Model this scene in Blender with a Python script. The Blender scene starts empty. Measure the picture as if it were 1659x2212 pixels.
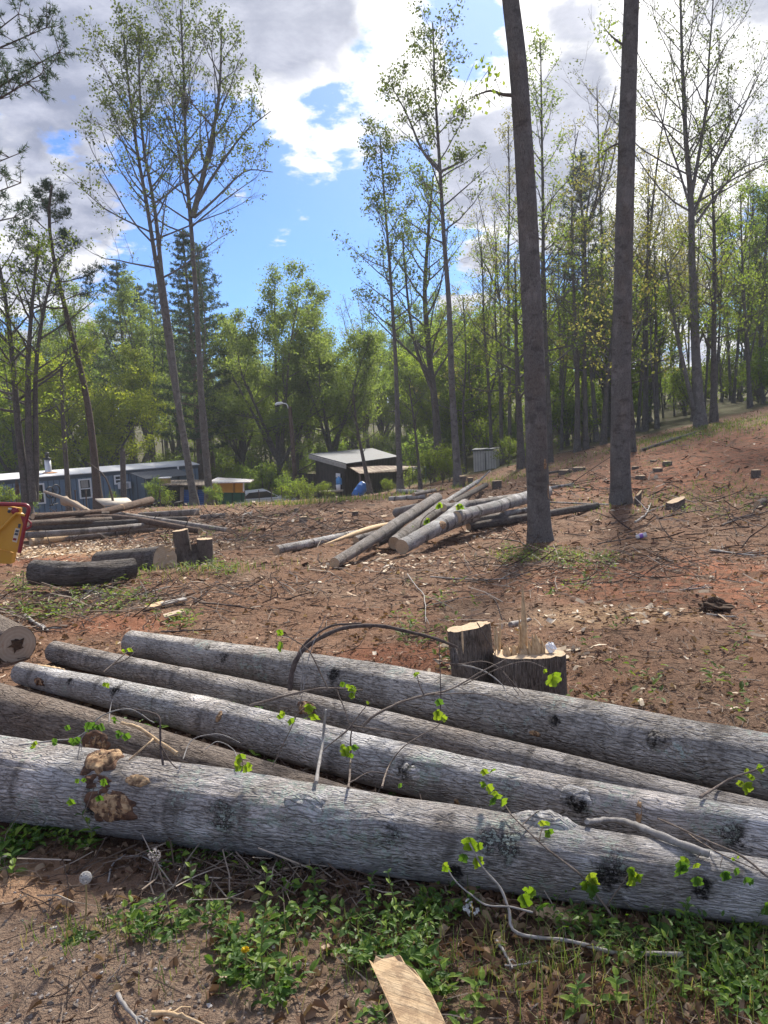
import bpy, math, random
import numpy as np
R_ = math.radians
S = bpy.context.scene
# ------------------------------------------------------------------ camera
F, CX, CY = 1662.0, 829.5, 1106.0            # the photograph measured on a 1659 x 2212 grid
PITCH, ROLL, EYE = R_(7.0), R_(2.6), 1.6
CAM = np.array([0.0, 0.0, EYE])
_F = np.array([0, math.cos(PITCH), -math.sin(PITCH)])
_R0 = np.array([1.0, 0, 0]); _U0 = np.array([0, math.sin(PITCH), math.cos(PITCH)])
_R = math.cos(ROLL)*_R0 - math.sin(ROLL)*_U0
_U = math.cos(ROLL)*_U0 + math.sin(ROLL)*_R0
from mathutils import Matrix
cd = bpy.data.cameras.new('camera'); co = bpy.data.objects.new('camera', cd); S.collection.objects.link(co)
M4 = Matrix.Identity(4)
for i in range(3):
    M4[i][0] = _R[i]; M4[i][1] = _U[i]; M4[i][2] = -_F[i]; M4[i][3] = CAM[i]
co.matrix_world = M4
cd.sensor_fit = 'VERTICAL'; cd.sensor_height = 36.0; cd.lens = 36.0*F/2212.0
cd.clip_start = 0.05; cd.clip_end = 3000
S.camera = co
# ------------------------------------------------------------------ light
SUN_AZ, SUN_EL = R_(17), R_(41)              # azimuth measured from +y towards +x
SUN_DIR = np.array([math.sin(SUN_AZ)*math.cos(SUN_EL), math.cos(SUN_AZ)*math.cos(SUN_EL), math.sin(SUN_EL)])
sl = bpy.data.lights.new('sun', 'SUN'); so = bpy.data.objects.new('sun', sl); S.collection.objects.link(so)
sl.energy = 5.0; sl.angle = R_(6); sl.color = (1.0, 0.93, 0.82)
from mathutils import Vector
so.rotation_euler = Vector(tuple(SUN_DIR)).to_track_quat('Z', 'Y').to_euler()
so.location = (0, 0, 60)
S.view_settings.view_transform = 'Standard'; S.view_settings.look = 'None'
S.view_settings.exposure = 1.0; S.view_settings.gamma = 1.0
S.render.engine = 'CYCLES'
S.cycles.max_bounces = 6; S.cycles.transparent_max_bounces = 4
def ray(px, py):
    return _F + _R*((px-CX)/F) + _U*((CY-py)/F)
def unit(v):
    v = np.asarray(v, float); return v/max(1e-9, np.linalg.norm(v))
W = bpy.data.worlds.new('World'); S.world = W; W.use_nodes = True
nt = W.node_tree; nt.nodes.clear()
class NG:
    """small node-graph helper"""
    def __init__(s, tree): s.t = tree
    def n(s, typ, **kw):
        o = s.t.nodes.new(typ)
        for k, v in kw.items():
            if k == 'ins':
                for kk, vv in v.items():
                    if hasattr(vv, 'is_linked') or isinstance(vv, bpy.types.NodeSocket): s.t.links.new(vv, o.inputs[kk])
                    else: o.inputs[kk].default_value = vv
            else: setattr(o, k, v)
        return o
    def m(s, op, a, b=0.0, c=None, clamp=False):
        ins = {0: a, 1: b}
        if c is not None: ins[2] = c
        o = s.n('ShaderNodeMath', operation=op, ins=ins); o.use_clamp = clamp
        return o.outputs[0]
    def vm(s, op, a, b=(0, 0, 0)):
        o = s.n('ShaderNodeVectorMath', operation=op, ins={0: a, 1: b})
        return o.outputs['Value'] if op in ('DOT_PRODUCT', 'LENGTH') else o.outputs[0]
    def ramp(s, fac, stops, interp='LINEAR'):
        o = s.n('ShaderNodeValToRGB', ins={0: fac}); cr = o.color_ramp; cr.interpolation = interp
        while len(cr.elements) > 1: cr.elements.remove(cr.elements[-1])
        for i, (p, c) in enumerate(stops):
            if not hasattr(c, '__len__'): c = (c, c, c)
            e = cr.elements[0] if i == 0 else cr.elements.new(p)
            e.position = p; e.color = (c[0], c[1], c[2], 1)
        return o.outputs[0]
    def mix(s, fac, a, b, mode='MIX'):
        o = s.n('ShaderNodeMix', data_type='RGBA', blend_type=mode)
        for k, v in ((0, fac), (6, a), (7, b)):
            if isinstance(v, bpy.types.NodeSocket): s.t.links.new(v, o.inputs[k])
            else: o.inputs[k].default_value = (tuple(v)+(1,) if hasattr(v, '__len__') and len(v) == 3 else v)
        return o.outputs[2]
    def noise(s, vec, scale, detail=3, rough=.55, dist=0, dim='3D', w=None):
        o = s.n('ShaderNodeTexNoise', noise_dimensions=dim, ins={'Vector': vec, 'Scale': scale, 'Detail': detail, 'Roughness': rough, 'Distortion': dist})
        if w is not None: s.t.links.new(w, o.inputs['W'])
        return o.outputs[0]
    def smooth(s, v, a, b, lo=0., hi=1.):
        o = s.n('ShaderNodeMapRange', interpolation_type='SMOOTHSTEP', ins={0: v, 1: a, 2: b, 3: lo, 4: hi}); return o.outputs[0]
g = NG(nt)
tc = g.n('ShaderNodeTexCoord').outputs['Generated']
sky = g.n('ShaderNodeTexSky', sky_type='NISHITA', sun_disc=False, sun_elevation=SUN_EL, sun_rotation=SUN_AZ, air_density=1.0, dust_density=0.6, ozone_density=1.6)
skyc = g.mix(1.0, sky.outputs[0], (0.25, 0.44, 0.79), 'MULTIPLY')
sx = g.n('ShaderNodeSeparateXYZ', ins={0: tc})
zz = g.m('MAXIMUM', sx.outputs[2], 0.0)
den = g.m('ADD', zz, 0.22)
pl = g.n('ShaderNodeCombineXYZ', ins={0: g.m('DIVIDE', sx.outputs[0], den), 1: g.m('DIVIDE', sx.outputs[1], den), 2: g.m('MULTIPLY', zz, .6)}).outputs[0]
def blobs(lst):
    acc = None
    for px, py, deg, w in lst:
        c = unit(ray(px, py))
        d = g.vm('DOT_PRODUCT', tc, tuple(c))
        v = g.smooth(d, math.cos(R_(deg)), 1.0, 0.0, w)
        acc = v if acc is None else g.m('ADD', acc, v)
    return acc
n1 = g.noise(pl, 3.0, 8, .58, .2)
n2 = g.noise(pl, 7.5, 6, .62, .25)
n3 = g.noise(g.vm('ADD', pl, (3.1, 7.7, 1.3)), 3.6, 6, .58, .3)
cov = g.m('ADD', g.m('MULTIPLY', n1, .58), g.m('MULTIPLY', n2, .46))
cov = g.m('ADD', cov, blobs([(640, 510, 13, -.36), (520, 450, 6, -.08), (350, 520, 6, -.10), (760, 195, 4.5, -.20), (1010, 55, 4.5, -.16), (1075, 150, 4.5, -.22),
    (60, 335, 5, -.16), (250, 330, 5, -.12), (480, 320, 5, -.16), (1640, 560, 6, -.12), (880, 420, 5, -.10), (1040, 300, 3, -.05), (300, 40, 18, .10), (100, 180, 10, .08), (1180, 250, 9, .16), (1350, 250, 10, .08), (1560, 420, 14, .10), (60, 420, 6, .14), (650, 250, 9, .22), (470, 400, 3, .12), (800, 330, 5, .12),
    (560, 385, 6, .15), (1020, 390, 4, .22), (620, 575, 3, .22), (1250, -60, 14, .2)]))
cov = g.m('ADD', cov, .028)
mask = g.smooth(cov, .50, .58)
thick = g.smooth(g.m('ADD', g.m('ADD', g.m('MULTIPLY', cov, .5), g.m('MULTIPLY', n3, .5)), blobs([(600, 60, 13, .10), (150, 150, 12, .10), (1180, 230, 9, .10), (1250, 20, 10, -.20), (660, 260, 7, -.14), (950, 80, 7, -.16), (480, 370, 9, -.08), (1570, 400, 12, -.15), (1480, 120, 7, -.08), (1640, 90, 6, .1), (40, 420, 6, -.12), (330, 170, 5, -.05)])), .46, .60)
sund = g.vm('DOT_PRODUCT', tc, tuple(SUN_DIR))
glow = g.smooth(sund, math.cos(R_(36)), 1.0, 0.0, 1.0)
white = g.mix(glow, (5.5, 5.5, 5.7), (8.4, 8.3, 8.1))
grey = g.mix(g.smooth(n2, .35, .7), (1.6, 1.8, 2.5), (3.1, 3.25, 4.0))
cc = g.mix(thick, white, grey)
col = g.mix(mask, skyc, cc)
col = g.mix(g.m('MULTIPLY', glow, .22), col, (8.0, 7.9, 7.7))
bg = g.n('ShaderNodeBackground', ins={0: col, 1: 0.10})
wo = g.n('ShaderNodeOutputWorld', ins={0: bg.outputs[0]})
# ------------------------------------------------------------------ terrain
def sp(v, k=1.0): return np.logaddexp(0, np.asarray(v, float)*k)/k
def ss(a, b, v):
    t = np.clip((np.asarray(v, float)-a)/(b-a), 0, 1); return t*t*(3-2*t)
def G(x, y):
    x = np.asarray(x, float); y = np.asarray(y, float)
    z = -0.062*(sp(y-3)-sp(y-50, .5))
    z = z + .19*(sp(x-1.5, .8)-sp(x-26, .5))*ss(6, 34, y)
    z = z - .9*ss(33, 48, y)*ss(3, -9, x)*1.35
    z = z + .10*(sp(y-75, .15)-sp(y-150, .1))
    return z
def hash2(ix, iy, s):
    n = (ix.astype(np.int64)*374761393 + iy.astype(np.int64)*668265263 + s*982451653) & 0xffffffff
    n = ((n ^ (n >> 13))*1274126177) & 0xffffffff
    return ((n ^ (n >> 16)) & 0xffff)/65535.0
def vn(x, y, s=0):
    x = np.asarray(x, float); y = np.asarray(y, float)
    ix = np.floor(x); iy = np.floor(y); fx = x-ix; fy = y-iy
    fx = fx*fx*(3-2*fx); fy = fy*fy*(3-2*fy)
    a = hash2(ix, iy, s); b = hash2(ix+1, iy, s); c = hash2(ix, iy+1, s); d = hash2(ix+1, iy+1, s)
    return (a*(1-fx)+b*fx)*(1-fy)+(c*(1-fx)+d*fx)*fy - .5
def fbm(x, y, s=0, o=4):
    t = 0; a = 1.0
    for i in range(o):
        t = t + a*vn(x, y, s+i); x = np.asarray(x)*2.03+7.1; y = np.asarray(y)*2.03+3.3; a *= .5
    return t
def GF(x, y):
    d = np.hypot(x, y)
    return G(x, y) + .10*fbm(np.asarray(x)*.55, np.asarray(y)*.55, 3, 3)*ss(2, 9, d) + .055*fbm(np.asarray(x)*2.2, np.asarray(y)*2.2, 9, 4)*(.4+.6*ss(1.5, 6, d))
_T = np.geomspace(.6, 260, 5000)
def hit(px, py, h=0.0):
    d = ray(px, py)
    P = CAM[None]+_T[:, None]*d[None]
    s = P[:, 2]-G(P[:, 0], P[:, 1])-h
    i = np.argmax(s < 0)
    if s[i] >= 0: i = len(_T)-1
    if i == 0: return P[0], _T[0]
    f = s[i-1]/(s[i-1]-s[i]); t = _T[i-1]+f*(_T[i]-_T[i-1])
    return CAM+t*d, t
def at(px, py, Y):
    d = ray(px, py); return CAM + d*(Y/d[1])
def atg(px, py, Y):
    p = at(px, py, Y); p[2] = float(GF(p[0], p[1])); return p
def proj(P):
    v = np.asarray(P)-CAM; z = v@_F
    return CX+F*(v@_R)/z, CY-F*(v@_U)/z, z
# ------------------------------------------------------------------ mesh building
class MB:
    def __init__(s): s.v = []; s.f = {}; s.uv = []; s.n = 0
    def add(s, V, faces, uv=None):
        V = np.asarray(V, float).reshape(-1, 3)
        faces = np.asarray(faces, dtype=np.int64)
        if uv is None: uv = V[:, :2]
        s.v.append(V); s.uv.append(np.asarray(uv, float))
        s.f.setdefault(faces.shape[1], []).append(faces+s.n); s.n += len(V)
        return s
    def poly(s, V, faces, uv=None):
        V = np.asarray(V, float).reshape(-1, 3); s.v.append(V)
        s.uv.append(V[:, :2] if uv is None else np.asarray(uv, float))
        for f in faces: s.f.setdefault(len(f), []).append(np.asarray([f], dtype=np.int64)+s.n)
        s.n += len(V); return s
    def box(s, c, size, rz=0.0, tilt=None):
        x, y, z = np.asarray(size, float)/2
        V = np.array([[-x,-y,-z],[x,-y,-z],[x,y,-z],[-x,y,-z],[-x,-y,z],[x,-y,z],[x,y,z],[-x,y,z]])
        if tilt is not None: V = V@np.asarray(tilt).T
        cz, sz = math.cos(rz), math.sin(rz)
        V = V@np.array([[cz,-sz,0],[sz,cz,0],[0,0,1]]).T+np.asarray(c, float)
        return s.add(V, [[0,3,2,1],[4,5,6,7],[0,1,5,4],[1,2,6,5],[2,3,7,6],[3,0,4,7]], V[:, [0, 2]])
    def slab(s, quad, th):
        """a sheet of thickness th under the 4 corners given"""
        q = np.asarray(quad, float); n = unit(np.cross(q[1]-q[0], q[3]-q[0]))*th
        V = np.vstack([q, q-n]); uv = np.vstack([[[0,0],[np.linalg.norm(q[1]-q[0]),0],[np.linalg.norm(q[1]-q[0]),np.linalg.norm(q[2]-q[1])],[0,np.linalg.norm(q[3]-q[0])]]]*2)
        return s.add(V, [[0,1,2,3],[7,6,5,4],[0,4,5,1],[1,5,6,2],[2,6,7,3],[3,7,4,0]], uv)
    def tube(s, pts, rad, sides=6, ref=(0, 0, -1), cap=False, disp=None, u0=None):
        pts = np.asarray(pts, float); n = len(pts)
        rad = np.broadcast_to(np.asarray(rad, float), (n,)) if np.ndim(rad) else np.full(n, float(rad))
        T = np.gradient(pts, axis=0); T /= np.maximum(1e-9, np.linalg.norm(T, axis=1))[:, None]
        N = np.asarray(ref, float)[None]-T*(T@np.asarray(ref, float))[:, None]
        ln = np.linalg.norm(N, axis=1)
        if ln.min() < .15:
            alt = np.array([.31, .93, .2]); N = alt[None]-T*(T@alt)[:, None]; ln = np.maximum(1e-6, np.linalg.norm(N, axis=1))
        N /= ln[:, None]; B = np.cross(T, N)
        a = np.linspace(0, 2*math.pi, sides+1)
        L = np.concatenate([[0], np.cumsum(np.linalg.norm(np.diff(pts, axis=0), axis=1))])
        rr = rad[:, None]*np.ones(sides+1)[None]
        if disp is not None: rr = rr*disp(a[None]*np.ones((n, 1)), L[:, None]*np.ones((1, sides+1)))
        V = pts[:, None]+rr[..., None]*(np.cos(a)[None, :, None]*N[:, None]+np.sin(a)[None, :, None]*B[:, None])
        rm = float(rad.max()) if u0 is None else u0
        uv = np.stack([np.broadcast_to(a*rm, (n, sides+1)), np.broadcast_to(L[:, None], (n, sides+1))], -1)
        k = np.arange(n-1)[:, None]*(sides+1)+np.arange(sides)[None]
        Fq = np.stack([k, k+1, k+sides+2, k+sides+1], -1).reshape(-1, 4)
        s.add(V.reshape(-1, 3), Fq, uv.reshape(-1, 2))
        if cap:
            for e, o in ((0, 1), (n-1, 0)):
                ring = V[e, :-1]
                f = list(range(sides)); f = f[::-1] if o else f
                s.poly(ring, [f], (ring-ring.mean(0))@np.stack([N[e], B[e]], 1))
        s.frame = (pts, rad, T, N, B, L)
        return s
    def lathe(s, prof, c=(0, 0, 0), sides=16, M=None):
        prof = np.asarray(prof, float); a = np.linspace(0, 2*math.pi, sides+1)
        V = np.stack([prof[:, 0, None]*np.cos(a), prof[:, 0, None]*np.sin(a), np.broadcast_to(prof[:, 1, None], (len(prof), sides+1))], -1).reshape(-1, 3)
        if M is not None: V = V@np.asarray(M).T
        V = V+np.asarray(c, float)
        k = np.arange(len(prof)-1)[:, None]*(sides+1)+np.arange(sides)[None]
        return s.add(V, np.stack([k, k+1, k+sides+2, k+sides+1], -1).reshape(-1, 4), np.stack([np.broadcast_to(a*.2, (len(prof), sides+1)), np.broadcast_to(prof[:, 1, None], (len(prof), sides+1))], -1).reshape(-1, 2))
    def build(s, name, mats, parent=None, origin=None, smooth=True):
        V = np.concatenate(s.v); UV = np.concatenate(s.uv)
        if origin is None: origin = np.array(parent['o_']) if parent is not None and 'o_' in parent.keys() else np.zeros(3)
        me = bpy.data.meshes.new(name)
        idx = []; tot = []
        for k, fl in s.f.items():
            fa = np.concatenate(fl); idx.append(fa.ravel()); tot.append(np.full(len(fa), k))
        idx = np.concatenate(idx).astype(np.int32); tot = np.concatenate(tot).astype(np.int32)
        me.vertices.add(len(V)); me.vertices.foreach_set('co', (V-np.asarray(origin)).astype(np.float32).ravel())
        me.loops.add(len(idx)); me.loops.foreach_set('vertex_index', idx)
        me.polygons.add(len(tot)); me.polygons.foreach_set('loop_start', np.concatenate([[0], np.cumsum(tot)[:-1]]).astype(np.int32))
        me.polygons.foreach_set('loop_total', tot)
        me.polygons.foreach_set('use_smooth', np.full(len(tot), bool(smooth)))
        ul = me.uv_layers.new(name='UVMap'); ul.data.foreach_set('uv', UV[idx].astype(np.float32).ravel())
        me.update(calc_edges=True); me.validate()
        me.materials.append(mats)
        o = bpy.data.objects.new(name, me); S.collection.objects.link(o)
        if parent is None: o.location = tuple(map(float, origin)); o['o_'] = list(map(float, origin))
        else:
            o.parent = parent; o['o_'] = list(map(float, origin))
        return o
def tag(o, label=None, cat=None, group=None, kind=None):
    if label: o['label'] = label
    if cat: o['category'] = cat
    if group: o['group'] = group
    if kind: o['kind'] = kind
    return o
def empty(name, loc, label, cat, group=None):
    o = bpy.data.objects.new(name, None); S.collection.objects.link(o); o.empty_display_size = .2
    o.location = tuple(map(float, loc)); o['o_'] = list(map(float, loc)); return tag(o, label, cat, group)
def copy_tree(o, loc, rz=0, sc=1.0, label=None, parent=None):
    c = o.copy(); S.collection.objects.link(c)
    if parent is None:
        c.location = tuple(map(float, loc)); c.rotation_euler = (0, 0, rz); c.scale = (sc if hasattr(sc, '__len__') else (sc, sc, sc))
        if label: c['label'] = label
    else: c.parent = parent
    for ch in list(o.children): copy_tree(ch, None, parent=c)
    return c
# ------------------------------------------------------------------ materials
def newmat(name):
    m = bpy.data.materials.new(name); m.use_nodes = True; m.node_tree.nodes.clear()
    return m, NG(m.node_tree)
def out(g, sh): g.n('ShaderNodeOutputMaterial', ins={0: sh})
def pbsdf(g, col, rough=.8, bump=None, metal=0.0, spec=.3):
    ins = {'Base Color': col if isinstance(col, bpy.types.NodeSocket) else tuple(col)+(1,), 'Roughness': rough, 'Metallic': metal, 'Specular IOR Level': spec}
    if bump is not None: ins['Normal'] = bump
    return g.n('ShaderNodeBsdfPrincipled', ins=ins).outputs[0]
def bump(g, h, dist=.01, st=.8): return g.n('ShaderNodeBump', ins={'Height': h, 'Distance': dist, 'Strength': st}).outputs[0]
def simple(name, a, b, scale=8, rough=.7, metal=0., bm=.004, stretch=(1, 1, 1), detail=4, spec=.3):
    m, g = newmat(name)
    tc = g.n('ShaderNodeTexCoord').outputs['Object']
    v = g.n('ShaderNodeMapping', ins={0: tc, 'Scale': stretch}).outputs[0]
    n = g.noise(v, scale, detail, .6)
    col = g.mix(g.smooth(n, .3, .7), a, b)
    out(g, pbsdf(g, col, rough, bump(g, n, bm, .6) if bm else None, metal, spec)); return m
def bark(name, light, mid, dark, su=42., sv=9., pale=.5, dark_patch=.5, bd=.012, lichen=None, edge=.13, spots=(), lspots=()):
    m, g = newmat(name)
    uv = g.n('ShaderNodeUVMap').outputs[0]
    oi = g.n('ShaderNodeObjectInfo').outputs['Random']
    s3 = g.n('ShaderNodeSeparateXYZ', ins={0: uv})
    v0 = g.n('ShaderNodeCombineXYZ', ins={0: s3.outputs[0], 1: s3.outputs[1], 2: g.m('MULTIPLY', oi, 37.)}).outputs[0]
    wn = g.n('ShaderNodeTexNoise', ins={'Vector': v0, 'Scale': 7., 'Detail': 3.}).outputs['Color']
    warp = g.vm('MULTIPLY', g.vm('SUBTRACT', wn, (.5, .5, .5)), (.026, .03, 0))
    v1 = g.vm('ADD', v0, warp)
    vs = g.vm('MULTIPLY', v1, (su*1.9, sv*1.3, 1))
    vor = g.n('ShaderNodeTexVoronoi', feature='DISTANCE_TO_EDGE', ins={'Vector': vs, 'Scale': 1.0}).outputs[0]
    vs2 = g.vm('MULTIPLY', v1, (su*.42, sv*.30, 1))
    rid = g.n('ShaderNodeTexNoise', ins={'Vector': vs2, 'Scale': 1.0, 'Detail': 5., 'Roughness': .6, 'Distortion': .1}).outputs[0]
    fine = g.noise(g.vm('MULTIPLY', v1, (su*1.9, sv*4.2, 1)), 1.0, 4, .65)
    plate = g.m('MAXIMUM', g.smooth(vor, .0, edge), g.smooth(g.noise(v1, 22., 3, .6), .52, .72))
    fur = g.smooth(g.m('ABSOLUTE', g.m('SUBTRACT', rid, .5)), .0, .05)
    hgt = g.m('MULTIPLY', g.m('MULTIPLY', g.m('ADD', .30, g.m('MULTIPLY', plate, .70)), g.m('ADD', .5, g.m('MULTIPLY', fur, .5))), g.m('ADD', .3, g.m('MULTIPLY', fine, 1.4)))
    big = g.noise(v0, 2.6, 3, .6)
    big2 = g.noise(g.vm('MULTIPLY', v0, (1.5, 4.5, 1)), 1.3, 3, .6)
    base = g.mix(g.smooth(fine, .35, .68), mid, light)
    base = g.mix(g.m('MULTIPLY', g.smooth(big, .48, .66), pale), base, tuple(min(.9, c*1.5) for c in light))
    col = g.mix(g.smooth(hgt, .06, .48), dark, base)
    col = g.mix(g.m('MULTIPLY', g.smooth(big2, .55, .66), dark_patch), col, tuple(c*.7 for c in dark))
    if lichen:
        ln = g.noise(v0, 30., 4, .7); lp = g.noise(v0, 3.7, 2, .5)
        col = g.mix(g.m('MULTIPLY', g.smooth(ln, .52, .58), g.smooth(lp, .56, .64)), col, lichen)
    brn = g.noise(v0, 1.7, 3, .6); col = g.mix(g.m('MULTIPLY', g.smooth(brn, .48, .68), .32), col, g.mix(1.0, col, (.86, .68, .54), 'MULTIPLY'))
    if spots or lspots:
        ps = g.n('ShaderNodeNewGeometry').outputs['Position']; sn = g.noise(ps, 16., 5, .7); hn = g.noise(ps, 55., 4, .75)
        def fld(lst):
            acc = None
            for (x, y, z, r) in lst:
                d = g.m('DIVIDE', g.vm('LENGTH', g.vm('SUBTRACT', ps, (x, y, z))), r); v = g.smooth(g.m('ADD', d, g.m('MULTIPLY', g.m('SUBTRACT', sn, .5), 3.6)), 1.25, .35)
                acc = v if acc is None else g.m('MAXIMUM', acc, v)
            return acc
        if spots: col = g.mix(g.m('MULTIPLY', fld(spots), g.smooth(hn, .30, .52)), col, (.022, .020, .019))
        if lspots: col = g.mix(g.m('MULTIPLY', fld(lspots), g.smooth(hn, .50, .56)), col, (.40, .45, .40))
    out(g, pbsdf(g, col, .88, bump(g, hgt, bd, 1.0), 0, .15)); return m
B_LOG = bark('bark_pale_log', (.50, .49, .485), (.33, .315, .30), (.095, .086, .08), 38, 9, .75, .8, .018, (.40, .46, .42))
B_LOG2 = bark('bark_ridged_log', (.36, .335, .315), (.235, .21, .19), (.075, .063, .055), 34, 8, .6, .5, .02)
B_BRN = bark('bark_brown_log', (.27, .225, .19), (.17, .135, .11), (.04, .03, .025), 32, 7, .3, .3, .022)
B_DRK = bark('bark_dark_log', (.21, .19, .175), (.135, .12, .11), (.035, .03, .026), 26, 4.5, .25, .3, .03)
B_RED = bark('bark_pine_log', (.20, .145, .115), (.13, .09, .07), (.035, .025, .02), 20, 9, .2, .4, .02)
B_STUMP = bark('bark_stump', (.24, .205, .18), (.16, .132, .113), (.045, .036, .03), 40, 7, .2, .5, .02)
B_STAND = bark('bark_standing_trunk', (.235, .225, .213), (.165, .157, .148), (.065, .06, .055), 26, 8, .45, .42, .02)
B_FAR = bark('bark_far_trunk', (.155, .145, .135), (.11, .10, .093), (.035, .03, .027), 12, 3, .3, .3, .02)
B_PINE = bark('bark_pine_trunk', (.17, .135, .115), (.11, .085, .072), (.04, .03, .026), 14, 5, .2, .3, .02)
def cutwood(name, a, b, dark=(.25, .13, .07), ringf=230.):
    m, g = newmat(name)
    uv = g.n('ShaderNodeUVMap').outputs[0]
    wn = g.noise(uv, 9, 2)
    d = g.m('ADD', g.vm('LENGTH', uv), g.m('MULTIPLY', wn, .03))
    ring = g.m('MULTIPLY', g.m('ADD', g.m('SINE', g.m('MULTIPLY', d, ringf)), 1.), .5)
    col = g.mix(g.m('MULTIPLY', ring, .5), a, b)
    n = g.noise(uv, 14, 5, .7)
    col = g.mix(g.m('MULTIPLY', g.smooth(n, .52, .75), .55), col, dark)
    out(g, pbsdf(g, col, .85, bump(g, g.m('ADD', n, g.m('MULTIPLY', ring, .3)), .004, .6), 0, .15)); return m
CUT = cutwood('cut_wood_fresh', (.50, .385, .26), (.42, .30, .19))
CUT2 = cutwood('cut_wood_grey', (.40, .325, .245), (.31, .235, .165))
def rawwood(name, a, b, c):
    m, g = newmat(name)
    uv = g.n('ShaderNodeUVMap').outputs[0]
    n = g.noise(g.vm('MULTIPLY', uv, (60, 7, 1)), 1.0, 5, .65, .3)
    n2 = g.noise(uv, 26, 5, .7)
    col = g.mix(g.smooth(n, .3, .7), a, b); col = g.mix(g.m('MULTIPLY', g.smooth(n2, .44, .6), .85), col, c)
    out(g, pbsdf(g, col, .8, bump(g, n, .008, .9), 0, .2)); return m
RAW = rawwood('torn_wood', (.50, .35, .20), (.28, .165, .09), (.085, .045, .028))
RAWP = rawwood('split_wood_pale', (.60, .45, .28), (.50, .35, .20), (.36, .24, .14))
def island(name, stops, rough=.85, trans=0., tcol=None, spec=.2):
    """colour differs from piece to piece"""
    m, g = newmat(name)
    r = g.n('ShaderNodeNewGeometry').outputs['Random Per Island']
    col = g.ramp(r, stops)
    sh = pbsdf(g, col, rough, None, 0, spec)
    if trans:
        tcx = g.mix(1.0, col, tcol or (2.1, 2.0, 1.1), 'MULTIPLY')
        t = g.n('ShaderNodeBsdfTranslucent', ins={0: tcx}).outputs[0]
        sh = g.n('ShaderNodeMixShader', ins={0: trans, 1: sh, 2: t}).outputs[0]
    out(g, sh); return m
LEAF = island('leaf_spring', [(0, (.075, .115, .022)), (.5, (.10, .145, .03)), (1, (.14, .175, .04))], .6, .58)
LEAF_S = island('leaf_backlit_dark', [(0, (.05, .075, .016)), (.5, (.07, .10, .022)), (1, (.10, .125, .03))], .6, .4)  # darker copy of the spring leaf: backlit silhouette put into the colour
LEAF_B = island('leaf_bright', [(0, (.10, .155, .02)), (.5, (.13, .19, .03)), (1, (.17, .21, .04))], .6, .58)
LEAF_D = island('leaf_green', [(0, (.075, .125, .03)), (.5, (.10, .155, .04)), (1, (.135, .185, .05))], .6, .58)
LEAF_T = island('leaf_budding', [(0, (.13, .12, .05)), (.5, (.12, .14, .045)), (1, (.17, .15, .07))], .7, .55)
NEEDLE = island('pine_needles', [(0, (.03, .06, .03)), (.5, (.045, .08, .038)), (1, (.065, .10, .045))], .6, .3, (1.2, 1.3, .9))
COVER = island('low_leaves', [(0, (.045, .10, .022)), (.4, (.075, .15, .03)), (.7, (.12, .21, .03)), (1, (.20, .29, .04))], .5, .42, (1.5, 1.6, .6), .3)
TULIP = island('young_tulip_leaf', [(0, (.11, .20, .025)), (.5, (.18, .28, .03)), (1, (.32, .37, .06))], .45, .5, (1.3, 1.4, .5), .3)
TULIPD = island('older_tulip_leaf', [(0, (.07, .16, .035)), (1, (.11, .21, .04))], .45, .4, (1.5, 1.5, .6), .3)
GRASSM = island('grass_blades', [(0, (.07, .12, .03)), (.6, (.11, .16, .04)), (1, (.26, .22, .11))], .6, .35)
TWIG = simple('twig_bark', (.10, .075, .06), (.21, .17, .14), 40, .85, 0, .002)
TWIGD = simple('twig_dark', (.055, .04, .035), (.11, .085, .075), 40, .85, 0, .002)
TWIGG = simple('twig_grey', (.20, .185, .17), (.34, .32, .30), 30, .85, 0, .003)
# ------------------------------------------------------------------ ground
def axis(dense_lo, dense_hi, step, lo, hi, gr=1.07):
    a = list(np.arange(dense_lo, dense_hi+1e-6, step)); s = step
    while a[-1] < hi: s *= gr; a.append(a[-1]+s)
    s = step
    while a[0] > lo: s *= gr; a.insert(0, a[0]-s)
    return np.array(a)
gx = axis(-6, 7, .045, -150, 150, 1.04); gy = axis(.6, 10, .045, -30, 185, 1.02)
X, Y = np.meshgrid(gx, gy)
mb = MB(); nx, ny = len(gx), len(gy)
k = np.arange(ny-1)[:, None]*nx+np.arange(nx-1)[None]
mb.add(np.stack([X, Y, GF(X, Y)], -1).reshape(-1, 3), np.stack([k, k+1, k+nx+1, k+nx], -1).reshape(-1, 4))
m, g = newmat('cleared_soil')
pos = g.n('ShaderNodeNewGeometry').outputs['Position']
sxy = g.n('ShaderNodeSeparateXYZ', ins={0: pos}); px_, py_ = sxy.outputs[0], sxy.outputs[1]
flat = g.vm('MULTIPLY', pos, (1, 1, .2))
def disc(px, py, rx, ry, w=None):
    p, t = hit(px, py)
    d = g.vm('LENGTH', g.vm('MULTIPLY', g.vm('SUBTRACT', flat, (p[0], p[1], .2*p[2])), (1/rx, 1/ry, 0)))
    return g.smooth(d, 1.25, .35)
nA = g.noise(flat, .8, 5, .6); nB = g.noise(flat, 5, 5, .65); nC = g.noise(flat, 26, 5, .7); nD = g.noise(flat, 90, 3, .7)
soil = g.mix(g.smooth(nB, .35, .65), (.14, .076, .047), (.225, .128, .08))
soil = g.mix(g.m('MULTIPLY', g.smooth(nA, .45, .65), .7), soil, (.205, .14, .098))
soil = g.mix(g.smooth(nC, .5, .68), soil, (.075, .043, .03))
soil = g.mix(g.m('MULTIPLY', g.smooth(nD, .55, .72), .7), soil, (.36, .26, .17))
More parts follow.
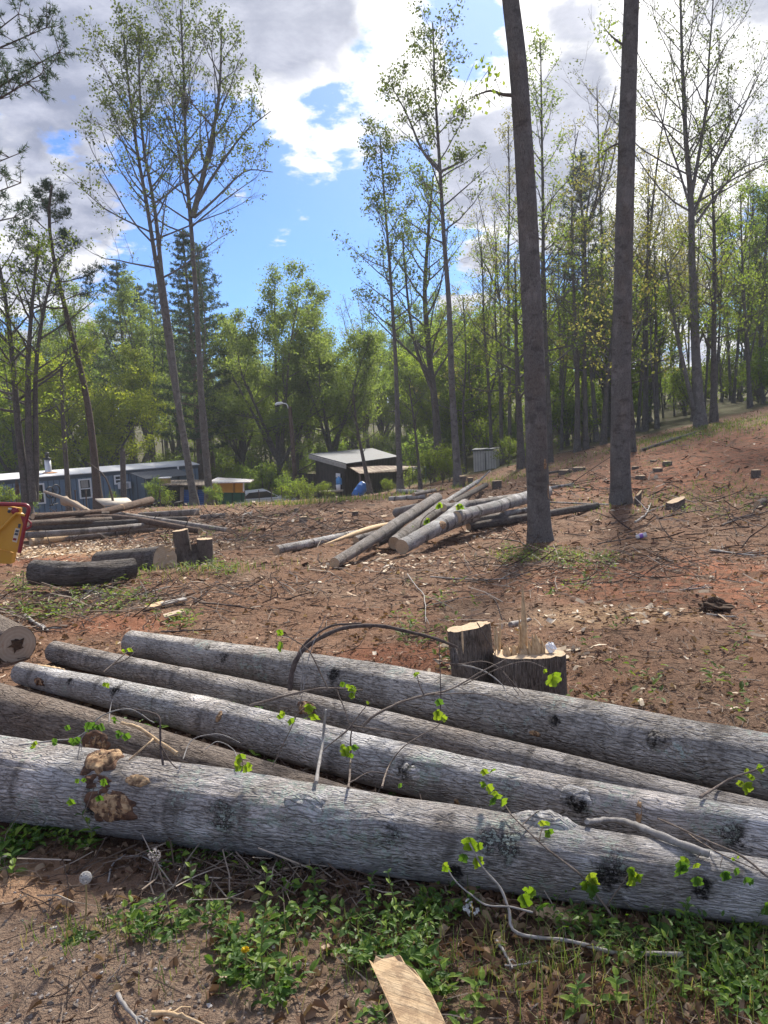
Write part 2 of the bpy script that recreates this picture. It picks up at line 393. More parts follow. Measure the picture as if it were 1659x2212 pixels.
# red clay on the hillside, scraped bare
hs = g.m('MAXIMUM', disc(1640, 985, 6, 9), g.m('MAXIMUM', disc(1560, 1250, 2.6, 2.2), disc(1450, 1030, 4, 4)))
clay = g.mix(g.smooth(nB, .35, .65), (.21, .082, .045), (.30, .125, .07))
soil = g.mix(g.m('MULTIPLY', g.m('MULTIPLY', hs, g.smooth(nB, .38, .6)), .85), soil, clay)
cl2 = g.m('MAXIMUM', disc(860, 1420, .7, .5), g.m('MAXIMUM', disc(250, 1350, .8, .5), disc(60, 1210, 1.5, 1.2)))
soil = g.mix(g.m('MULTIPLY', cl2, .7), soil, clay)
# sawdust
saw = g.m('MAXIMUM', g.m('MAXIMUM', disc(240, 1190, 2.6, 1.0), disc(110, 1190, 1.4, .9)), g.m('MULTIPLY', disc(1330, 1335, .9, .5), .6))
soil = g.mix(g.m('MULTIPLY', saw, g.smooth(nC, .35, .6)), soil, (.52, .36, .21))
# worn, gravelly path at the photographer's feet
path = g.m('MAXIMUM', disc(60, 2080, 1.3, .62), g.m('MAXIMUM', disc(350, 2180, 1.0, .36), disc(700, 2200, .5, .2)))
dirt = g.mix(g.smooth(nC, .35, .65), (.19, .135, .10), (.29, .215, .16))
dirt = g.mix(g.smooth(nD, .6, .72), dirt, (.12, .085, .065))
soil = g.mix(g.m('MULTIPLY', path, .85), soil, dirt)
tanp = disc(60, 1910, .4, .2); soil = g.mix(g.m('MULTIPLY', tanp, .9), soil, (.36, .225, .14))
log_shade = g.m('MAXIMUM', disc(1250, 1990, 1.2, .3), disc(820, 1900, .8, .22)); soil = g.mix(g.m('MULTIPLY', log_shade, .75), soil, (.085, .055, .04))  # soil darkened below the nearest log, its shade painted into the colour
# woodland floor beyond the clearing
edge = g.m('ADD', py_, g.m('MULTIPLY', nA, 9)); edge = g.m('SUBTRACT', edge, g.m('MULTIPLY', g.m('MINIMUM', g.m('MAXIMUM', px_, -2), 14), -.15))
wood = g.mix(g.smooth(nB, .4, .6), (.085, .06, .04), (.07, .085, .03))
soil = g.mix(g.smooth(edge, 45, 50), soil, wood)
hb = g.m('ADD', g.m('ADD', g.m('MULTIPLY', nC, .6), g.m('MULTIPLY', nB, .9)), g.m('MULTIPLY', nD, .35))
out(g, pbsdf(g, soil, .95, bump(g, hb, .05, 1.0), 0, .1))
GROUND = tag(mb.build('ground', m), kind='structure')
# ------------------------------------------------------------------ logs
rng = np.random.default_rng(7)
def path3(pts, n):
    pts = np.asarray(pts, float); d = np.concatenate([[0], np.cumsum(np.linalg.norm(np.diff(pts, axis=0), axis=1))])
    s = np.linspace(0, d[-1], n)
    if len(pts) < 3: return np.stack([np.interp(s, d, pts[:, i]) for i in range(3)], 1)
    # smooth Catmull-Rom through the points
    P = np.vstack([2*pts[0]-pts[1], pts, 2*pts[-1]-pts[-2]]); o = []
    for v in s:
        i = min(len(pts)-2, max(0, int(np.searchsorted(d, v, 'right')-1))); u = (v-d[i])/max(1e-9, d[i+1]-d[i])
        a, b, c, e = P[i:i+4]; o.append(.5*((2*b)+(c-a)*u+(2*a-5*b+4*c-e)*u*u+(-a+3*b-3*c+e)*u**3))
    return np.array(o)
def disc_face(mb, c, n, R, sides=28, rough=.004, bulge=.0):
    n = unit(n); a0 = unit(np.cross(n, (0, 0, 1)) if abs(n[2]) < .9 else np.cross(n, (1, 0, 0))); b0 = np.cross(n, a0)
    a = np.linspace(0, 2*math.pi, sides, endpoint=False); V = [np.asarray(c, float)+n*bulge]; UV = [(0, 0)]; f3 = []; f4 = []
    for r in (.35, .7, 1.0):
        for t in a:
            V.append(c+R*r*(math.cos(t)*a0+math.sin(t)*b0)+n*rng.normal(0, rough)+n*bulge*(1-r*r)); UV.append((R*r*math.cos(t), R*r*math.sin(t)))
    for i in range(sides):
        j = (i+1) % sides; f3.append([0, 1+i, 1+j])
        for q in range(2): f4.append([1+q*sides+i, 1+(q+1)*sides+i, 1+(q+1)*sides+j, 1+q*sides+j])
    V = np.array(V); k = mb.n; mb.add(V, f3, UV); mb.v.append(np.zeros((0, 3))); mb.uv.append(np.zeros((0, 2)))
    mb.f.setdefault(4, []).append(np.array(f4)+k); return mb
def solve(px, py, rpx, h=None, R=None):
    if h is not None:
        p, t = hit(px, py, h); return p, rpx*t/F
    r = .15
    for _ in range(4): p, t = hit(px, py, r); r = rpx*t/F
    return p, r
LOGD = {}
def make_log(key, label, pts, rs, mat=B_LOG, ends=(1, 1), cut=CUT, group=None, sides=28, seg=.06, knots=(), cat='log', name='log', lump=.05, bend=0):
    q = [solve(p[0], p[1], r, p[2] if len(p) > 2 else None) for p, r in zip(pts, rs)]
    P = np.array([a for a, _ in q]); RR = [b for _, b in q]
    return log3(key, label, P, RR, mat, ends, cut, group, sides, seg, knots, cat, name, lump)
def log3(key, label, P, RR, mat=B_LOG, ends=(1, 1), cut=CUT, group=None, sides=28, seg=.06, knots=(), cat='log', name='log', lump=.05):
    P = np.asarray(P, float)
    Ltot = np.linalg.norm(np.diff(P, axis=0), axis=1).sum(); n = max(6, int(Ltot/seg))
    C = path3(P, n); s = np.linspace(0, 1, n); d = np.concatenate([[0], np.cumsum(np.linalg.norm(np.diff(P, axis=0), axis=1))]); rad = np.interp(s*d[-1], d, RR)
    sd = int(rng.integers(1, 9999)); w = np.stack([vn(s*Ltot*.9, s*0+3.3, sd), vn(s*Ltot*.9, s*0+9.7, sd)], 1)*rad.mean()*.17
    C = C + np.stack([w[:, 0]*.3, w[:, 0]*.7, w[:, 1]*.6], 1)
    def dp(a, L):
        u = np.cos(a)*1.3; v = np.sin(a)*1.3
        o = 1+lump*(vn(L*2.2+u*2, v*2+L*.7, sd)+.5*vn(L*7+u*3, v*3-L*2, sd+5)+.35*vn(u*9+L*14, v*9+L*3, sd+7)+.22*vn(u*22+L*6, v*22-L*4, sd+8))
        for (kl, ka, am, wd) in knots:
            da = np.abs((a-ka+math.pi) % (2*math.pi)-math.pi)
            o = o+am*np.exp(-((L-kl)/wd)**2-(da*rad.mean()/wd)**2)
        return o
    mb = MB(); mb.tube(C, rad, sides, disp=dp)
    fr = mb.frame
    o = mb.build(name, mat, None, C[len(C)//2]); tag(o, label, cat, group)
    for e, on in ((0, ends[0]), (-1, ends[1])):
        if on:
            nrm = fr[2][e]*(-1 if e == 0 else 1); c2 = MB()
            disc_face(c2, C[e]-nrm*.006, nrm, rad[e]*.985); c2.build('cut_end', cut, o)
    LOGD[key] = (o, fr); return o
def patch(key, px, py, wl, wa, mat, name='bare_patch', seed=0, lift=.004, rough=.006, dome=0.0):
    """a patch of torn wood that follows the log's own surface; wl along, wa around (m)"""
    o, (C, rad, T, N, B, L) = LOGD[key]
    a = np.linspace(0, 2*math.pi, 120)
    best = None
    V = C[:, None]+rad[:, None, None]*(np.cos(a)[None, :, None]*N[:, None]+np.sin(a)[None, :, None]*B[:, None])
    Nn = (np.cos(a)[None, :, None]*N[:, None]+np.sin(a)[None, :, None]*B[:, None])
    fac = ((CAM-V)*Nn).sum(-1)
    v = V-CAM; z = v@_F; ix = CX+F*(v@_R)/z; iy = CY-F*(v@_U)/z
    dd = (ix-px)**2+(iy-py)**2+np.where(fac < 0.02, 1e9, 0)
    i, j = np.unravel_index(np.argmin(dd), dd.shape); l0, a0, r0 = L[i], a[j], rad[i]
    nr, nt_ = 9, 44; th = np.linspace(0, 2*math.pi, nt_, endpoint=False); wob = 1+.4*fbm(np.cos(th)*2.2+seed, np.sin(th)*2.2, seed, 3)
    V = []; UV = []
    for r in np.linspace(0.02, 1, nr):
        ll = l0+wl*r*np.cos(th)*wob; aa = a0+wa/r0*r*np.sin(th)*wob
        c = np.stack([np.interp(ll, L, C[:, q]) for q in range(3)], 1); Ni = np.stack([np.interp(ll, L, N[:, q]) for q in range(3)], 1); Bi = np.stack([np.interp(ll, L, B[:, q]) for q in range(3)], 1)
        rr = np.interp(ll, L, rad)*1.012+lift+rough*2*(fbm(ll*60, aa*r0*40, seed+3, 3))*(1-r**3)+dome*(1-r*r)**1.5+(-.006 if r > .98 else 0)-.008*(r > .99)
        V.append(c+rr[:, None]*(np.cos(aa)[:, None]*Ni+np.sin(aa)[:, None]*Bi)); UV.append(np.stack([aa*r0, ll], 1))
    k = np.arange(nr-1)[:, None]*nt_+np.arange(nt_)[None]; k2 = np.arange(nr-1)[:, None]*nt_+((np.arange(nt_)+1) % nt_)[None]
    mb = MB(); mb.add(np.concatenate(V), np.stack([k, k+nt_, k2+nt_, k2], -1).reshape(-1, 4), np.concatenate(UV))
    mb.poly(V[0], [list(range(nt_))], UV[0])
    return mb.build(name, mat, o)
TORN = rawwood('torn_inner_bark', (.16, .085, .05), (.09, .05, .033), (.05, .03, .022))
FG = 'long logs lying across the foreground'
make_log('L1', 'thick pale lichen-patched log nearest the camera, with two torn wounds near its left part', [(-90, 1664), (830, 1800), (1690, 1936)], [84, 81, 66], B_LOG, (1, 1), CUT2, FG, 110, .02,
         knots=[(2.02, 3.95, .26, .07), (.95, 4.5, .06, .1)], lump=.07)
make_log('L5', 'rearmost foreground log, grey with ridged bark and dark bands, below the twin stump', [(284, 1388), (830, 1487), (1720, 1672), (1960, 1722)], [27, 50, 74, 78], B_LOG2, (1, 1), CUT2, FG, 64, .03, lump=.05)
make_log('L4', 'slim ridged log lying in the gap behind the whitish knotted log', [(118, 1408), (640, 1526), (1480, 1735), (1780, 1812)], [23, 34, 44, 46], B_LOG2, (1, 1), CUT2, FG, 48, .03, lump=.06)
make_log('L3', 'whitish knotted log with a ripped bark patch at its left end', [(44, 1453), (430, 1545), (830, 1648), (1250, 1738), (1730, 1822), (1930, 1857)], [23, 41, 52, 55, 60, 62], B_LOG, (1, 1), CUT, FG, 64, .03, lump=.07)
make_log('L2', 'brown deep-ridged log slanting down behind the nearest log at left', [(-90, 1512), (420, 1655), (930, 1798)], [58, 50, 40], B_BRN, (1, 1), CUT2, FG, 64, .03, lump=.06)
make_log('L6', 'log end with a dark star-shaped hollow in its cut face at the left edge', [(36, 1394), (-190, 1285)], [41, 47], B_BRN, (0, 1), CUT2, FG, 48, .03)
for q_ in [('L1', 226, 1640, .085, .095), ('L1', 243, 1744, .125, .07), ('L1', 215, 1690, .07, .03), ('L2', 205, 1612, .11, .075), ('L4', 665, 1530, .075, .04), ('L3', 84, 1473, .07, .03)]: patch(*q_, TORN, 'torn_bark', 17, .004, .012)
patch('L1', 226, 1640, .07, .075, RAW, 'torn_wound', 3, .012, .009); patch('L1', 240, 1742, .10, .055, RAW, 'torn_wound', 8, .010, .008)
patch('L1', 300, 1690, .05, .02, RAW, 'torn_wound', 12, .008, .005)
patch('L3', 110, 1437, .17, .02, RAWP, 'bare_strip', 5); patch('L3', 84, 1473, .055, .022, RAW, 'torn_wound', 6)
patch('L3', 472, 1545, .02, .03, RAW, 'torn_wound', 9); patch('L3', 985, 1735, .012, .02, RAW, 'torn_wound', 21); patch('L3', 1380, 1756, .012, .05, RAW, 'torn_wound', 23)
patch('L2', 205, 1612, .09, .06, RAW, 'torn_wound', 31, .004, .02); patch('L2', 470, 1672, .06, .03, RAW, 'torn_wound', 33)
patch('L4', 665, 1530, .06, .03, RAW, 'torn_wound', 41); patch('L5', 1155, 1583, .03, .015, RAW, 'torn_wound', 43)
# hollow end of L6: face with a star-shaped rotten heart
o6, fr6 = LOGD['L6']; n6 = -fr6[2][0]; c6 = fr6[0][0]
cb = MB(); disc_face(cb, c6-n6*.004, n6, fr6[1][0]*.985); cb.build('cut_end', CUT2, o6)
a0 = unit(np.cross(n6, (0, 0, 1))); b0 = np.cross(n6, a0); st = []
for i in range(20):
    r = fr6[1][0]*((.50 if i % 4 == 0 else .33) if i % 2 == 0 else .36)*(1+.3*rng.normal()*.6); t = 2*math.pi*(i+rng.uniform(-.35, .35))/20
    st.append(c6+n6*.004+r*(math.cos(t)*a0+math.sin(t)*b0))
DARKW = simple('rotten_heartwood', (.025, .016, .012), (.10, .06, .035), 30, .95, 0, .01)
cb = MB(); cb.poly(np.array(st), [list(range(20))], [(0, 0)]*20); cb.build('hollow', DARKW, o6)
# ---- middle left: two dark butt logs
MG = 'dark butt logs beside the twin-stemmed stump'
make_log('M1', 'short dark deep-furrowed log lying in front of the butt log', [(74, 1237, .25), (180, 1240, .22), (288, 1228, .21)], [28, 26, 22], B_DRK, (1, 1), CUT, MG, 48, .05, lump=.13)
make_log('M2', 'dark butt log with a big pale notched cut face', [(215, 1216, .10), (352, 1210, .16)], [24, 31], B_DRK, (1, 0), CUT, MG, 40, .05)
o, fr = LOGD['M2']; nn = unit(fr[2][-1]+np.array([.1, -.42, .25])); cb = MB(); disc_face(cb, fr[0][-1]+fr[2][-1]*.03, nn, fr[1][-1]*1.02, rough=.012); cb.build('notched_face', CUT, o)
for i in range(5):
    cb = MB(); b = fr[0][-1]+fr[2][-1]*.05+np.array([rng.uniform(-.02, .1), rng.uniform(-.12, .1), rng.uniform(-.1, .22)]); cb.tube([b, b+np.array([rng.uniform(.05, .16), 0, rng.uniform(-.02, .05)])], [.016, .003], 4); cb.build('splinter', RAWP, o)
make_log('M3', 'small pale round half hidden in the weeds at left', [(62, 1257), (118, 1254)], [8, 8], B_LOG, (1, 1), CUT, None, 20, .05)
# ---- left brush pile of pine logs
PG = 'logs piled at left in front of the mobile home'
def pile(key, label, a, b, r, mat, ha=None, hb=None, ends=(1, 1), grp=PG, cut=CUT, mid=None):
    pts = [a+((ha,) if ha is not None else ())]; rs = [r[0]]
    if mid: pts.append(mid); rs.append((r[0]+r[1])/2)
    pts.append(b+((hb,) if hb is not None else ())); rs.append(r[1])
    return make_log(key, label, pts, [q*(1.0 if grp == PG else 1.08) for q in rs], mat, ends, cut, grp, 20, .16, lump=.08)
pile('P1', 'front log of the left pile, grey with its near end peeled bare', (66, 1171), (334, 1141), (8, 6.5), B_LOG2)
pile('P2', 'dull tan log right behind the half-peeled front log', (64, 1158, .14), (326, 1133, .14), (7, 6), B_BRN)
pile('P3', 'twisted grey log third from the front of the left pile', (46, 1156, .22), (350, 1132, .20), (7.5, 6), B_LOG2, mid=(180, 1148, .25))
pile('P4', 'long reddish pine log with orange scars sagging to the right', (52, 1137, .34), (432, 1147, .12), (8.5, 6.5), B_RED, mid=(240, 1118, .42))
pile('P5', 'weathered log lying flat near the back of the left pile', (50, 1123, .45), (236, 1111, .45), (7.5, 6.5), B_BRN)
pile('P6', 'reddish pine log tilted up above the left pile', (192, 1113, .45), (325, 1081, .62), (7.5, 8.5), B_RED, mid=(262, 1097, .54))
pile('P7', 'slender grey log running out past the twin-stemmed stump', (246, 1109, .35), (494, 1147), (5.5, 7), B_LOG2)
pile('P8', 'grey log with a round cut end in front of the blue shed doors', (300, 1113), (433, 1106), (6, 7.5), B_LOG2)
pile('P9', 'short grey log right of the one by the blue doors', (434, 1117), (489, 1114), (5, 6), B_LOG2)
pile('P11', 'dark log wedged under the sagging reddish pine log', (44, 1142, .30), (300, 1128, .30), (8, 7), B_DRK)
pile('P12', 'grey branchy log in the middle of the left pile', (60, 1130, .50), (262, 1122, .35), (6, 7), B_BRN)
pile('P13', 'straight dark log pointing right below the blue shed doors', (215, 1126, .3), (402, 1121, .15), (6, 6), B_DRK)
pile('P14', 'brown log at the back left of the pile under the dead sapling', (70, 1116, .6), (215, 1106, .55), (6.5, 6), B_RED)
pile('P10', 'thin dark log across the back of the left pile', (40, 1128, .3), (190, 1122, .4), (4, 3.5), B_DRK)
patch('P1', 90, 1169, .75, .16, RAWP, 'peeled_wood', 3, .002, .004)
for q, (k, x, y, w) in enumerate([('P4', 95, 1133, .18), ('P4', 150, 1126, .12), ('P4', 205, 1120, .3), ('P5', 150, 1115, .3), ('P3', 75, 1150, .2), ('P1', 215, 1148, .2), ('P6', 262, 1092, .1), ('P6', 270, 1098, .06)]):
    patch(k, x, y, w, .05, RAW, 'bark_scar', 50+q, .003, .006)
# split slab standing out of the pile
mb = MB()
for (a, b, r0, r1, hh) in [((140, 1082), (200, 1110), .12, .05, 1.0), ((96, 1062), (185, 1102), .04, .07, 1.0), ((150, 1086), (178, 1112), .09, .03, .95)]:
    A = at(a[0], a[1], 24.5); B = at(b[0], b[1], 23.5); C = path3([A, (A+B)/2+np.array([0, 0, .06]), B], 8); mb.tube(C, np.linspace(r0, r1, 8)*(1+.2*rng.normal(size=8)), 7)
tag(mb.build('split_slab', CUT2, None, A), 'pale split trunk slab sticking up at the back of the left pile', 'split log')
mb = MB(); A = at(205, 1083, 25.5); mb.slab([at(205, 1080, 26), at(275, 1078, 27), at(290, 1090, 25.5), at(225, 1094, 25)], .05)
tag(mb.build('board_heap', simple('weathered_board', (.34, .30, .25), (.48, .43, .36), 9, .9), None, A), 'flat weathered boards lying below the white-framed window', 'boards')
# ---- centre pile of poplar logs
CG = 'pale logs heaped in the middle of the clearing'
pile('C1', 'leftmost log of the centre heap with a split upper side', (596, 1188), (838, 1140), (9, 7.5), B_LOG, grp=CG)
pile('C2', 'long straight log laid across the top of the centre heap', (722, 1217), (944, 1076, .62), (11, 11), B_LOG2, grp=CG)
pile('C3', 'stout front log with a wide round cut face at the heap centre', (868, 1181), (1000, 1108, .45), (15.5, 15), B_LOG, grp=CG)
pile('C4', 'thick log directly behind the stout front log of the centre heap', (851, 1173), (960, 1092, .5), (13, 12.5), B_LOG2, grp=CG)
pile('C5', 'short log poking out under the crossing log at left', (768, 1168), (866, 1132, .25), (8.5, 8.5), B_LOG2, grp=CG)
pile('C6', 'grey log end seen between the crossing log and the stout front log', (814, 1173), (882, 1143, .25), (8, 8), B_LOG2, grp=CG)
pile('C7', 'crooked whitish log right of the stout log at the heap centre', (940, 1138, .3), (1004, 1088, .55), (12, 10), B_LOG, grp=CG)
pile('C8', 'long curved log running right from the heap to behind the near trunk', (985, 1117, .42), (1180, 1062, .3), (12, 12.5), B_LOG, grp=CG, mid=(1085, 1090, .42))
pile('C9', 'straight slimmer log lying along the back of the centre heap', (958, 1097, .55), (1124, 1072, .4), (7.5, 7), B_LOG2, grp=CG)
pile('C10', 'bent thin log on the right front flank of the heap', (922, 1160), (1031, 1116, .3), (8, 7), B_LOG, grp=CG, mid=(985, 1132, .25))
pile('C11', 'long dark thin log lowest on the right side of the heap', (1012, 1138), (1290, 1092), (8, 7), B_DRK, grp=CG)
pile('C12', 'short pale limb end just left of the near standing trunk', (1086, 1110, .2), (1152, 1099, .2), (5, 5), B_LOG, grp=CG)
pile('C13', 'log with a pale sawn end at the back left of the heap', (858, 1108), (906, 1096, .3), (10.5, 9), B_LOG2, grp=CG)
pile('C14', 'thin mottled limb pointing at the small pale shed', (960, 1086, .5), (1032, 1040, .25), (5, 4), B_LOG, grp=CG)
pile('C15', 'dark limb beside the mottled one behind the heap', (977, 1086, .5), (1050, 1048, .15), (6, 5), B_DRK, grp=CG)
pile('C16', 'white thin branch tip rising at the back of the heap', (1028, 1046, .35), (1059, 1016, .7), (2.5, 1.2), B_LOG, grp=CG)
pile('C17', 'grey log buried low under the right flank of the heap', (1000, 1126, .2), (1150, 1104, .12), (7, 6), B_LOG2, grp=CG)
patch('C3', 953, 1135, .12, .08, RAW, 'torn_wound', 71)
mb = MB(); a, b = solve(700, 1176, 3, .35), solve(838, 1132, 5, .3); C = path3([a[0], (a[0]+b[0])/2+np.array([0, 0, .02]), b[0]], 9)
mb.tube(C, [.006, .015, .025, .035, .045, .05, .05, .045, .03], 6); mb.build('split_strip', RAWP, LOGD['C1'][0])
SG = 'short logs lying by the shack edge of the clearing'
pile('S1', 'longest short log in front of the plank shack', (842, 1078), (921, 1072), (5, 5), B_LOG, grp=SG)
pile('S2', 'short log lying behind the longest one near the shack', (860, 1061), (918, 1063), (4.5, 4.5), B_LOG, grp=SG)
pile('S3', 'thin log leaning across the two logs near the shack', (893, 1068, .3), (940, 1059, .2), (4, 4), B_LOG2, grp=SG)
pile('S4', 'small log stub at the right of the shack logs', (926, 1072), (950, 1068), (3.8, 4.2), B_LOG2, grp=SG)
# ---- logs on the right hillside
HG = 'poles lying on the right hillside'
pile('H1', 'long dark pole slanting up the hill edge to the tall right tree', (1384, 973), (1504, 934), (3.2, 3.0), B_DRK, grp=HG)
pile('H2', 'thin pole behind the trunk in the middle of the hillside', (1395, 969), (1462, 944), (2, 2), B_DRK, grp=HG)
pile('H3', 'short dark pole among the flat stumps', (1160, 1026), (1235, 1014), (3.0, 2.6), B_DRK, grp=HG)
pile('H4', 'dead grey limb below the wood line', (1205, 980), (1285, 966), (2.5, 2.2), B_BRN, grp=HG)
pile('H5', 'whitish forked limb right of the near trunk', (1162, 1058), (1240, 1046), (3.2, 2.6), B_LOG, grp=HG)
pile('H6', 'long straight pale stick right of the near trunk', (1160, 1084, .1), (1315, 1090, .08), (1.8, 1.6), B_LOG, grp=HG)
pile('H7', 'grey pole at the back of the grass verge', (1440, 948), (1535, 936), (2.0, 1.8), B_DRK, grp=HG)
# ------------------------------------------------------------------ stumps
def stump(label, px, py_base, py_top, wpx, mat=B_STUMP, group=None, slant=0.0, slanty=0.0, tilt=0, cut=CUT, flare=1.35, name='stump'):
    p, t = hit(px, py_base); R = wpx/2*t/F; Hh = max(.05, (py_base-py_top)*t/F)
    z0 = float(GF(p[0], p[1]))-.1; C = np.array([[p[0], p[1], z0+v*(Hh+.1)] for v in np.linspace(0, 1, 7)]); C[:, 0] += np.linspace(0, tilt*Hh, 7)
    rr = R*(1+(flare-1)*np.exp(-np.linspace(0, 4, 7))); sd = int(rng.integers(1, 9999))
    def dp(a, L):
        return 1+.06*np.sin(3*a+sd)+.05*np.sin(5*a+sd*2)*(1-L/max(L.max(), .01))+.03*vn(np.cos(a)*9, np.sin(a)*9+L*3, sd)
    mb = MB(); mb.tube(C, rr, 28, ref=(0, 1, 0), disp=dp)
    V = mb.v[0]; top = np.arange(6*29, 7*29); V[top, 2] += slant*(V[top, 0]-p[0]-tilt*Hh)-slanty*(V[top, 1]-p[1])
    o = tag(mb.build(name, mat, None, [p[0], p[1], z0]), label, 'stump', group)
    cb = MB(); ring = V[top][:-1]; c = ring.mean(0); rg = np.vstack([c[None]+(ring-c)*.55, ring])*1.0; rg[:, 2] += rng.normal(0, .004, len(rg))
    k = np.arange(28); k2 = (k+1) % 28; uv = (rg-c)[:, :2]
    cb.add(np.vstack([rg, c[None]]), np.stack([k, k2, np.full(28, 56)], 1), np.vstack([uv, [[0, 0]]])); cb.f.setdefault(4, []).append(np.stack([k, k+28, k2+28, k2], 1))
    cb.build('cut_top', cut, o); return o, C, R
TG = 'sawn stumps left in the clearing'
for a in [('small stump left in the clearing below the car, with a chip beside it', 640, 1107, 1097, 10), ('low stump in front of the small one below the car', 655, 1126, 1114, 17), ('tiny stump midway between shack and centre heap', 735, 1109, 1103, 11),
          ('squat stump under the blue barrel', 768, 1110, 1101, 13.5), ('round stump with a bright top beyond the centre heap', 1073, 1053, 1034, 20), ('stump joined at the foot of the tall straight tree', 1000, 1050, 1027, 15),
          ('low stump at the foot of the tall straight tree, right one', 1016, 1046, 1031, 12), ('tall stump half hidden by the near trunk', 1141, 1026, 1009, 9), ('wide flat stump right of the near trunk', 1221, 1023, 1015, 26), ('flat stump at the end of the dark pole', 1251, 1016, 1009, 27),
          ('flat bright stump on the bare slope, lowest of its row', 1384, 1037, 1030, 20), ('flat stump above the lowest bright one on the slope', 1421, 1019, 1012, 20), ('flat stump highest on the bare slope', 1441, 1004, 995, 20), ('thin flat stump disc near the slim pale trunk', 1372, 1012, 1007, 15),
          ('rotting stump at the right edge of the hillside', 1633, 1030, 1012, 19), ('flat stump near the pale trunk top of slope', 1412, 995, 991, 14)]:
    stump(a[0], *a[1:], group=TG, flare=1.25)
stump('slant-cut stump with a sloping top on the hillside', 1460, 1100, 1080, 38, slant=.38, group=TG)
stump('broken stump leaning beside the second tall trunk', 1374, 1092, 1066, 13, B_STUMP, TG, slant=1.2, tilt=.25)
make_log('HR', 'cut log round lying at the right of the hillside', [(1636, 1090), (1650, 1083)], [8, 8], B_STUMP, (1, 1), CUT, None, 18, .05)
# twin-stemmed stump, mid left
tw = empty('stump', hit(420, 1228)[0], 'tall twin-stemmed stump standing behind the notched butt log', 'stump')
for (x, yb, yt, w, ti) in [(404, 1224, 1147, 33, -.10), (443, 1222, 1166, 33, 0.05)]:
    o, C, R = stump('', x, yb, yt, w, B_STUMP, flare=1.5, tilt=ti, name='stem', cut=CUT)
    o.location = tuple(np.array(o['o_'])-np.array(tw['o_'])); o.parent = tw
    for k_ in ('label', 'category', 'group'):
        if k_ in o: del o[k_]
mb = MB(); p = hit(424, 1222)[0]; mb.tube([p+np.array([0, 0, -.1]), p+np.array([0, .05, .1]), p+np.array([0, .08, .32])], [.30, .22, .10], 14); mb.build('root_collar', B_STUMP, tw)
# foreground double stump
def fstump():
    pb = hit(1100, 1512)[0]; root = empty('stump', pb, 'big splintered double stump right behind the rear foreground log', 'stump')
    def stem(px, pyb, pyt, w, name, tilt, sl):
        o, C, R = stump('', px, pyb, pyt, w, B_STUMP, flare=1.12, tilt=tilt, slant=sl, slanty=.13, name=name)
        o.location = tuple(np.array(o['o_'])-np.array(root['o_'])); o.parent = root
        for k_ in ('label', 'category', 'group'):
            if k_ in o: del o[k_]
        return C, R
    stem(1028, 1504, 1350, 92, 'stem', -.08, .10)
    C, R = stem(1142, 1514, 1408, 152, 'stem', .0, -.02)
    top = C[-1]
    def spl(px, py0, py1, w, dy):
        mb = MB(); a = at(px, py0, top[1]+dy); b = at(px-(4 if w > 6 else rng.uniform(-4, 4)), py1, top[1]+dy); t = a[1]
        mb.tube(path3([a-np.array([0, 0, .03]), (a+b)/2+np.array([.004, 0, 0]), b], 5), np.array([1, .95, .8, .5, .12])*w*t/F/2*1.1, 5); mb.build('splinter', RAWP, root)
    spl(1132, 1404, 1262, 15, .0); spl(1124, 1404, 1325, 8, .02); spl(1078, 1400, 1330, 6, .08)
    for q in range(26): x = rng.uniform(1086, 1186); hmax = 14+26*math.exp(-((x-1160)/20)**2); spl(x, 1411, 1406-hmax*rng.uniform(.3, 1.0), rng.uniform(10, 20), rng.uniform(-.05, .06))
    for x, y0, y1, w in [(1072, 1352, 1412, 6), (1068, 1356, 1420, 4), (998, 1362, 1412, 5)]:
        mb = MB(); a = at(x, y0, C[-1][1]-.12); b = at(x+3, y1, C[-1][1]-.16); mb.tube(path3([a, (a+b)/2, b], 5), np.array([.4, .9, 1, .7, .1])*w*a[1]/F/2, 5); mb.build('torn_edge', RAWP, root)
    mb = MB(); a = at(980, 1400, 3.75); b = at(985, 1445, 3.70); mb.tube(path3([a, (a+b)/2, b], 5), [.014, .02, .02, .018, .008], 6); mb.build('bark_flap', B_STUMP, root)
    return top
ftop = fstump()
# crumpled tissue on the stump, plastic cup in the clearing
def crumple(name, c, r, mat, label, cat, sc=(1, 1, 1), seed=3):
    mb = MB(); nu, nv = 16, 12; u = np.linspace(0, 2*math.pi, nu+1); v = np.linspace(0.02, math.pi-.02, nv)
    A, Bv = np.meshgrid(u, v); rr = r*(1+1.15*fbm(np.cos(A)*np.sin(Bv)*2.3+np.cos(Bv)*1.7, np.sin(A)*np.sin(Bv)*2.3-np.cos(Bv)*2.1, seed, 3))
    V = np.stack([rr*np.sin(Bv)*np.cos(A)*sc[0], rr*np.sin(Bv)*np.sin(A)*sc[1], rr*np.cos(Bv)*sc[2]], -1).reshape(-1, 3)+c
    k = np.arange(nv-1)[:, None]*(nu+1)+np.arange(nu)[None]; mb.add(V, np.stack([k, k+1, k+nu+2, k+nu+1], -1).reshape(-1, 4))
    return tag(mb.build(name, mat, None, c, smooth=False), label, cat)
TISS = simple('white_tissue', (.74, .75, .77), (.82, .82, .83), 30, .9, 0, .002)
crumple('crumpled_tissue', at(1190, 1400, ftop[1]-.03), .024, TISS, 'crumpled white tissue sitting on the big splintered stump', 'tissue', (1, 1, 1.1))
lp = hit(1386, 1164)[0]; lit = empty('litter_cup', lp+np.array([0, 0, .05]), 'white and purple crushed cup lying on the bare soil right of the near trunk', 'cup')
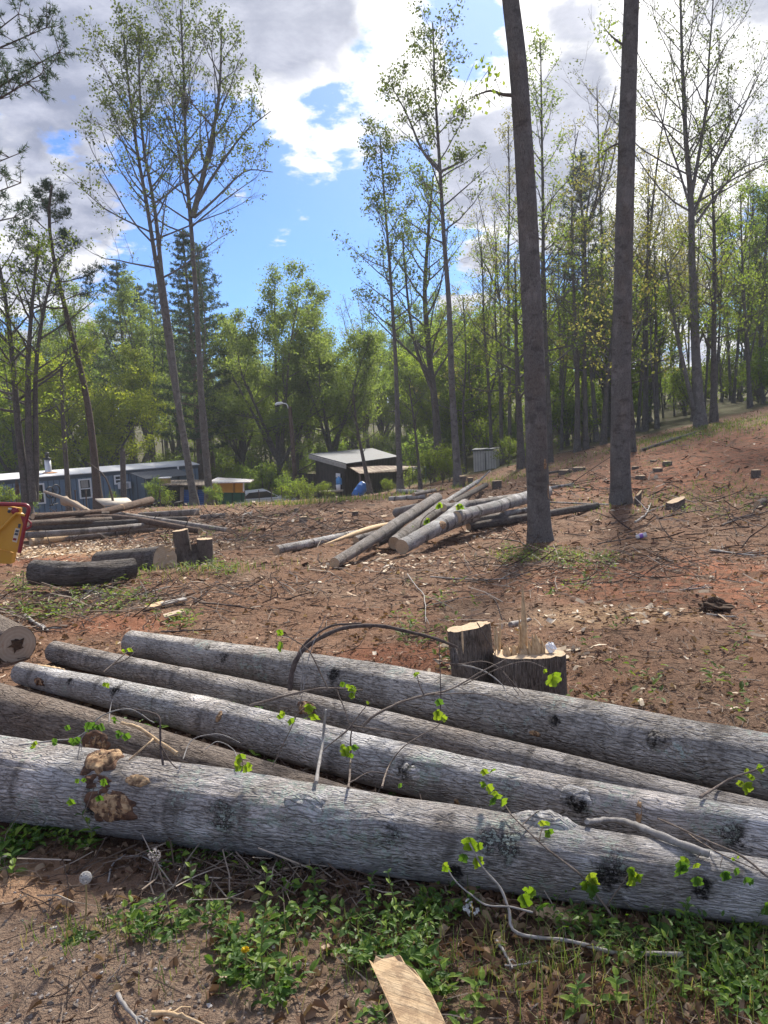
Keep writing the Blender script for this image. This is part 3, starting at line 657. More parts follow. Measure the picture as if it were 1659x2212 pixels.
lt = lit['o_']; mb = MB(); Mr = .72*np.array([[.2, 0, .98], [0, 1, 0], [-.98, 0, .2]]); mb.lathe([(.001, -.12), (.045, -.12), (.06, .10), (.062, .1)], lt, 12, Mr); mb.build('cup', TISS, lit)
mb = MB(); mb.lathe([(.053, -.06), (.056, -.02), (.0585, .02)], lt, 12, Mr); mb.build('purple_band', simple('purple_print', (.22, .10, .42), (.3, .18, .5), 40, .5), lit)

def front(px, py, m=.02):
    d = ray(px, py); t = np.geomspace(1.0, 6.0, 500); P = CAM[None]+t[:, None]*d[None]; best = 1e9
    for k in ('L1', 'L2', 'L3', 'L4', 'L5'):
        C, rad = LOGD[k][1][0], LOGD[k][1][1]; st = slice(None, None, 4)
        D = np.linalg.norm(P[:, None]-C[None, st], axis=2)-rad[None, st]*1.05; i = np.where(D.min(1) < m)[0]
        if len(i): best = min(best, t[i[0]]*d[1])
    return best
def atf(px, py, Y): return at(px, py, min(Y, front(px, py)))

patch('L1', 1190, 1772, .12, .075, B_LOG, 'branch_knot', 81, .0, .006, .034); patch('L3', 1235, 1722, .07, .05, B_LOG, 'branch_knot', 82, .0, .004, .022); patch('L3', 880, 1672, .06, .05, B_LOG, 'branch_knot', 83, .0, .004, .018)
patch('L1', 655, 1730, .09, .07, B_LOG, 'branch_knot', 84, .0, .004, .022); patch('L5', 1420, 1600, .06, .05, B_LOG2, 'branch_knot', 85, .0, .004, .02); patch('L3', 985, 1745, .022, .022, RAW, 'broken_knot', 86, .006, .004, .012)
def spot(lst): return [(*map(float, at(x, y, front(x, y, .0))), r) for x, y, r in lst]
for key, base_, sps, lsp in [('L1', ((.50, .49, .485), (.32, .305, .295), (.115, .104, .096), 38, 9, .75, .55, .018), [(480, 1762, .06), (842, 1790, .05), (1083, 1822, .075), (195, 1738, .05), (1322, 1882, .06), (985, 1885, .025), (1520, 1915, .04), (1205, 1770, .06)], [(640, 1712, .13), (700, 1700, .08), (1085, 1795, .11), (1195, 1762, .09), (1220, 1800, .06), (400, 1690, .09), (490, 1770, .06), (840, 1830, .07), (1330, 1840, .06)]),
    ('L3', ((.54, .53, .525), (.35, .335, .32), (.12, .11, .10), 38, 9, .75, .55, .018), [(250, 1492, .04), (480, 1512, .03), (880, 1668, .05), (1245, 1735, .05), (150, 1470, .03), (1590, 1810, .05)], [(935, 1640, .09), (900, 1690, .06), (700, 1600, .06), (1100, 1700, .06), (1540, 1760, .10)]),
    ('L5', ((.44, .415, .39), (.26, .235, .21), (.075, .063, .055), 34, 8, .6, .5, .02), [(448, 1400, .03), (487, 1418, .045), (720, 1455, .055), (1425, 1600, .05), (1195, 1555, .03)], [(560, 1420, .05), (860, 1450, .06)])]:
    mm = bark('bark_spotted_log', *base_, lichen=(.40, .46, .42), spots=spot(sps), lspots=spot(lsp)); LOGD[key][0].data.materials[0] = mm
    for ch in LOGD[key][0].children:
        if ch.name.startswith('branch_knot'): ch.data.materials[0] = mm
# ------------------------------------------------------------------ trees
def leaf_quads(mb, C, size, rng, up=.3, asp=.62, smin=.6):
    n = len(C); sz = size*rng.uniform(smin, 1.25, n)[:, None]
    a = rng.normal(size=(n, 3)); a[:, 2] -= .35; a /= np.linalg.norm(a, axis=1)[:, None]
    b = rng.normal(size=(n, 3)); b[:, 2] *= .6; b -= a*(a*b).sum(1)[:, None]; b /= np.linalg.norm(b, axis=1)[:, None]
    nn = np.cross(a, b)
    f = rng.uniform(.05, .3, n)[:, None]
    V = np.stack([C-a*sz*.5, C+b*sz*asp*.5+nn*sz*f*.5+a*sz*.06, C+a*sz*.5, C-b*sz*asp*.5+nn*sz*f*.5+a*sz*.06], 1).reshape(-1, 3)
    mb.add(V, np.arange(n*4).reshape(-1, 4), np.zeros((n*4, 2)))
def needles(mb, C, D, ln, rng, k=9, w=.012):
    n = len(C); C = np.repeat(C, k, 0); D = np.repeat(D, k, 0)
    v = D*.7+rng.normal(size=C.shape)*.75; v /= np.linalg.norm(v, axis=1)[:, None]; L = ln*rng.uniform(.6, 1.15, len(C))[:, None]
    s = np.cross(v, rng.normal(size=C.shape)); s /= np.linalg.norm(s, axis=1)[:, None]
    V = np.stack([C-s*w, C+s*w, C+v*L], 1).reshape(-1, 3); mb.add(V, np.arange(len(V)).reshape(-1, 3), np.zeros((len(V), 2)))
def trunkpts(P, n, rng, wob=.02):
    C = path3(P, n); L = np.linalg.norm(C[-1]-C[0]); s = np.linspace(0, 1, n)
    C[:, 0] += L*wob*.5*vn(s*5, s*0+1.1, int(rng.integers(1e4))); C[:, 1] += L*wob*.5*vn(s*5, s*0+5.1, int(rng.integers(1e4))); return C
def branches(tb, rng, C, rad, t0, nb, Lf, el, nsub, curve=.35, sides=5, sub_L=.42, twig=True, az0=None, azs=None, brad=.5, jit=.10, t1=.98, tmin=.006):
    """limbs along the stem C; returns points where leaves grow"""
    pts = []; wts = []; n = len(C); d = np.concatenate([[0], np.cumsum(np.linalg.norm(np.diff(C, axis=0), axis=1))]); d = d/d[-1]
    gaz = rng.uniform(0, 6.28)
    for i in range(nb):
        t = t0+(t1-t0)*((i+rng.uniform(.1, .9))/nb); p = np.array([np.interp(t, d, C[:, q]) for q in range(3)]); rt = np.interp(t, d, rad)
        tt = (t-t0)/(1-t0); L = Lf(tt)*rng.uniform(.72, 1.2); gaz += 2.4+rng.normal()*.5
        az = gaz if az0 is None else az0+rng.normal()*azs
        e = R_(el[0]+(el[1]-el[0])*tt+rng.normal()*8); dv = np.array([math.cos(az)*math.cos(e), math.sin(az)*math.cos(e), math.sin(e)])
        m_ = 7; q = [p]; step = L/(m_-1)
        for j in range(m_-1):
            dv = unit(dv+np.array([0, 0, curve/(m_-1)])+rng.normal(size=3)*jit); q.append(q[-1]+dv*step)
        q = np.array(q); r0 = max(tmin, min(rt*brad, .013*L+.012)); rr = r0*np.linspace(1, .18, m_)
        tb.tube(q, rr, sides, cap=False)
        pts.append(q[2:]); wts.append(np.linspace(.3, 1, m_-2))
        for j in range(nsub):
            s = .22+.75*(j+rng.uniform(0, 1))/nsub; k = s*(m_-1); a = int(min(m_-2, k)); b0 = q[a]+(q[a+1]-q[a])*(k-a); dd = unit(q[a+1]-q[a])
            sv = unit(dd*.8+rng.normal(size=3)*.62+np.array([0, 0, .15])); sl = L*sub_L*(1.1-.6*s)*rng.uniform(.6, 1.25); w = [b0]
            for x in range(4): sv = unit(sv+rng.normal(size=3)*.14+np.array([0, 0, .07])); w.append(w[-1]+sv*sl/4)
            w = np.array(w); tb.tube(w, np.linspace(max(tmin*.6, r0*(1-s*.8)*.4), tmin*.5, 5), 4)
            pts.append(w[1:]); wts.append(np.array([.7, 1, 1.2, 1.5]))
            if twig:
                for x in range(3):
                    e0 = w[1+x]; v = unit(sv+rng.normal(size=3)*.7); tw = np.array([e0, e0+v*sl*.22, e0+v*sl*.4+np.array([0, 0, .02*sl])]); tb.tube(tw, [tmin*.6, tmin*.5, tmin*.35], 3)
                    pts.append(tw[1:]); wts.append(np.array([1.2, 1.6]))
    return np.concatenate(pts), np.concatenate(wts)
def scatter(rng, P, Wt, n, spread):
    i = rng.choice(len(P), n, p=Wt/Wt.sum()); k = rng.normal(size=(n, 3))*spread; k[:, 2] *= .8; return P[i]+k
def hero(label, cat, path, r, t0, nb, Lf, el, nsub, nleaf, lsize, leafm, barkm, seed, group=None, name='tree', spread=.22, curve=.5, forks=(), sides=12, wob=.012, needle=False, dense_top=0, extra=None, flare=1.5, tmin=.008, sub_L=.42, brad=.5, ring=None):
    rng = np.random.default_rng(seed); path = np.asarray(path, float); root = empty(name, path[0], label, cat, group)
    tb = MB(); n = max(10, int(np.linalg.norm(path[-1]-path[0])/.8)); C = trunkpts(path, n, rng, wob)
    s = np.linspace(0, 1, n); rad = r[0]+(r[1]-r[0])*s**.85; rad = rad*(1+(flare-1)*np.exp(-s*np.linalg.norm(path[-1]-path[0])/.45)); C[0, 2] -= .12
    sd = int(rng.integers(9999)); dp = lambda a, L: 1+.05*vn(np.cos(a)*2+L*.8, np.sin(a)*2, sd)+.03*vn(np.cos(a)*5+L*3, np.sin(a)*5, sd+1)
    tb.tube(C, rad, sides, ref=(0, 1, 0), disp=dp)
    P, Wt = [], []
    def br(*a, **k):
        p, w = branches(tb, rng, *a, **k); P.append(p); Wt.append(w)
    if nb: br(C, rad, t0, nb, Lf, el, nsub, curve=curve, tmin=tmin, sub_L=sub_L, brad=brad)
    for fk in forks:
        fp, fr, fn = fk[:3]; Cf = trunkpts(np.asarray(fp, float), 14, rng, .015); rf = np.linspace(fr[0], fr[1], 14); tb.tube(Cf, rf, 8, ref=(0, 1, 0))
        if fn: br(Cf, rf, fk[3] if len(fk) > 3 else .35, fn, Lf if len(fk) < 5 else fk[4], el, nsub, curve=curve, tmin=tmin, sub_L=sub_L, brad=.6)
    if extra: extra(tb, rng, P, Wt)
    tb.build('trunk', barkm, root)
    if nleaf:
        P = np.concatenate(P); Wt = np.concatenate(Wt)
        z0, z1 = P[:, 2].min(), P[:, 2].max(); Wt = Wt*(1+dense_top*((P[:, 2]-z0)/(z1-z0+.01))**1.5)
        kc = max(30, nleaf//9); ctr = scatter(rng, P, Wt, kc, spread*.45); Cc = ctr[rng.integers(0, kc, nleaf)]+rng.normal(size=(nleaf, 3))*spread*.72*np.array([1, 1, .8]); lb = MB()
        if needle:
            i = rng.choice(len(P), nleaf, p=Wt/Wt.sum()); D = rng.normal(size=(nleaf, 3)); D[:, 2] = np.abs(D[:, 2])*.6+.2; needles(lb, P[i]+rng.normal(size=(nleaf, 3))*spread, D/np.linalg.norm(D, axis=1)[:, None], lsize, rng)
        else: leaf_quads(lb, Cc, lsize, rng)
        lb.build('crown', leafm, root, smooth=False)
    return root
def pth(Y, *px, base=True):
    P = [at(x, y, Y+(dy[0] if dy else 0)) for x, y, *dy in px]
    if base: P[0][2] = float(GF(P[0][0], P[0][1]))
    return P
# twin-stemmed leaning poplar, left
Y = 38.0
hero('tall leaning poplar whose two stems run close together, left of the straight-forked one', 'tree', pth(Y, (421, 1093), (395, 944), (360, 744), (328, 494), (297, 325), (280, 200), (268, 70)), (.195, .04), .50, 30, lambda t: 4.6*(1-t)**.7+1.0, (18, 62), 6, 6400, .14, LEAF_S, B_STAND, 11, 'tall poplars left standing in the clearing',
     forks=[(pth(Y, (392, 915), (374, 794), (357, 644), (340, 494), (322, 390), (306, 300), (300, 150), (305, 60), base=False), (.16, .03), 16, .55, lambda t: 3.0*(1-t)**.7+.8)], dense_top=.9, tmin=.011)
Y = 38.5
hero('tall poplar with an upright fork and a vine-wrapped trunk, right of the leaning twin', 'tree', pth(Y, (453, 1086), (436, 894), (427, 694), (412, 494), (400, 350), (396, 200), (388, 20)), (.20, .04), .56, 26, lambda t: 3.6*(1-t)**.6+1.2, (30, 66), 6, 6000, .14, LEAF_S, B_STAND, 12, 'tall poplars left standing in the clearing',
     forks=[(pth(Y, (417, 470), (440, 370), (462, 270), (474, 180), (478, 60), base=False), (.15, .03), 14, .15, lambda t: 3.2*(1-t)**.6+1.0), (pth(Y, (424, 440), (480, 350), (530, 285), (585, 240), base=False), (.09, .02), 9, .3, lambda t: 1.9), (pth(Y, (408, 430), (385, 320), (370, 200), base=False), (.08, .02), 9, .3, lambda t: 1.8),
            (pth(Y, (420, 470), (470, 425), (530, 370), (590, 372), base=False), (.07, .02), 8, .3, lambda t: 1.6), (pth(Y-.3, (452, 1080), (447, 930), (436, 800), (444, 700), (428, 560), base=False), (.045, .02), 0)], dense_top=.8, tmin=.011)
nb_ = MB(); c = at(398, 226, 38.4); rn = np.random.default_rng(4)
for i in range(60):
    a = c+rn.normal(size=3)*.16; v = rn.normal(size=3)*.25; nb_.tube([a, a+v*.5, a+v], .018, 3)
tag(nb_.build('nest', TWIGD, None, c), 'dark twig nest in the crotch of the forked poplar', 'nest', kind='stuff')
# centre poplar
Y = 33.5
hero('slender straight poplar in the centre with a side-swept sparse crown', 'tree', pth(Y, (988, 1030), (975, 800), (965, 600), (952, 350), (943, 200), (936, 50)), (.175, .03), .52, 24, lambda t: 2.3*(1-t)**.5+.7, (28, 60), 6, 3800, .14, LEAF_S, B_STAND, 13, 'tall poplars left standing in the clearing',
     forks=[(pth(Y, (955, 375), (915, 330), (880, 250), (845, 185), base=False), (.07, .02), 8, .4, lambda t: 1.1), (pth(Y, (953, 370), (985, 355), (1003, 345), base=False), (.06, .02), 3, .5, lambda t: .6)], dense_top=.9, tmin=.011)
Y = 39
hero('shorter thin poplar rising beside the plank shack', 'tree', pth(Y, (863, 1052), (855, 800), (846, 650), (835, 480), (828, 380), (822, 295)), (.155, .03), .45, 26, lambda t: 2.2*(1-t)**.5+.8, (25, 60), 6, 3800, .14, LEAF_S, B_STAND, 14, dense_top=.7, tmin=.01)
# two near trunks, crowns above the frame
def near_trunk(label, px, Y, r, seed, grp, burl=()):
    rng = np.random.default_rng(seed); P = pth(Y, *px); root = empty('tree', P[0], label, 'tree', grp)
    C = path3(P, 150); d = np.concatenate([[0], np.cumsum(np.linalg.norm(np.diff(C, axis=0), axis=1))]); rad = np.interp(d, np.linspace(0, d[-1], len(r)), r)*(1+.30*np.exp(-d/.20)); C[0, 2] -= .12
    dp = lambda a, L: 1+.05*np.sin(3*a+1)*np.exp(-L/.5)*2+.05*vn(np.cos(a)*2+L*1.1, np.sin(a)*2, seed)+.05*vn(np.cos(a)*5+L*2.5, np.sin(a)*5+L, seed+1)+.04*vn(np.cos(a)*10, np.sin(a)*10+L*5, seed+2)
    tb = MB(); tb.tube(C, rad, 40, ref=(0, 1, 0), disp=dp); fr = tb.frame
    P2, W2 = branches(tb, rng, C, rad, .80, 16, lambda t: 3.2*(1-t)+1, (20, 60), 5, tmin=.01)
    for (a, *b) in burl:
        q = path3([a]+b, 9); tb.tube(q, np.linspace(.035, .008, 9), 6); 
        for k in (4, 6, 7, 8):
            w = np.array([q[k], q[k]+rng.normal(size=3)*.12, q[k]+rng.normal(size=3)*.22+[0, 0, .06]]); tb.tube(w, [.008, .006, .004], 4); P2 = np.vstack([P2, w[1:], w[2:]]); W2 = np.concatenate([W2, [3]*3])
    o = tb.build('trunk', B_STAND, root); LOGD[label] = (o, fr)
    lb = MB(); leaf_quads(lb, scatter(rng, P2, W2, 2600, .12), .085, rng); lb.build('crown', LEAF, root, smooth=False)
    return root
TT = 'tall bare trunks whose crowns rise out of the picture'
Y = 12.6
near_trunk('nearest tall bare trunk with a peeled orange scar above its base', [(1166, 1196), (1160, 1000), (1153, 760), (1143, 540), (1130, 300), (1118, 130), (1103, 0), (1085, -160), (1068, -420), (1055, -700)], Y, [.185, .172, .165, .158, .15, .14, .125, .10, .06, .03], 21, TT,
    burl=[(at(1112, 206, Y), at(1085, 204, Y), at(1060, 196, Y-.1), at(1030, 205, Y-.2))])
patch('nearest tall bare trunk with a peeled orange scar above its base', 1178, 1005, .10, .035, RAW, 'bark_scar', 61, .003, .008)
patch('nearest tall bare trunk with a peeled orange scar above its base', 1183, 1060, .14, .02, RAW, 'bark_scar', 62, .002, .006)
Y = 17.5
near_trunk('second tall bare trunk, farther off, with a broken stump at its foot', [(1340, 1090), (1340, 950), (1344, 700), (1350, 450), (1357, 200), (1364, 0), (1370, -200), (1376, -500)], Y, [.225, .215, .205, .19, .175, .155, .11, .04], 22, TT,
    burl=[(at(1352, 100, Y), at(1335, 90, Y), at(1318, 75, Y), at(1305, 60, Y)), (at(1350, 310, Y), at(1330, 312, Y), at(1300, 330, Y-.1))])
# right-hand spreading tree
Y = 36
vase = lambda t: 6.0*(1-t)**.6+1.2
hero('large spreading tree at the right with an upswept open crown', 'tree', pth(Y, (1512, 922), (1502, 760), (1498, 600), (1494, 440), (1482, 300), (1474, 150), (1468, -40)), (.25, .04), .48, 30, vase, (30, 60), 7, 6200, .115, LEAF_S, B_STAND, 31, 'trees along the right hillside', curve=.6,
     forks=[(pth(Y, (1500, 460), (1540, 360), (1590, 270), (1640, 160), base=False), (.08, .02), 12, .2, lambda t: 2.6), (pth(Y, (1494, 420), (1525, 250), (1535, 100), (1545, -60), base=False), (.09, .02), 12, .25, lambda t: 2.4), (pth(Y, (1496, 470), (1470, 380), (1440, 290), (1405, 180), base=False), (.065, .018), 10, .25, lambda t: 2.0),
            (pth(Y, (1505, 480), (1550, 420), (1600, 365), (1670, 340), base=False), (.065, .018), 10, .3, lambda t: 2.2), (pth(Y, (1506, 910), (1470, 760), (1450, 640), (1438, 560), base=False), (.13, .04), 8, .5, lambda t: 1.8)], dense_top=.4, tmin=.01, wob=.008, brad=.36)
hero('thin straight tree just right of the large spreading one', 'tree', pth(37, (1541, 919), (1541, 760), (1542, 600), (1540, 430), (1536, 280)), (.17, .03), .25, 26, lambda t: 2.6*(1-t)**.4+.5, (5, 40), 6, 3600, .13, LEAF, B_FAR, 32, 'trees along the right hillside', tmin=.009)
# left side: leaning pine, triple clump, broken poles
Y = 33
def pine_tufts(tb, rng, P, Wt): pass
hero('thin leaning pine with a sparse tufted top at the left', 'tree', pth(Y, (214, 1096), (198, 930), (170, 790), (140, 660), (115, 560), (105, 470), (112, 400)), (.19, .05), .62, 16, lambda t: 2.0*(1-t)+.5, (-5, 40), 5, 1700, .17, NEEDLE, B_PINE, 41, spread=.10, needle=True, tmin=.012)
hero('dark leafy tree clump of three stems at the left, reddish split bark at its foot', 'tree', pth(31, (58, 1083), (40, 930), (28, 780), (10, 640), (-10, 540)), (.19, .05), .35, 18, lambda t: 3.0*(1-t)**.6+.8, (15, 50), 5, 4200, .12, LEAF_B, B_FAR, 42,
     forks=[(pth(31, (70, 1083), (62, 930), (60, 780), (72, 650), (85, 520), base=False), (.17, .04), 12, .35), (pth(31.2, (78, 1083), (76, 940), (78, 780), (100, 640), (120, 560), base=False), (.15, .04), 10, .4)], tmin=.01)
hero('thin pole-like tree with a snapped top in front of the mobile home', 'tree', pth(36, (148, 1086), (140, 960), (133, 850), (133, 790)), (.13, .07), .4, 9, lambda t: 1.0, (0, 45), 3, 250, .11, LEAF_B, B_FAR, 43, tmin=.008)
def snag(label, px, r, Y, name='dead_trunk', mat=B_FAR):
    P = pth(Y, *px); mb = MB(); C = path3(P, 14); C[0, 2] -= .1; mb.tube(C, np.linspace(r, r*.85, 14)*(1+.05*np.sin(np.arange(14)*2)), 12, ref=(0, 1, 0)); R0 = r*.85
    for i in range(7): a = C[-1]+np.array([math.cos(i*.9)*R0*.6, math.sin(i*.9)*R0*.6, -.05]); mb.tube([a, a+np.array([0, 0, .12+.1*(i % 3)])], [R0*.35, .008], 5)
    return tag(mb.build(name, mat, None, P[0]), label, 'dead trunk')
snag('thick grey dead trunk broken off in front of the grey addition', [(267, 1090), (266, 1030), (265, 975)], .13, 33)
snag('short reddish broken post by the left fence', [(37, 1085), (37, 1050)], .10, 33, mat=B_RED)
mb = MB(); P = pth(26, (252, 1105), (232, 1040), (205, 1010), (188, 1000)); mb.tube(path3(P, 12), np.linspace(.05, .015, 12), 6); tag(mb.build('bent_sapling', TWIGD, None, P[0]), 'bare bent sapling arching over the left log pile', 'sapling')
# overhanging pine limbs at the top left, from a pine just outside the frame
def offpine():
    rng = np.random.default_rng(51); P = pth(20, (-260, 1300), (-262, 800), (-265, 300), (-270, -100), (-272, -420)); root = empty('pine_tree', P[0], 'pine whose needled limbs reach in at the upper left corner', 'tree')
    tb = MB(); C = path3(P, 30); tb.tube(C, np.linspace(.28, .08, 30), 10, ref=(0, 1, 0)); PP = []; DD = []
    for (sx, sy, ex, ey, n) in [(-265, 300, 128, 112, 14), (-265, 230, 40, 30, 12), (-265, 330, 90, 160, 12), (-265, 420, 20, 340, 8), (-265, 480, 45, 395, 7), (-265, 500, 30, 470, 6), (-265, 180, 100, 60, 10)]:
        q = path3([at(sx, sy, 20), at((sx+ex)/2, (sy+ey)/2+15, 19.5), at(ex, ey, 19+rng.uniform(-.6, .6))], 12); tb.tube(q, np.linspace(.06, .012, 12), 6)
        for i in range(n*2):
            k = rng.integers(5, 12); v = unit(rng.normal(size=3)+np.array([.5, 0, .5])); w = np.array([q[k], q[k]+v*.28, q[k]+v*.5+[0, 0, .05]]); tb.tube(w, [.012, .009, .006], 4)
            for f in (.5, .75, 1.0): PP.append(q[k]+(w[2]-q[k])*f); DD.append(v)
    for i in range(30): pass
    tb.build('trunk', B_PINE, root); lb = MB(); PP = np.array(PP); DD = np.array(DD); i = rng.integers(0, len(PP), 1300); needles(lb, PP[i]+rng.normal(size=(1300, 3))*.05, DD[i], .15, rng, 10, .008); lb.build('crown', NEEDLE, root, smooth=False)
offpine()
# dead thin trees near the shack
for (lab, px, Y, r, n, sd) in [('thin dead sapling right of the plank shack', [(908, 1036), (897, 930), (884, 830)], 38, .09, 8, 61), ('crooked bare sapling in front of the plank shack', [(800, 1050), (783, 980), (770, 920), (762, 840)], 40, .13, 12, 62)]:
    hero(lab, 'sapling', pth(Y, *px), (r, .03), .4, n, lambda t: 1.3, (20, 60), 4, 0, .1, LEAF, B_FAR, sd, name='sapling', tmin=.007)
hero('forked tree with spreading limbs between the two central poplars', 'tree', pth(44, (948, 1010), (938, 860), (928, 760), (918, 640), (925, 500), (935, 380)), (.26, .05), .3, 26, lambda t: 4.2*(1-t)**.5+.8, (30, 58), 6, 5200, .14, LEAF_D, B_FAR, 63, tmin=.01, forks=[(pth(44, (936, 850), (895, 740), (880, 640), (868, 500), base=False), (.12, .03), 8, .4, lambda t: 2.2)])
# trunks on the right, midground: individually placed
RT = 'slim trees standing along the edge of the right-hand wood'
lst = [(1127, 1022, 1112, 560, 36, .27, 'dark twin-looking tree just left of the near bare trunk'), (1188, 1008, 1172, 470, 36, .22, 'straight slim tree just right of the near bare trunk'), (1248, 972, 1236, 430, 40, .24, 'dark slim tree left one of a close pair'), (1266, 972, 1262, 470, 40, .20, 'dark slim tree right one of a close pair'),
       (1303, 972, 1330, 560, 41, .24, 'tree leaning to the right between the two bare trunks'), (1370, 988, 1352, 560, 30, .14, 'slim pale-barked tree right of the second bare trunk'), (1062, 1000, 1040, 520, 47, .18, 'thin tree behind the small pale shed'), (1084, 992, 1070, 560, 48, .20, 'thin tree right of the small pale shed'),
       (1420, 945, 1412, 520, 46, .2, 'slim tree in the wood left of the spreading tree'), (1395, 950, 1402, 420, 48, .2, 'slim tree rising behind the pole on the hill edge'), (1620, 905, 1600, 420, 44, .17, 'thin tree at the right edge of the wood'), (1005, 1012, 1000, 640, 46, .13, 'very thin dark tree right of the straight central poplar')]
for q, (bx, by, tx, ty, Y, r, lab) in enumerate(lst):
    hero(lab, 'tree', pth(Y, (bx, by), ((bx*2+tx)/3+rn.uniform(-3, 3), (by*2+ty)/3), ((bx+2*tx)/3+rn.uniform(-5, 5), (by+2*ty)/3), (tx, ty)), (r*.72, .03), .33, 20, lambda t: 2.6*(1-t)**.4+.5, (10, 50), 6, 1100, .125, [LEAF, LEAF_D, LEAF_T][q % 3], B_FAR, 100+q, RT, tmin=.009, flare=1.3)
for q, (bx, by, tx, ty, Y, r, lab) in enumerate([(1180, 1000, 1168, 90, 42, .25, 'tall thin-crowned tree directly behind the near bare trunk'), (1100, 1000, 1098, 270, 50, .2, 'tall bare-topped tree left of the near bare trunk'), (1310, 960, 1290, 190, 50, .2, 'nearly leafless tree between the two bare trunks')]):
    hero(lab, 'tree', pth(Y, (bx, by), ((bx+tx)/2, (by+ty)/2), (tx, ty)), (r*.7, .03), .45, 28, lambda t: 2.6*(1-t)**.5+.7, (25, 60), 6, [3000, 1400, 500][q], .14, [LEAF, LEAF_T, LEAF_T][q], B_FAR, 130+q, RT, tmin=.009)
# big pine behind the poplars, left
def conifer(label, base, Hh, r, seed, nl=2600, t0=.25, Lm=3.6, group=None, name='pine_tree'):
    rng = np.random.default_rng(seed); root = empty(name, base, label, 'tree', group); tb = MB(); lb = MB()
    C = path3([base, base+np.array([.1, 0, Hh*.5]), base+np.array([0, 0, Hh])], 16); C[0, 2] -= .2; tb.tube(C, np.linspace(r, .04, 16), 9, ref=(0, 1, 0)); P = []; D = []
    z = t0*Hh
    while z < Hh*.985:
        f = (z-t0*Hh)/(Hh*(1-t0)); L = (Lm*(1-f)**.75+.25)*(.55+.45*min(1, f*4))
        for a in rng.uniform(0, 6.28)+np.arange(5)*1.2566+rng.normal(size=5)*.2:
            l = L*rng.uniform(.6, 1.15); v = np.array([math.cos(a), math.sin(a), .12+.25*f]); p0 = base+np.array([0, 0, z]); q = np.array([p0+v*l*s+np.array([0, 0, -.12*l*s*(1-s)+.1*l*s*s]) for s in np.linspace(0, 1, 6)]); tb.tube(q, np.linspace(.045*(1-f*.6), .01, 6), 4)
            for s in np.linspace(.3, 1, max(4, int(l*5))):
                for e in range(3): P.append(p0+v*l*s+rng.normal(size=3)*np.array([.3, .3, .10])*(.3+.5*l*.3)+np.array([0, 0, .1*l*s*s])); D.append(unit(v+rng.normal(size=3)*.6+[0, 0, .4]))
        z += rng.uniform(.5, .85)*(1.25-.5*f)
    P = np.array(P); D = np.array(D); i = rng.integers(0, len(P), nl); needles(lb, P[i]+rng.normal(size=(nl, 3))*.06, D[i], .24, rng, 9, .02)
    tb.build('trunk', B_PINE, root); lb.build('crown', NEEDLE, root, smooth=False); return root
conifer('big dark pine standing behind the forked poplar', atg(432, 1010, 56), 19.5, .28, 71, 5200, .2, 3.6)
PIN2 = conifer('dark pine among the right-hand trees between the two bare trunks', atg(1262, 970, 54), 19, .22, 72, 3000, .35, 3.2)
LEAF_G = island('leaf_fresh_green', [(0, (.085, .13, .036)), (.5, (.12, .17, .048)), (1, (.155, .20, .062))], .6, .5)
LEAF_Y = island('leaf_yellow_green', [(0, (.14, .19, .025)), (.5, (.19, .235, .03)), (1, (.25, .28, .045))], .6, .55)
# broad leafy trees
def broad(label, base, Hh, cr, seed, nleaf, lsize, leafm, group=None, t0=.18, el=(10, 70), nb=34, r=.25, nsub=6, spread=.34, name='tree', trunkm=B_FAR, cat='tree', shape=.5, tmin=.01, lead=6):
    """spreading tree: a short bole that divides into several leaders"""
    base = np.asarray(base, float); q = np.random.default_rng(seed); k = max(.08, t0*1.3); P = [base, base+np.array([q.normal()*.02*Hh, q.normal()*.02*Hh, Hh*k*1.2]), base+np.array([q.normal()*.04*Hh, q.normal()*.04*Hh, Hh*.97])]
    fk = []; a0 = q.uniform(0, 6.28)
    for i in range(lead):
        a = a0+i*6.283/lead+q.normal()*.25; z0 = Hh*k*q.uniform(.6, 1.5); hz = Hh*q.uniform(.55, .93); rr = cr*q.uniform(.55, .95)*(1.25-.6*hz/Hh); b0 = base+(P[1]-base)*min(1, z0/(Hh*k*1.2)); v = np.array([math.cos(a), math.sin(a), 0])
        fk.append(([b0, b0+v*rr*.45+np.array([0, 0, (hz-z0)*.42]), b0+v*rr*.8+np.array([0, 0, (hz-z0)*.75]), base+v*rr+np.array([0, 0, hz])], (r*.55, .02), max(4, nb//lead), .22, lambda t: cr*.50*(1-t)**.4+.12*cr))
    return hero(label, cat, P, (r, .02), t0*1.5, nb//4, lambda t: cr*.55*(1-t)**.4+.1*cr, el, nsub, nleaf, lsize, leafm, trunkm, seed, group, name, spread, curve=.25, tmin=tmin, sides=8, dense_top=.1, forks=fk)
broad('bright yellow-green maple spreading over the mobile home roof', atg(205, 1040, 58.5), 11.5, 6.8, 81, 36000, .20, LEAF_Y, nb=44, t0=.1)
broad('lower bright-leaved tree at the far left behind the mobile home', atg(25, 1040, 60), 13, 5.0, 82, 20000, .19, LEAF_B, nb=36, t0=.1)
broad('wide fan-shaped green tree behind the street lamp', atg(618, 1025, 56), 16, 6.4, 83, 40000, .17, LEAF_G, nb=46, t0=.12)
broad('tall rounded green tree behind the plank shack roof', atg(730, 1015, 58), 15, 5.4, 84, 34000, .17, LEAF_G, nb=42, t0=.12)
broad('round-crowned green tree between the fan-shaped one and the dark pine', atg(520, 1020, 62), 14.5, 4.6, 87, 26000, .17, LEAF_G, nb=40, t0=.12)
broad('fresh green tree left of the big dark pine', atg(320, 1010, 64), 18, 4.4, 85, 20000, .17, LEAF_G, nb=40, t0=.2)
broad('yellow-green leafy tree low behind the central poplars', atg(1040, 990, 58), 10.5, 4.4, 86, 18000, .18, LEAF_B, nb=36, t0=.1)
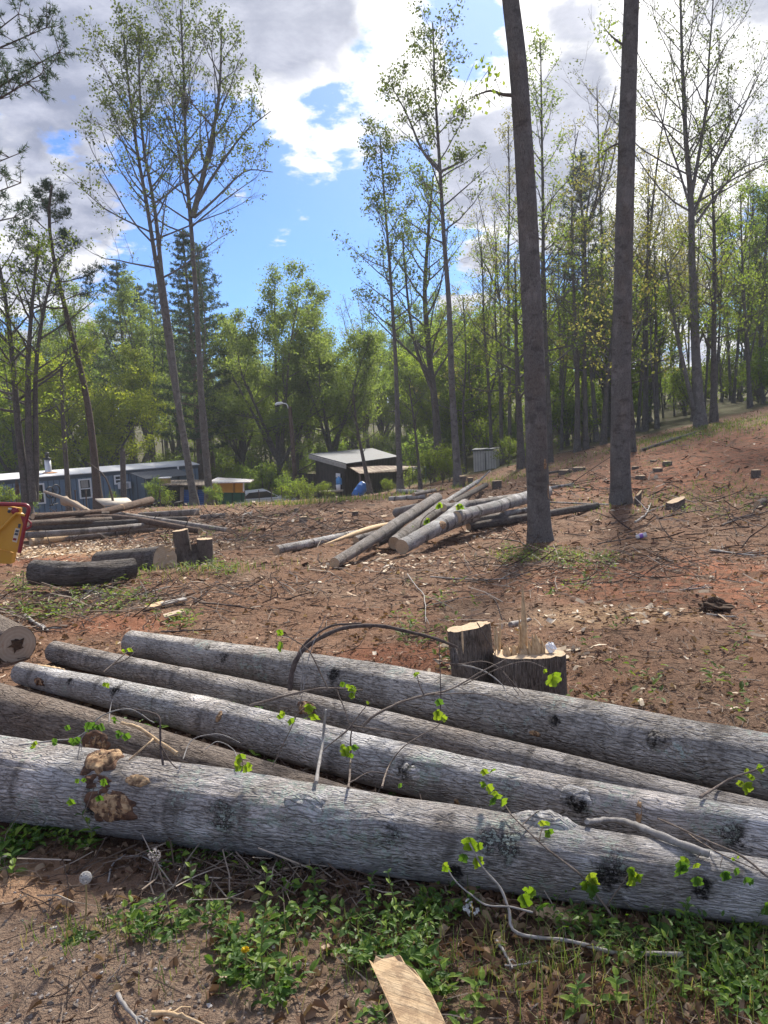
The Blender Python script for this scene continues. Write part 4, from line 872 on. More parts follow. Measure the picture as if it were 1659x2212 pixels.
# ---- the wood behind: a few kinds, copied
org = np.array([0., 200., 0.]); org[2] = 0
protos = {}
def proto(kind, maker): protos[kind] = maker
o0 = np.array([0., 0., 0.])
KIND = {}
KIND['leafy'] = [broad('x', o0, 15, 4.6, 201, 15000, .18, LEAF_G, nb=34, t0=.15), broad('x', o0, 17, 4.0, 202, 13000, .18, LEAF_D, nb=34, t0=.25)]
KIND['bright'] = [broad('x', o0, 11, 4.2, 203, 14000, .18, LEAF_B, nb=32, t0=.1)]
KIND['budding'] = [broad('x', o0, 17, 3.6, 204, 3200, .13, LEAF_T, nb=34, t0=.32, el=(25, 70), lead=4, r=.14), broad('x', o0, 18, 3.0, 205, 1500, .13, LEAF_T, nb=34, t0=.38, el=(30, 70), lead=4, r=.12)]
KIND['pine'] = [conifer('x', o0, 18, .22, 206, 3400, .3, 3.0)]
KIND['thin'] = [broad('x', o0, 12, 1.8, 207, 1500, .13, LEAF, nb=24, t0=.3, r=.11, tmin=.008, lead=3), broad('x', o0, 10, 1.6, 208, 900, .13, LEAF_B, nb=20, t0=.35, r=.09, tmin=.008, lead=3)]
KIND['shrub'] = [broad('x', o0, 2.6, 1.5, 209, 2200, .12, LEAF_D, nb=22, t0=.03, r=.04, nsub=5, spread=.18, name='shrub', cat='shrub', tmin=.006), broad('x', o0, 2.2, 1.4, 210, 1700, .12, LEAF, nb=20, t0=.03, r=.04, nsub=5, spread=.2, name='shrub', cat='shrub', tmin=.006), broad('x', o0, 2.0, 1.2, 211, 900, .11, LEAF_B, nb=20, t0=.03, r=.03, nsub=5, spread=.2, name='shrub', cat='shrub', tmin=.006)]
used = set(); rf = np.random.default_rng(77)
LAB = {'leafy': 'full green tree', 'bright': 'low bright yellow-green tree', 'budding': 'tall sparse tree with brownish budding leaves', 'pine': 'dark pine tree', 'thin': 'slim young understory tree', 'shrub': 'leafy shrub'}
def place(kind, x, y, sc=1.0, zone=''):
    v = int(rf.integers(len(KIND[kind]))); o = KIND[kind][v]; lab = LAB[kind]+' '+zone; gp = LAB[kind]+'s '+zone
    loc = (x, y, float(GF(x, y))-.05); rz = rf.uniform(0, 6.28); s = sc*rf.uniform(.85, 1.15); s3 = (s*rf.uniform(.9, 1.1), s*rf.uniform(.9, 1.1), s)
    if (kind, v) in used: o = copy_tree(o, loc, rz, s3, lab)
    else:
        used.add((kind, v)); o.location = loc; o.rotation_euler = (0, 0, rz); o.scale = s3; o['label'] = lab
    o['group'] = gp
def zone(px):
    return 'in the wood behind the mobile home' if px < 480 else ('in the wood behind the plank shack' if px < 880 else ('in the wood behind the small pale shed' if px < 1180 else 'in the wood along the right hillside'))
for i in range(135):
    px = -120+1900*((i*0.61803) % 1.0); Yd = rf.uniform(62, 100) if px < 1150 else rf.uniform(48, 95); p = at(px, 1000, Yd)
    r = rf.random()
    if px < 1000: kind = 'leafy' if r < .45 else 'budding' if r < .72 else 'bright' if r < .84 else 'pine' if r < .92 else 'thin'
    else: kind = 'leafy' if r < .08 else 'budding' if r < .56 else 'bright' if r < .74 else 'pine' if r < .76 else 'thin'
    sc = 1.0
    if 480 < px < 900: sc = .80+.0025*(Yd-62)
    if px > 1150 and rf.random() < .3: continue
    place(kind, p[0], Yd, sc, zone(px))
for i in range(34):      # understory along the clearing's edge
    px = 1000+700*((i*0.61803) % 1.0); Yd = rf.uniform(44, 60)+ (8 if px < 1180 else 0); p = at(px, 1000, Yd); place('thin' if i % 3 else 'budding', p[0], Yd, rf.uniform(.7, 1.1), zone(px))
for i in range(110):
    px = -60+1780*((i*0.61803+.3) % 1.0); Yd = rf.uniform(56, 80) if px < 900 else rf.uniform(50, 72) if px < 1150 else rf.uniform(47, 70)
    p = at(px, 1000, Yd); place('shrub', p[0], Yd, rf.uniform(.8, 1.5), zone(px))
for i, (px, py, Y, sc) in enumerate([(466, 1088, 37.5, .45), (620, 1080, 43, .7), (645, 1078, 42, .7), (665, 1075, 41, .55), (700, 1068, 40.5, .4), (838, 1050, 40.5, .35), (885, 1045, 41, .7), (930, 1040, 42, .8), (955, 1030, 41, .9), (970, 1030, 40, .6), (1100, 1015, 44, .8), (10, 1090, 34, .5), (60, 1085, 31.5, .5), (250, 1090, 33, .4), (340, 1092, 36, .6), (360, 1092, 37, .5), (520, 1045, 54, 1.0), (570, 1040, 55, 1.1), (1145, 1010, 42, .5)]):
    p = at(px, py, Y); place('shrub', p[0], Y, sc, 'at the edge of the clearing by the sheds')
# ------------------------------------------------------------------ buildings
def siding(name, a, b, freq=14., axis=0, rough=.6):
    m, g = newmat(name); tc = g.n('ShaderNodeTexCoord').outputs['Object']; uv = g.n('ShaderNodeUVMap').outputs[0]
    s = g.n('ShaderNodeSeparateXYZ', ins={0: uv}); w = g.m('SINE', g.m('MULTIPLY', s.outputs[axis], freq*6.283))
    n = g.noise(tc, 2.5, 4); col = g.mix(g.smooth(n, .3, .7), a, b); col = g.mix(g.smooth(w, -.8, -1.0), col, tuple(c*.45 for c in a))
    out(g, pbsdf(g, col, rough, bump(g, w, .012, .7))); return m
def rusty(name, a, rust, amt=.5, freq=5., metal=.4, rough=.45, axis=0):
    m, g = newmat(name); tc = g.n('ShaderNodeTexCoord').outputs['Object']; uv = g.n('ShaderNodeUVMap').outputs[0]
    s = g.n('ShaderNodeSeparateXYZ', ins={0: uv}); w = g.m('SINE', g.m('MULTIPLY', s.outputs[axis], freq*6.283))
    n = g.noise(tc, 1.4, 5, .65); col = g.mix(g.smooth(n, .75-amt*.5, .95-amt*.5), a, rust)
    out(g, pbsdf(g, col, rough, bump(g, w, .02, .6), metal)); return m
M_BLUE = siding('blue_grey_siding', (.115, .175, .25), (.145, .21, .285), 3.)
M_BLUE2 = siding('grey_board_addition', (.085, .12, .155), (.105, .145, .185), .8)
M_TRIM = simple('dark_trim', (.05, .065, .085), (.065, .085, .11), 4, .6, 0, 0)
M_WHITE = simple('white_trim', (.72, .73, .74), (.8, .8, .8), 6, .5, 0, 0)
M_GLASS = simple('window_glass', (.02, .025, .03), (.045, .05, .055), 1.5, .08, 0, 0, spec=.6)
M_CURT = simple('curtain', (.30, .28, .25), (.42, .39, .35), 9, .9, 0, .004, (6, 6, .3))
M_ROOF = rusty('white_roof_metal', (.66, .67, .69), (.30, .16, .09), .28, 1.2, .1, .5)
M_GALV = rusty('galvanised_roof', (.105, .115, .13), (.08, .06, .05), .4, 4.5, .0, .75)
M_RUST = rusty('rusty_roof', (.21, .165, .115), (.10, .055, .035), .75, 3.5, .0, .8)
M_PLANK = siding('weathered_planks', (.055, .043, .036), (.095, .075, .062), 6.)
M_SHEDW = siding('pale_shed_boards', (.40, .39, .36), (.50, .49, .45), 6.)
M_YEL = siding('ochre_board', (.50, .25, .03), (.56, .29, .04), 1.2); M_GRN = siding('dark_green_panel', (.012, .075, .045), (.02, .10, .06), 2.)
M_BLD = siding('blue_ribbed_door', (.02, .085, .28), (.03, .11, .34), 9., 1)
M_DARK = simple('dark_clutter', (.012, .012, .013), (.03, .03, .03), 6, .6, 0, .01)
# mobile home in its own frame: u along the long wall, w away from the camera
A = at(-60, 1090, 44.0); Bq = at(432, 1070, 53.0); A[2] = Bq[2] = 0
U = unit(Bq-A); Wd = np.array([-U[1], U[0], 0]); L = np.linalg.norm(Bq-A); ZR = float(at(190, 1021, 48.5)[2]); zb = ZR-2.75
mh = empty('mobile_home', [A[0], A[1], zb], 'long blue-grey mobile home with a white metal roof', 'mobile home')
def Q(u, w, z): return A+U*u+Wd*w+np.array([0, 0, z])
def wallq(u0, u1, z0, z1, w=0.0, th=.06): return [Q(u0, w, z0), Q(u1, w, z0), Q(u1, w, z1), Q(u0, w, z1)]
mb = MB(); mb.slab(wallq(0, L, zb+.45, ZR-.28), .08); mb.slab([Q(L, 0, zb+.45), Q(L, 3.6, zb+.45), Q(L, 3.6, ZR-.02), Q(L, 0, ZR-.02)], .08); mb.build('wall', M_BLUE, mh, smooth=False)
mb = MB(); mb.slab(wallq(0, L, zb-.8, zb+.45, .03), .05); mb.build('skirting', simple('pale_skirting', (.42, .47, .52), (.5, .54, .58), 3, .7, 0, 0), mh, smooth=False)
mb = MB(); mb.slab(wallq(0, L+.02, ZR-.28, ZR, -.03), .08); mb.build('fascia', M_TRIM, mh, smooth=False)
mb = MB(); mb.slab([Q(-.1, -.08, ZR+.0), Q(L+.1, -.08, ZR+.0), Q(L+.1, 1.9, ZR+.26), Q(-.1, 1.9, ZR+.26)], .05); mb.slab([Q(-.1, 1.9, ZR+.26), Q(L+.1, 1.9, ZR+.26), Q(L+.1, 3.8, ZR+.02), Q(-.1, 3.8, ZR+.02)], .05); mb.build('roof', M_ROOF, mh, smooth=False)
def u_of(px, py=1050):
    d = ray(px, py)[:2]; M = np.array([[d[0], -U[0]], [d[1], -U[1]]]); return float(np.linalg.solve(M, A[:2])[1])
def z_of(px, py):
    u = u_of(px, py); p = A+U*u; t = p[1]/ray(px, py)[1]; return EYE+ray(px, py)[2]*t
def window(px0, py0, px1, py1, ac=False, curt=False):
    u0, u1 = u_of(px0), u_of(px1); z1 = z_of((px0+px1)/2, py0); z0 = z_of((px0+px1)/2, py1); f = .09
    mb = MB()
    for (a, b, c, d) in [(u0, u1, z1-f, z1), (u0, u1, z0, z0+f), (u0, u0+f, z0+f, z1-f), (u1-f, u1, z0+f, z1-f), (u0+f, u1-f, (z0+z1)/2-.03, (z0+z1)/2+.03)]: mb.slab([Q(a, -.10, c), Q(b, -.10, c), Q(b, -.10, d), Q(a, -.10, d)], .08)
    fr = mb.build('window', M_WHITE, mh, smooth=False)
    mb = MB(); mb.slab(wallq(u0+f, u1-f, z0+f, z1-f, -.045), .03); mb.build('pane', M_GLASS, fr, smooth=False)
    if curt:
        mb = MB(); mb.slab(wallq(u0+f+.06, u1-f-.1, (z0+z1)/2+.06, z1-f-.02, -.052), .004); mb.build('curtain', M_CURT, fr, smooth=False)
window(76, 1044, 95, 1089); window(169.5, 1034, 197, 1077, curt=True); window(247, 1026, 263, 1046)
ua, ub = u_of(254), u_of(276); z1 = z_of(264, 1041); z0 = z_of(264, 1055); mb = MB(); c = Q((ua+ub)/2, -.3, (z0+z1)/2); mb.box(c, (ub-ua, .5, z1-z0), math.atan2(U[1], U[0])); ac = mb.build('air_conditioner', M_WHITE, mh, smooth=False)
mb = MB()
for i in range(7): mb.box(Q((ua+ub)/2-.05, -.556, z0+.06+i*(z1-z0-.1)/7), (ub-ua-.2, .012, .02), math.atan2(U[1], U[0]))
mb.build('grille', M_TRIM, ac, smooth=False)
uc = u_of(118, 1020); mb = MB(); cz = ZR+.16; mb.lathe([(.26, 0), (.20, .12), (.19, .14), (.19, .82), (.001, .83)], Q(uc, 1.2, cz), 16); ch = mb.build('chimney', simple('galv_flue', (.52, .53, .55), (.6, .61, .62), 5, .4, .5, 0), mh)
mb = MB(); mb.lathe([(.001, .80), (.23, .80), (.23, .88), (.11, .92), (.11, 1.12), (.14, 1.13), (.14, 1.2), (.08, 1.26), (.001, 1.27)], Q(uc, 1.2, cz), 14); mb.build('chimney_cap', M_DARK, ch)
mb = MB(); mb.lathe([(.55, -.0), (.3, .05), (.2, .06)], Q(uc, 1.2, cz-.03), 14); mb.build('rust_flashing', simple('rust', (.35, .15, .06), (.5, .24, .10), 8, .8), ch)
u0, u1 = u_of(284), u_of(372); za = z_of(330, 1024); mb = MB()
mb.slab([Q(u0, -2.4, zb-.7), Q(u1, -2.4, zb-.7), Q(u1, -2.4, za-.12), Q(u0, -2.4, za-.12)], .06); mb.slab([Q(u0, -.02, zb-.7), Q(u0, -2.4, zb-.7), Q(u0, -2.4, za-.12), Q(u0, -.02, za+.15)], .06); mb.slab([Q(u1, -2.4, zb-.7), Q(u1, -.02, zb-.7), Q(u1, -.02, za+.15), Q(u1, -2.4, za-.12)], .06)
mb.build('addition', M_BLUE2, mh, smooth=False); mb = MB(); mb.slab([Q(u0-.1, -2.7, za-.1), Q(u1+.4, -2.7, za-.1), Q(u1+.4, -.05, za+.22), Q(u0-.1, -.05, za+.22)], .04); mb.build('addition_roof', M_GALV, mh, smooth=False)
ud = u_of(386); mb = MB(); mb.box(Q(ud, -.12, ZR-1.1), (.09, .07, 2.3), math.atan2(U[1], U[0])); mb.build('downspout', M_WHITE, mh, smooth=False)
# generic small buildings from four ground corners
def quadwall(mb, a, b, z0a, z1a, z1b, th=.06): mb.slab([[a[0], a[1], z0a], [b[0], b[1], z0a], [b[0], b[1], z1b], [a[0], a[1], z1a]], th)
def pz(px, py, Y): return at(px, py, Y)
# low shed: blue doors, ochre over green
Y0 = 42.0
sh = empty('shed', atg(440, 1095, Y0), 'low patched shed with blue doors, ochre upper panel and dark green lower panel', 'shed'); zg = float(sh.location.z)-.5
def fq(x0, y0, x1, y1, Y=Y0, z0=None): return [at(x0, y1, Y), at(x1, y1, Y), at(x1, y0, Y), at(x0, y0, Y)]
for (x0, x1) in [(396, 418), (425.5, 441)]: mb = MB(); mb.slab(fq(x0, 1058, x1, 1100), .05); mb.build('door', M_BLD, sh, smooth=False)
mb = MB()
for x0, x1 in [(389, 396.4), (417.6, 425.8), (440.6, 446)]: mb.slab(fq(x0, 1053, x1, 1101, Y0-.06), .1)
mb.build('door_post', simple('weathered_post', (.20, .16, .13), (.3, .25, .2), 9, .9), sh, smooth=False)
mb = MB(); mb.slab(fq(448, 1041, 527, 1064, Y0-.03), .06); mb.build('ochre_panel', M_YEL, sh, smooth=False); mb = MB(); mb.slab(fq(448, 1064.5, 528, 1104, Y0+.0), .06); mb.build('green_panel', M_GRN, sh, smooth=False)
mb = MB(); mb.slab(fq(524.6, 1041, 527.6, 1062, Y0-.09), .05); mb.build('corner_trim', M_WHITE, sh, smooth=False)
mb = MB(); mb.slab(fq(352, 1050, 447, 1104, Y0+1.6), .06); mb.build('back_wall', M_DARK, sh, smooth=False); mb = MB(); mb.slab([at(527, 1104, Y0), at(527, 1100, Y0+3), at(527, 1040, Y0+3), at(527, 1042, Y0)], .05); mb.build('side_wall', M_GRN, sh, smooth=False)
mb = MB(); mb.slab([at(348, 1046, Y0-.5), at(446, 1048, Y0-.5), at(446, 1036, Y0+3), at(356, 1037, Y0+3)], .07); mb.build('left_roof', rusty('mossy_roof', (.20, .16, .12), (.10, .075, .055), .6, 5, .1, .8), sh, smooth=False)
mb = MB(); mb.slab([at(446, 1042, Y0-.6), at(540, 1040.5, Y0-.6), at(549, 1035.5, Y0+2.6), at(470, 1031, Y0+3)], .06); mb.build('right_roof', rusty('white_patchy_roof', (.6, .58, .57), (.22, .15, .11), .55, 5, .1, .6), sh, smooth=False)
mb = MB(); mb.box(at(356, 1038, Y0+.3), (.5, .5, .34)); v_ = mb.build('roof_vent', simple('ochre_box', (.30, .22, .07), (.36, .28, .1), 5, .8), sh, smooth=False); mb = MB(); mb.box(at(356, 1031.8, Y0+.3), (.6, .6, .05)); mb.build('vent_lid', M_WHITE, v_, smooth=False)
# dark heap at its left
mb = MB(); rr = np.random.default_rng(5); c0 = atg(358, 1098, 39.5)
for i in range(16): p = c0+np.array([rr.uniform(-.9, .9), rr.uniform(-.4, .4), rr.uniform(.05, .5)]); mb.box(p, rr.uniform(.15, .5, 3), rr.uniform(0, 3))
tag(mb.build('scrap_heap', M_DARK, None, c0, smooth=False), 'dark heap of scrap beside the blue-doored shed', 'scrap heap', kind='stuff')
# low metal fence
mb = MB(); c0 = atg(560, 1094, 38)
for i in range(2): a = at(509, 1101-i*7.6, 38); b = at(612, 1092-i*6.5, 40); h = np.array([0, 0, .165]); mb.slab([a, b, b+h, a+h], .03)
fn = tag(mb.build('low_fence', rusty('pale_rail', (.40, .41, .42), (.25, .2, .16), .3, 3, .3, .5), None, c0, smooth=False), 'low pale horizontal metal fence in front of the white car', 'fence')
for x, y in [(531, 1097), (561, 1095), (588, 1091), (610, 1088)]: mb = MB(); p = at(x, y, 37.9); mb.tube([p+[0, 0, -.3], p+[0, 0, .85]], .022, 6); mb.build('post', TWIGD, fn)
# white car
def car():
    p = at(566, 1108, 47.5); root = empty('parked_car', p, 'white car parked behind the low fence, mostly hidden', 'car'); z = p[2]
    prof = [(-2.15, .35), (-2.2, .75), (-2.0, .95), (-1.35, 1.02), (1.0, .98), (1.9, .88), (2.2, .7), (2.22, .35)]
    roof = [(-1.45, 1.0), (-.95, 1.42), (.25, 1.46), (1.05, .98)]
    def ext(pr, w0, w1, nm, mat):
        mb = MB(); n = len(pr); V = [];
        for w in (-w0, -w1, w1, w0):
            for (x, y) in pr: V.append((x, w, y if abs(w) == w1 else y*.985))
        V = np.array(V); V = np.stack([V[:, 0], V[:, 1], V[:, 2]], 1)@np.array([[.93, .36, 0], [-.36, .93, 0], [0, 0, 1]])+np.array([p[0], p[1], z]); fs = []
        for r in range(3):
            for i in range(n-1): fs.append([r*n+i, r*n+i+1, (r+1)*n+i+1, (r+1)*n+i])
        mb.add(V, fs); mb.f.setdefault(n, []).append(np.array([list(range(n)), list(range(3*n, 4*n))[::-1]])+0); return mb.build(nm, mat, root, smooth=False)
    PW = simple('white_car_paint', (.72, .73, .74), (.76, .77, .78), 3, .25, 0, 0, spec=.5)
    ext(prof, .86, .80, 'body', PW); ext(roof, .72, .60, 'cabin', PW)
    ext([(-1.28, 1.03), (-.88, 1.36), (.22, 1.40), (.90, 1.02)], .735, .73, 'side_window', M_GLASS)
    def W(x, y, zz): return np.array([x, y, zz])@np.array([[.93, .36, 0], [-.36, .93, 0], [0, 0, 1]])+np.array([p[0], p[1], z])
    mb = MB(); mb.slab([W(1.0, -.56, 1.03), W(1.0, .56, 1.03), W(.34, .5, 1.42), W(.34, -.5, 1.42)], .02); mb.build('windscreen', M_GLASS, root, smooth=False)
    for x in (-1.35, 1.35):
        for y in (-.82, .82):
            mb = MB(); c = W(x, y, .32); ax = np.array([[1, 0, 0], [0, 0, 1], [0, 1, 0]])@np.eye(3); Mx = np.array([[.93, 0, -.36], [.36*0, 0, .93], [0, 1, 0]]); mb.lathe([(.001, -.1), (.2, -.1), (.32, -.09), (.32, .09), (.2, .1), (.001, .1)], c, 16, Mx); mb.build('wheel', M_DARK, root)
    for y in (-.6, .6): mb = MB(); mb.box(W(2.2, y, .72), (.08, .3, .12), .37); mb.build('headlight', M_GLASS, root, smooth=False)
car()
# plank shack
sk = empty('shack', atg(730, 1058, 44), 'weathered plank shack with a ribbed metal roof and a rusty lean-to', 'shack')
a_ = at(681, 990, 48); b_ = at(744, 1005, 44.0); c_ = at(858, 990, 48.5); d_ = a_+(c_-b_); zl = float(GF(b_[0], b_[1]))-.4
mb = MB(); quadwall(mb, a_, b_, zl, at(681, 983, 48)[2], at(744, 1003, 44)[2]); quadwall(mb, b_, c_, zl, at(744, 1003, 44)[2], at(858, 988, 48.5)[2]); mb.build('wall', M_PLANK, sk, smooth=False)
mb = MB(); q = [at(668, 980, 47.6), at(748, 1001, 43.3), at(862, 985.5, 48.0), at(804, 968, 53.5)]; mb.slab([q[0], q[1], q[2], q[3]], .05); mb.build('roof', M_GALV, sk, smooth=False)
mb = MB(); mb.slab([q[0]+[0, -.03, -.06], q[1]+[0, -.03, -.06], q[1]+[0, -.03, -.30], q[0]+[0, -.03, -.30]], .05); mb.build('fascia', simple('grey_fascia', (.3, .28, .25), (.4, .37, .33), 6, .8), sk, smooth=False)
mb = MB(); mb.slab([at(777, 1023, 42.2), at(860, 1018, 45.8), at(905, 1007, 48.5), at(747, 1004.5, 43.95)], .05); mb.build('lean_to_roof', M_RUST, sk, smooth=False)
mb = MB()
for (x, y, Y) in [(777, 1025, 42.4), (858, 1020, 45.8)]: p = at(x, y, Y); mb.box(p+np.array([0, 0, -1.2]), (.12, .12, 2.4))
mb.build('lean_to_post', simple('shack_post', (.1, .08, .065), (.15, .12, .1), 9, .9), sk, smooth=False)
mb = MB(); mb.slab([at(681, 999, 48), at(642, 1020, 47), at(646, 1017, 50), at(686, 995, 51)], .05); mb.slab([at(646, 1066, 48.5), at(684, 1066, 48.5), at(684, 1024, 48.5), at(646, 1022, 48.5)], .05); mb.build('side_shelter', M_PLANK, sk, smooth=False)
mb = MB(); mb.slab([at(725, 1056, 43.9), at(738, 1056, 43.9), at(738, 1024, 43.9), at(725, 1022, 44.6)], .03); mb.build('doorway', M_DARK, sk, smooth=False)
mb = MB(); mb.slab([at(725.3, 1031, 43.7), at(735, 1032, 43.7), at(735, 1023, 43.7), at(725.3, 1022, 43.7)], .04); mb.build('window', M_WHITE, sk, smooth=False)
bp = at(778, 1066, 40.5); bp[2] = float(GF(bp[0], bp[1]))+.30
br = empty('barrel', bp, 'bright blue plastic barrel lying tilted in front of the plank shack', 'barrel'); Mr = np.array([[.80, .0, .6], [-.25, .9, .35], [-.55, -.43, .72]])
mb = MB(); mb.lathe([(.001, -.44), (.24, -.44), (.27, -.40), (.29, -.2), (.30, -.19), (.30, -.14), (.29, -.13), (.295, .13), (.30, .14), (.30, .19), (.29, .2), (.27, .40), (.24, .44), (.001, .44)], bp, 20, Mr); mb.build('body', simple('blue_plastic', (.02, .12, .38), (.03, .15, .44), 4, .4, 0, 0, spec=.5), br)
mb = MB(); mb.lathe([(.0601, -.455), (.05, -.46), (.001, -.46)], bp+Mr@np.array([.1, 0, 0]), 10, Mr); mb.build('bung', M_DARK, br)
def bucket(lab, px, py, Y, r, h, mat, nm='bucket', cat='bucket'):
    p = at(px, py, Y); root = empty(nm, p, lab, cat); mb = MB(); mb.lathe([(.001, 0), (r*.85, 0), (r, h), (r*.93, h), (r*.8, .02)], p, 14); mb.build('body', mat, root)
    mb = MB(); t = np.linspace(0, math.pi, 9); mb.tube(np.stack([p[0]+r*np.cos(t), p[1]+0*t, p[2]+h+r*.5*np.sin(t)], 1), .008, 5); mb.build('handle', TWIGD, root)
tb_ = empty('bench', at(716, 1062, 42.6), 'low pale plank bench under the shack wall', 'bench'); mb = MB(); c = at(716, 1060.5, 42.6); mb.box(c, (1.3, .6, .06)); mb.build('top', simple('bench_wood', (.34, .29, .22), (.42, .36, .28), 6, .8), tb_, smooth=False)
for sx in (-.55, .55): mb = MB(); mb.box(c+np.array([sx, 0, -.28]), (.1, .5, .5)); mb.build('leg', M_DARK, tb_, smooth=False)
bucket('white plastic bucket on the bench under the shack wall', 731, 1059.5, 42.5, .13, .32, M_WHITE)
jg = empty('water_jug', at(732.5, 1047, 43.4), 'blue water jug standing above the white bucket at the shack', 'jug'); mb = MB(); mb.lathe([(.001, 0), (.16, .0), (.17, .05), (.17, .3), (.15, .36), (.05, .42), (.05, .48), (.001, .48)], jg['o_'], 14); mb.build('body', simple('blue_jug', (.06, .25, .55), (.09, .3, .6), 6, .3, 0, 0, spec=.5), jg); mb = MB(); mb.lathe([(.06, .48), (.06, .53), (.001, .53)], jg['o_'], 10); mb.build('cap', M_WHITE, jg)
# small pale shed
ps = empty('small_shed', atg(1046, 1016, 45), 'small pale board shed with a flat metal roof at the wood edge', 'shed'); zl = float(ps.location.z)-.25
A1 = at(1022, 975, 45.3); B1 = at(1071, 973, 44.6); C1 = at(1078, 974, 46.3)
mb = MB(); quadwall(mb, A1, B1, zl, A1[2], B1[2]); quadwall(mb, B1, C1, zl, B1[2], C1[2]); mb.build('wall', M_SHEDW, ps, smooth=False)
mb = MB(); mb.slab([A1+[-.12, -.15, .10], B1+[.1, -.15, .12], C1+[.12, .1, .2], A1+(C1-B1)+[-.1, .1, .22]], .05); mb.build('roof', M_GALV, ps, smooth=False)
mb = MB(); t = .52; p0 = A1+(B1-A1)*t; q0 = A1+(B1-A1)*.96
mb.box(p0+np.array([0, -.03, -.62]), (.03, .03, 1.0)); mb.build('door_edge', M_DARK, ps, smooth=False)
# street lamp
lpz = atg(640, 1060, 50); st = empty('street_lamp', lpz, 'wooden pole street lamp with a small cobra-head light among the trees', 'street lamp'); top = at(626, 878, 50); mb = MB(); mb.tube(path3([lpz+[0, 0, -.2], (lpz+top)/2, top], 10), np.linspace(.17, .12, 10), 10, ref=(0, 1, 0)); mb.build('pole', B_RED, st)
arm = [at(624, 885, 50), at(619, 873, 49.9), at(609, 871, 49.8)]; mb = MB(); mb.tube(path3(arm, 8), .035, 6); mb.build('arm', M_WHITE, st)
mb = MB(); c = at(604, 873, 49.8); a = np.linspace(0, 2*math.pi, 13)
mb.tube([c+[.22, 0, .05], c+[.1, 0, .06], c+[-.15, 0, .03], c+[-.3, 0, -.02]], [.05, .09, .11, .05], 10, cap=True); hd = mb.build('lamp_head', M_WHITE, st); mb = MB(); mb.lathe([(.001, -.07), (.07, -.05), (.09, 0)], c+[-.1, 0, -.06], 10); mb.build('lens', M_GLASS, hd)
for (a, b, lab) in [((626, 900, 50), (-120, 905, 62), 'upper thin power line running left from the street lamp pole'), ((628, 915, 50), (-120, 938, 60), 'lower thin power line running left from the street lamp pole')]:
    p, q = at(*a), at(*b); s = np.linspace(0, 1, 24)[:, None]; c = p+(q-p)*s; c[:, 2] -= 1.1*4*(s*(1-s))[:, 0]; mb = MB(); mb.tube(c, .009, 4, ref=(0, 1, 0)); tag(mb.build('power_line', M_TRIM, None, p), lab, 'cable')
# upside-down bicycle in front of the mobile home
by = empty('bicycle', at(112, 1085, 37), 'black bicycle standing upside down in front of the mobile home', 'bicycle')
c1 = at(108, 1064, 37); c2 = at(121, 1059, 37.4)
for c in (c1, c2):
    t = np.linspace(0, 2*math.pi, 25); d = unit(c2-c1); d[2] = 0; mb = MB(); mb.tube(np.stack([c+.27*(math.cos(x)*d+math.sin(x)*np.array([0, 0, 1])) for x in t]), .028, 6, ref=(-d[1], d[0], 0.2)); w = mb.build('wheel', M_DARK, by)
    mb = MB()
    for x in t[:12]: mb.tube([c, c+.26*(math.cos(x)*d+math.sin(x)*np.array([0, 0, 1]))], .005, 3)
    mb.build('spokes', M_TRIM, w)
mb = MB(); m_ = (c1+c2)/2+np.array([0, 0, -.3])
for a, b in [(c1, m_), (c2, m_+[.1, 0, -.05]), (m_, m_+[.1, 0, -.05]), (c1, m_+[-.12, 0, -.3]), (m_+[.1, 0, -.05], m_+[-.1, 0, -.35])]: mb.tube([a, b], .02, 6)
mb.build('frame', M_DARK, by); mb = MB(); mb.box(m_+[-.12, 0, -.36], (.2, .1, .06)); mb.build('saddle', M_DARK, by); mb = MB(); mb.tube([m_+[.1, -.2, -.3], m_+[.12, .2, -.3]], .018, 6); mb.build('handlebar', M_DARK, by)
# wire fence posts in front of the mobile home
for i, (x, y0, y1) in enumerate([(2, 1088, 1056), (20, 1088, 1054), (145, 1084, 1063), (163, 1086, 1060), (186, 1086, 1058), (346, 1092, 1062)]):
    p = atg(x, y0, 34.5); q = at(x-1, y1, 34.5); mb = MB(); mb.tube([p+[0, 0, -.15], q], .03, 6, ref=(0, 1, 0)); mb.box(q, (.09, .05, .05)); tag(mb.build('fence_post', TWIGD, None, p), 'thin dark metal fence post in front of the mobile home', 'fence post', 'thin dark metal fence posts in front of the mobile home')
# green wire panels beside the shack
mb = MB(); p = at(893, 1040, 41)
for i in range(9): a = at(891, 1010+i*3.4, 41); b = at(920, 1008+i*3.4, 42); mb.tube([a, b], .012, 4)
for x in (891, 905, 920): mb.tube([at(x, 1045, 41), at(x, 1008, 41)], .02, 4)
tag(mb.build('wire_fence', simple('green_wire', (.06, .11, .10), (.08, .14, .12), 5, .5), None, p), 'greenish wire fence panel right of the plank shack', 'fence')
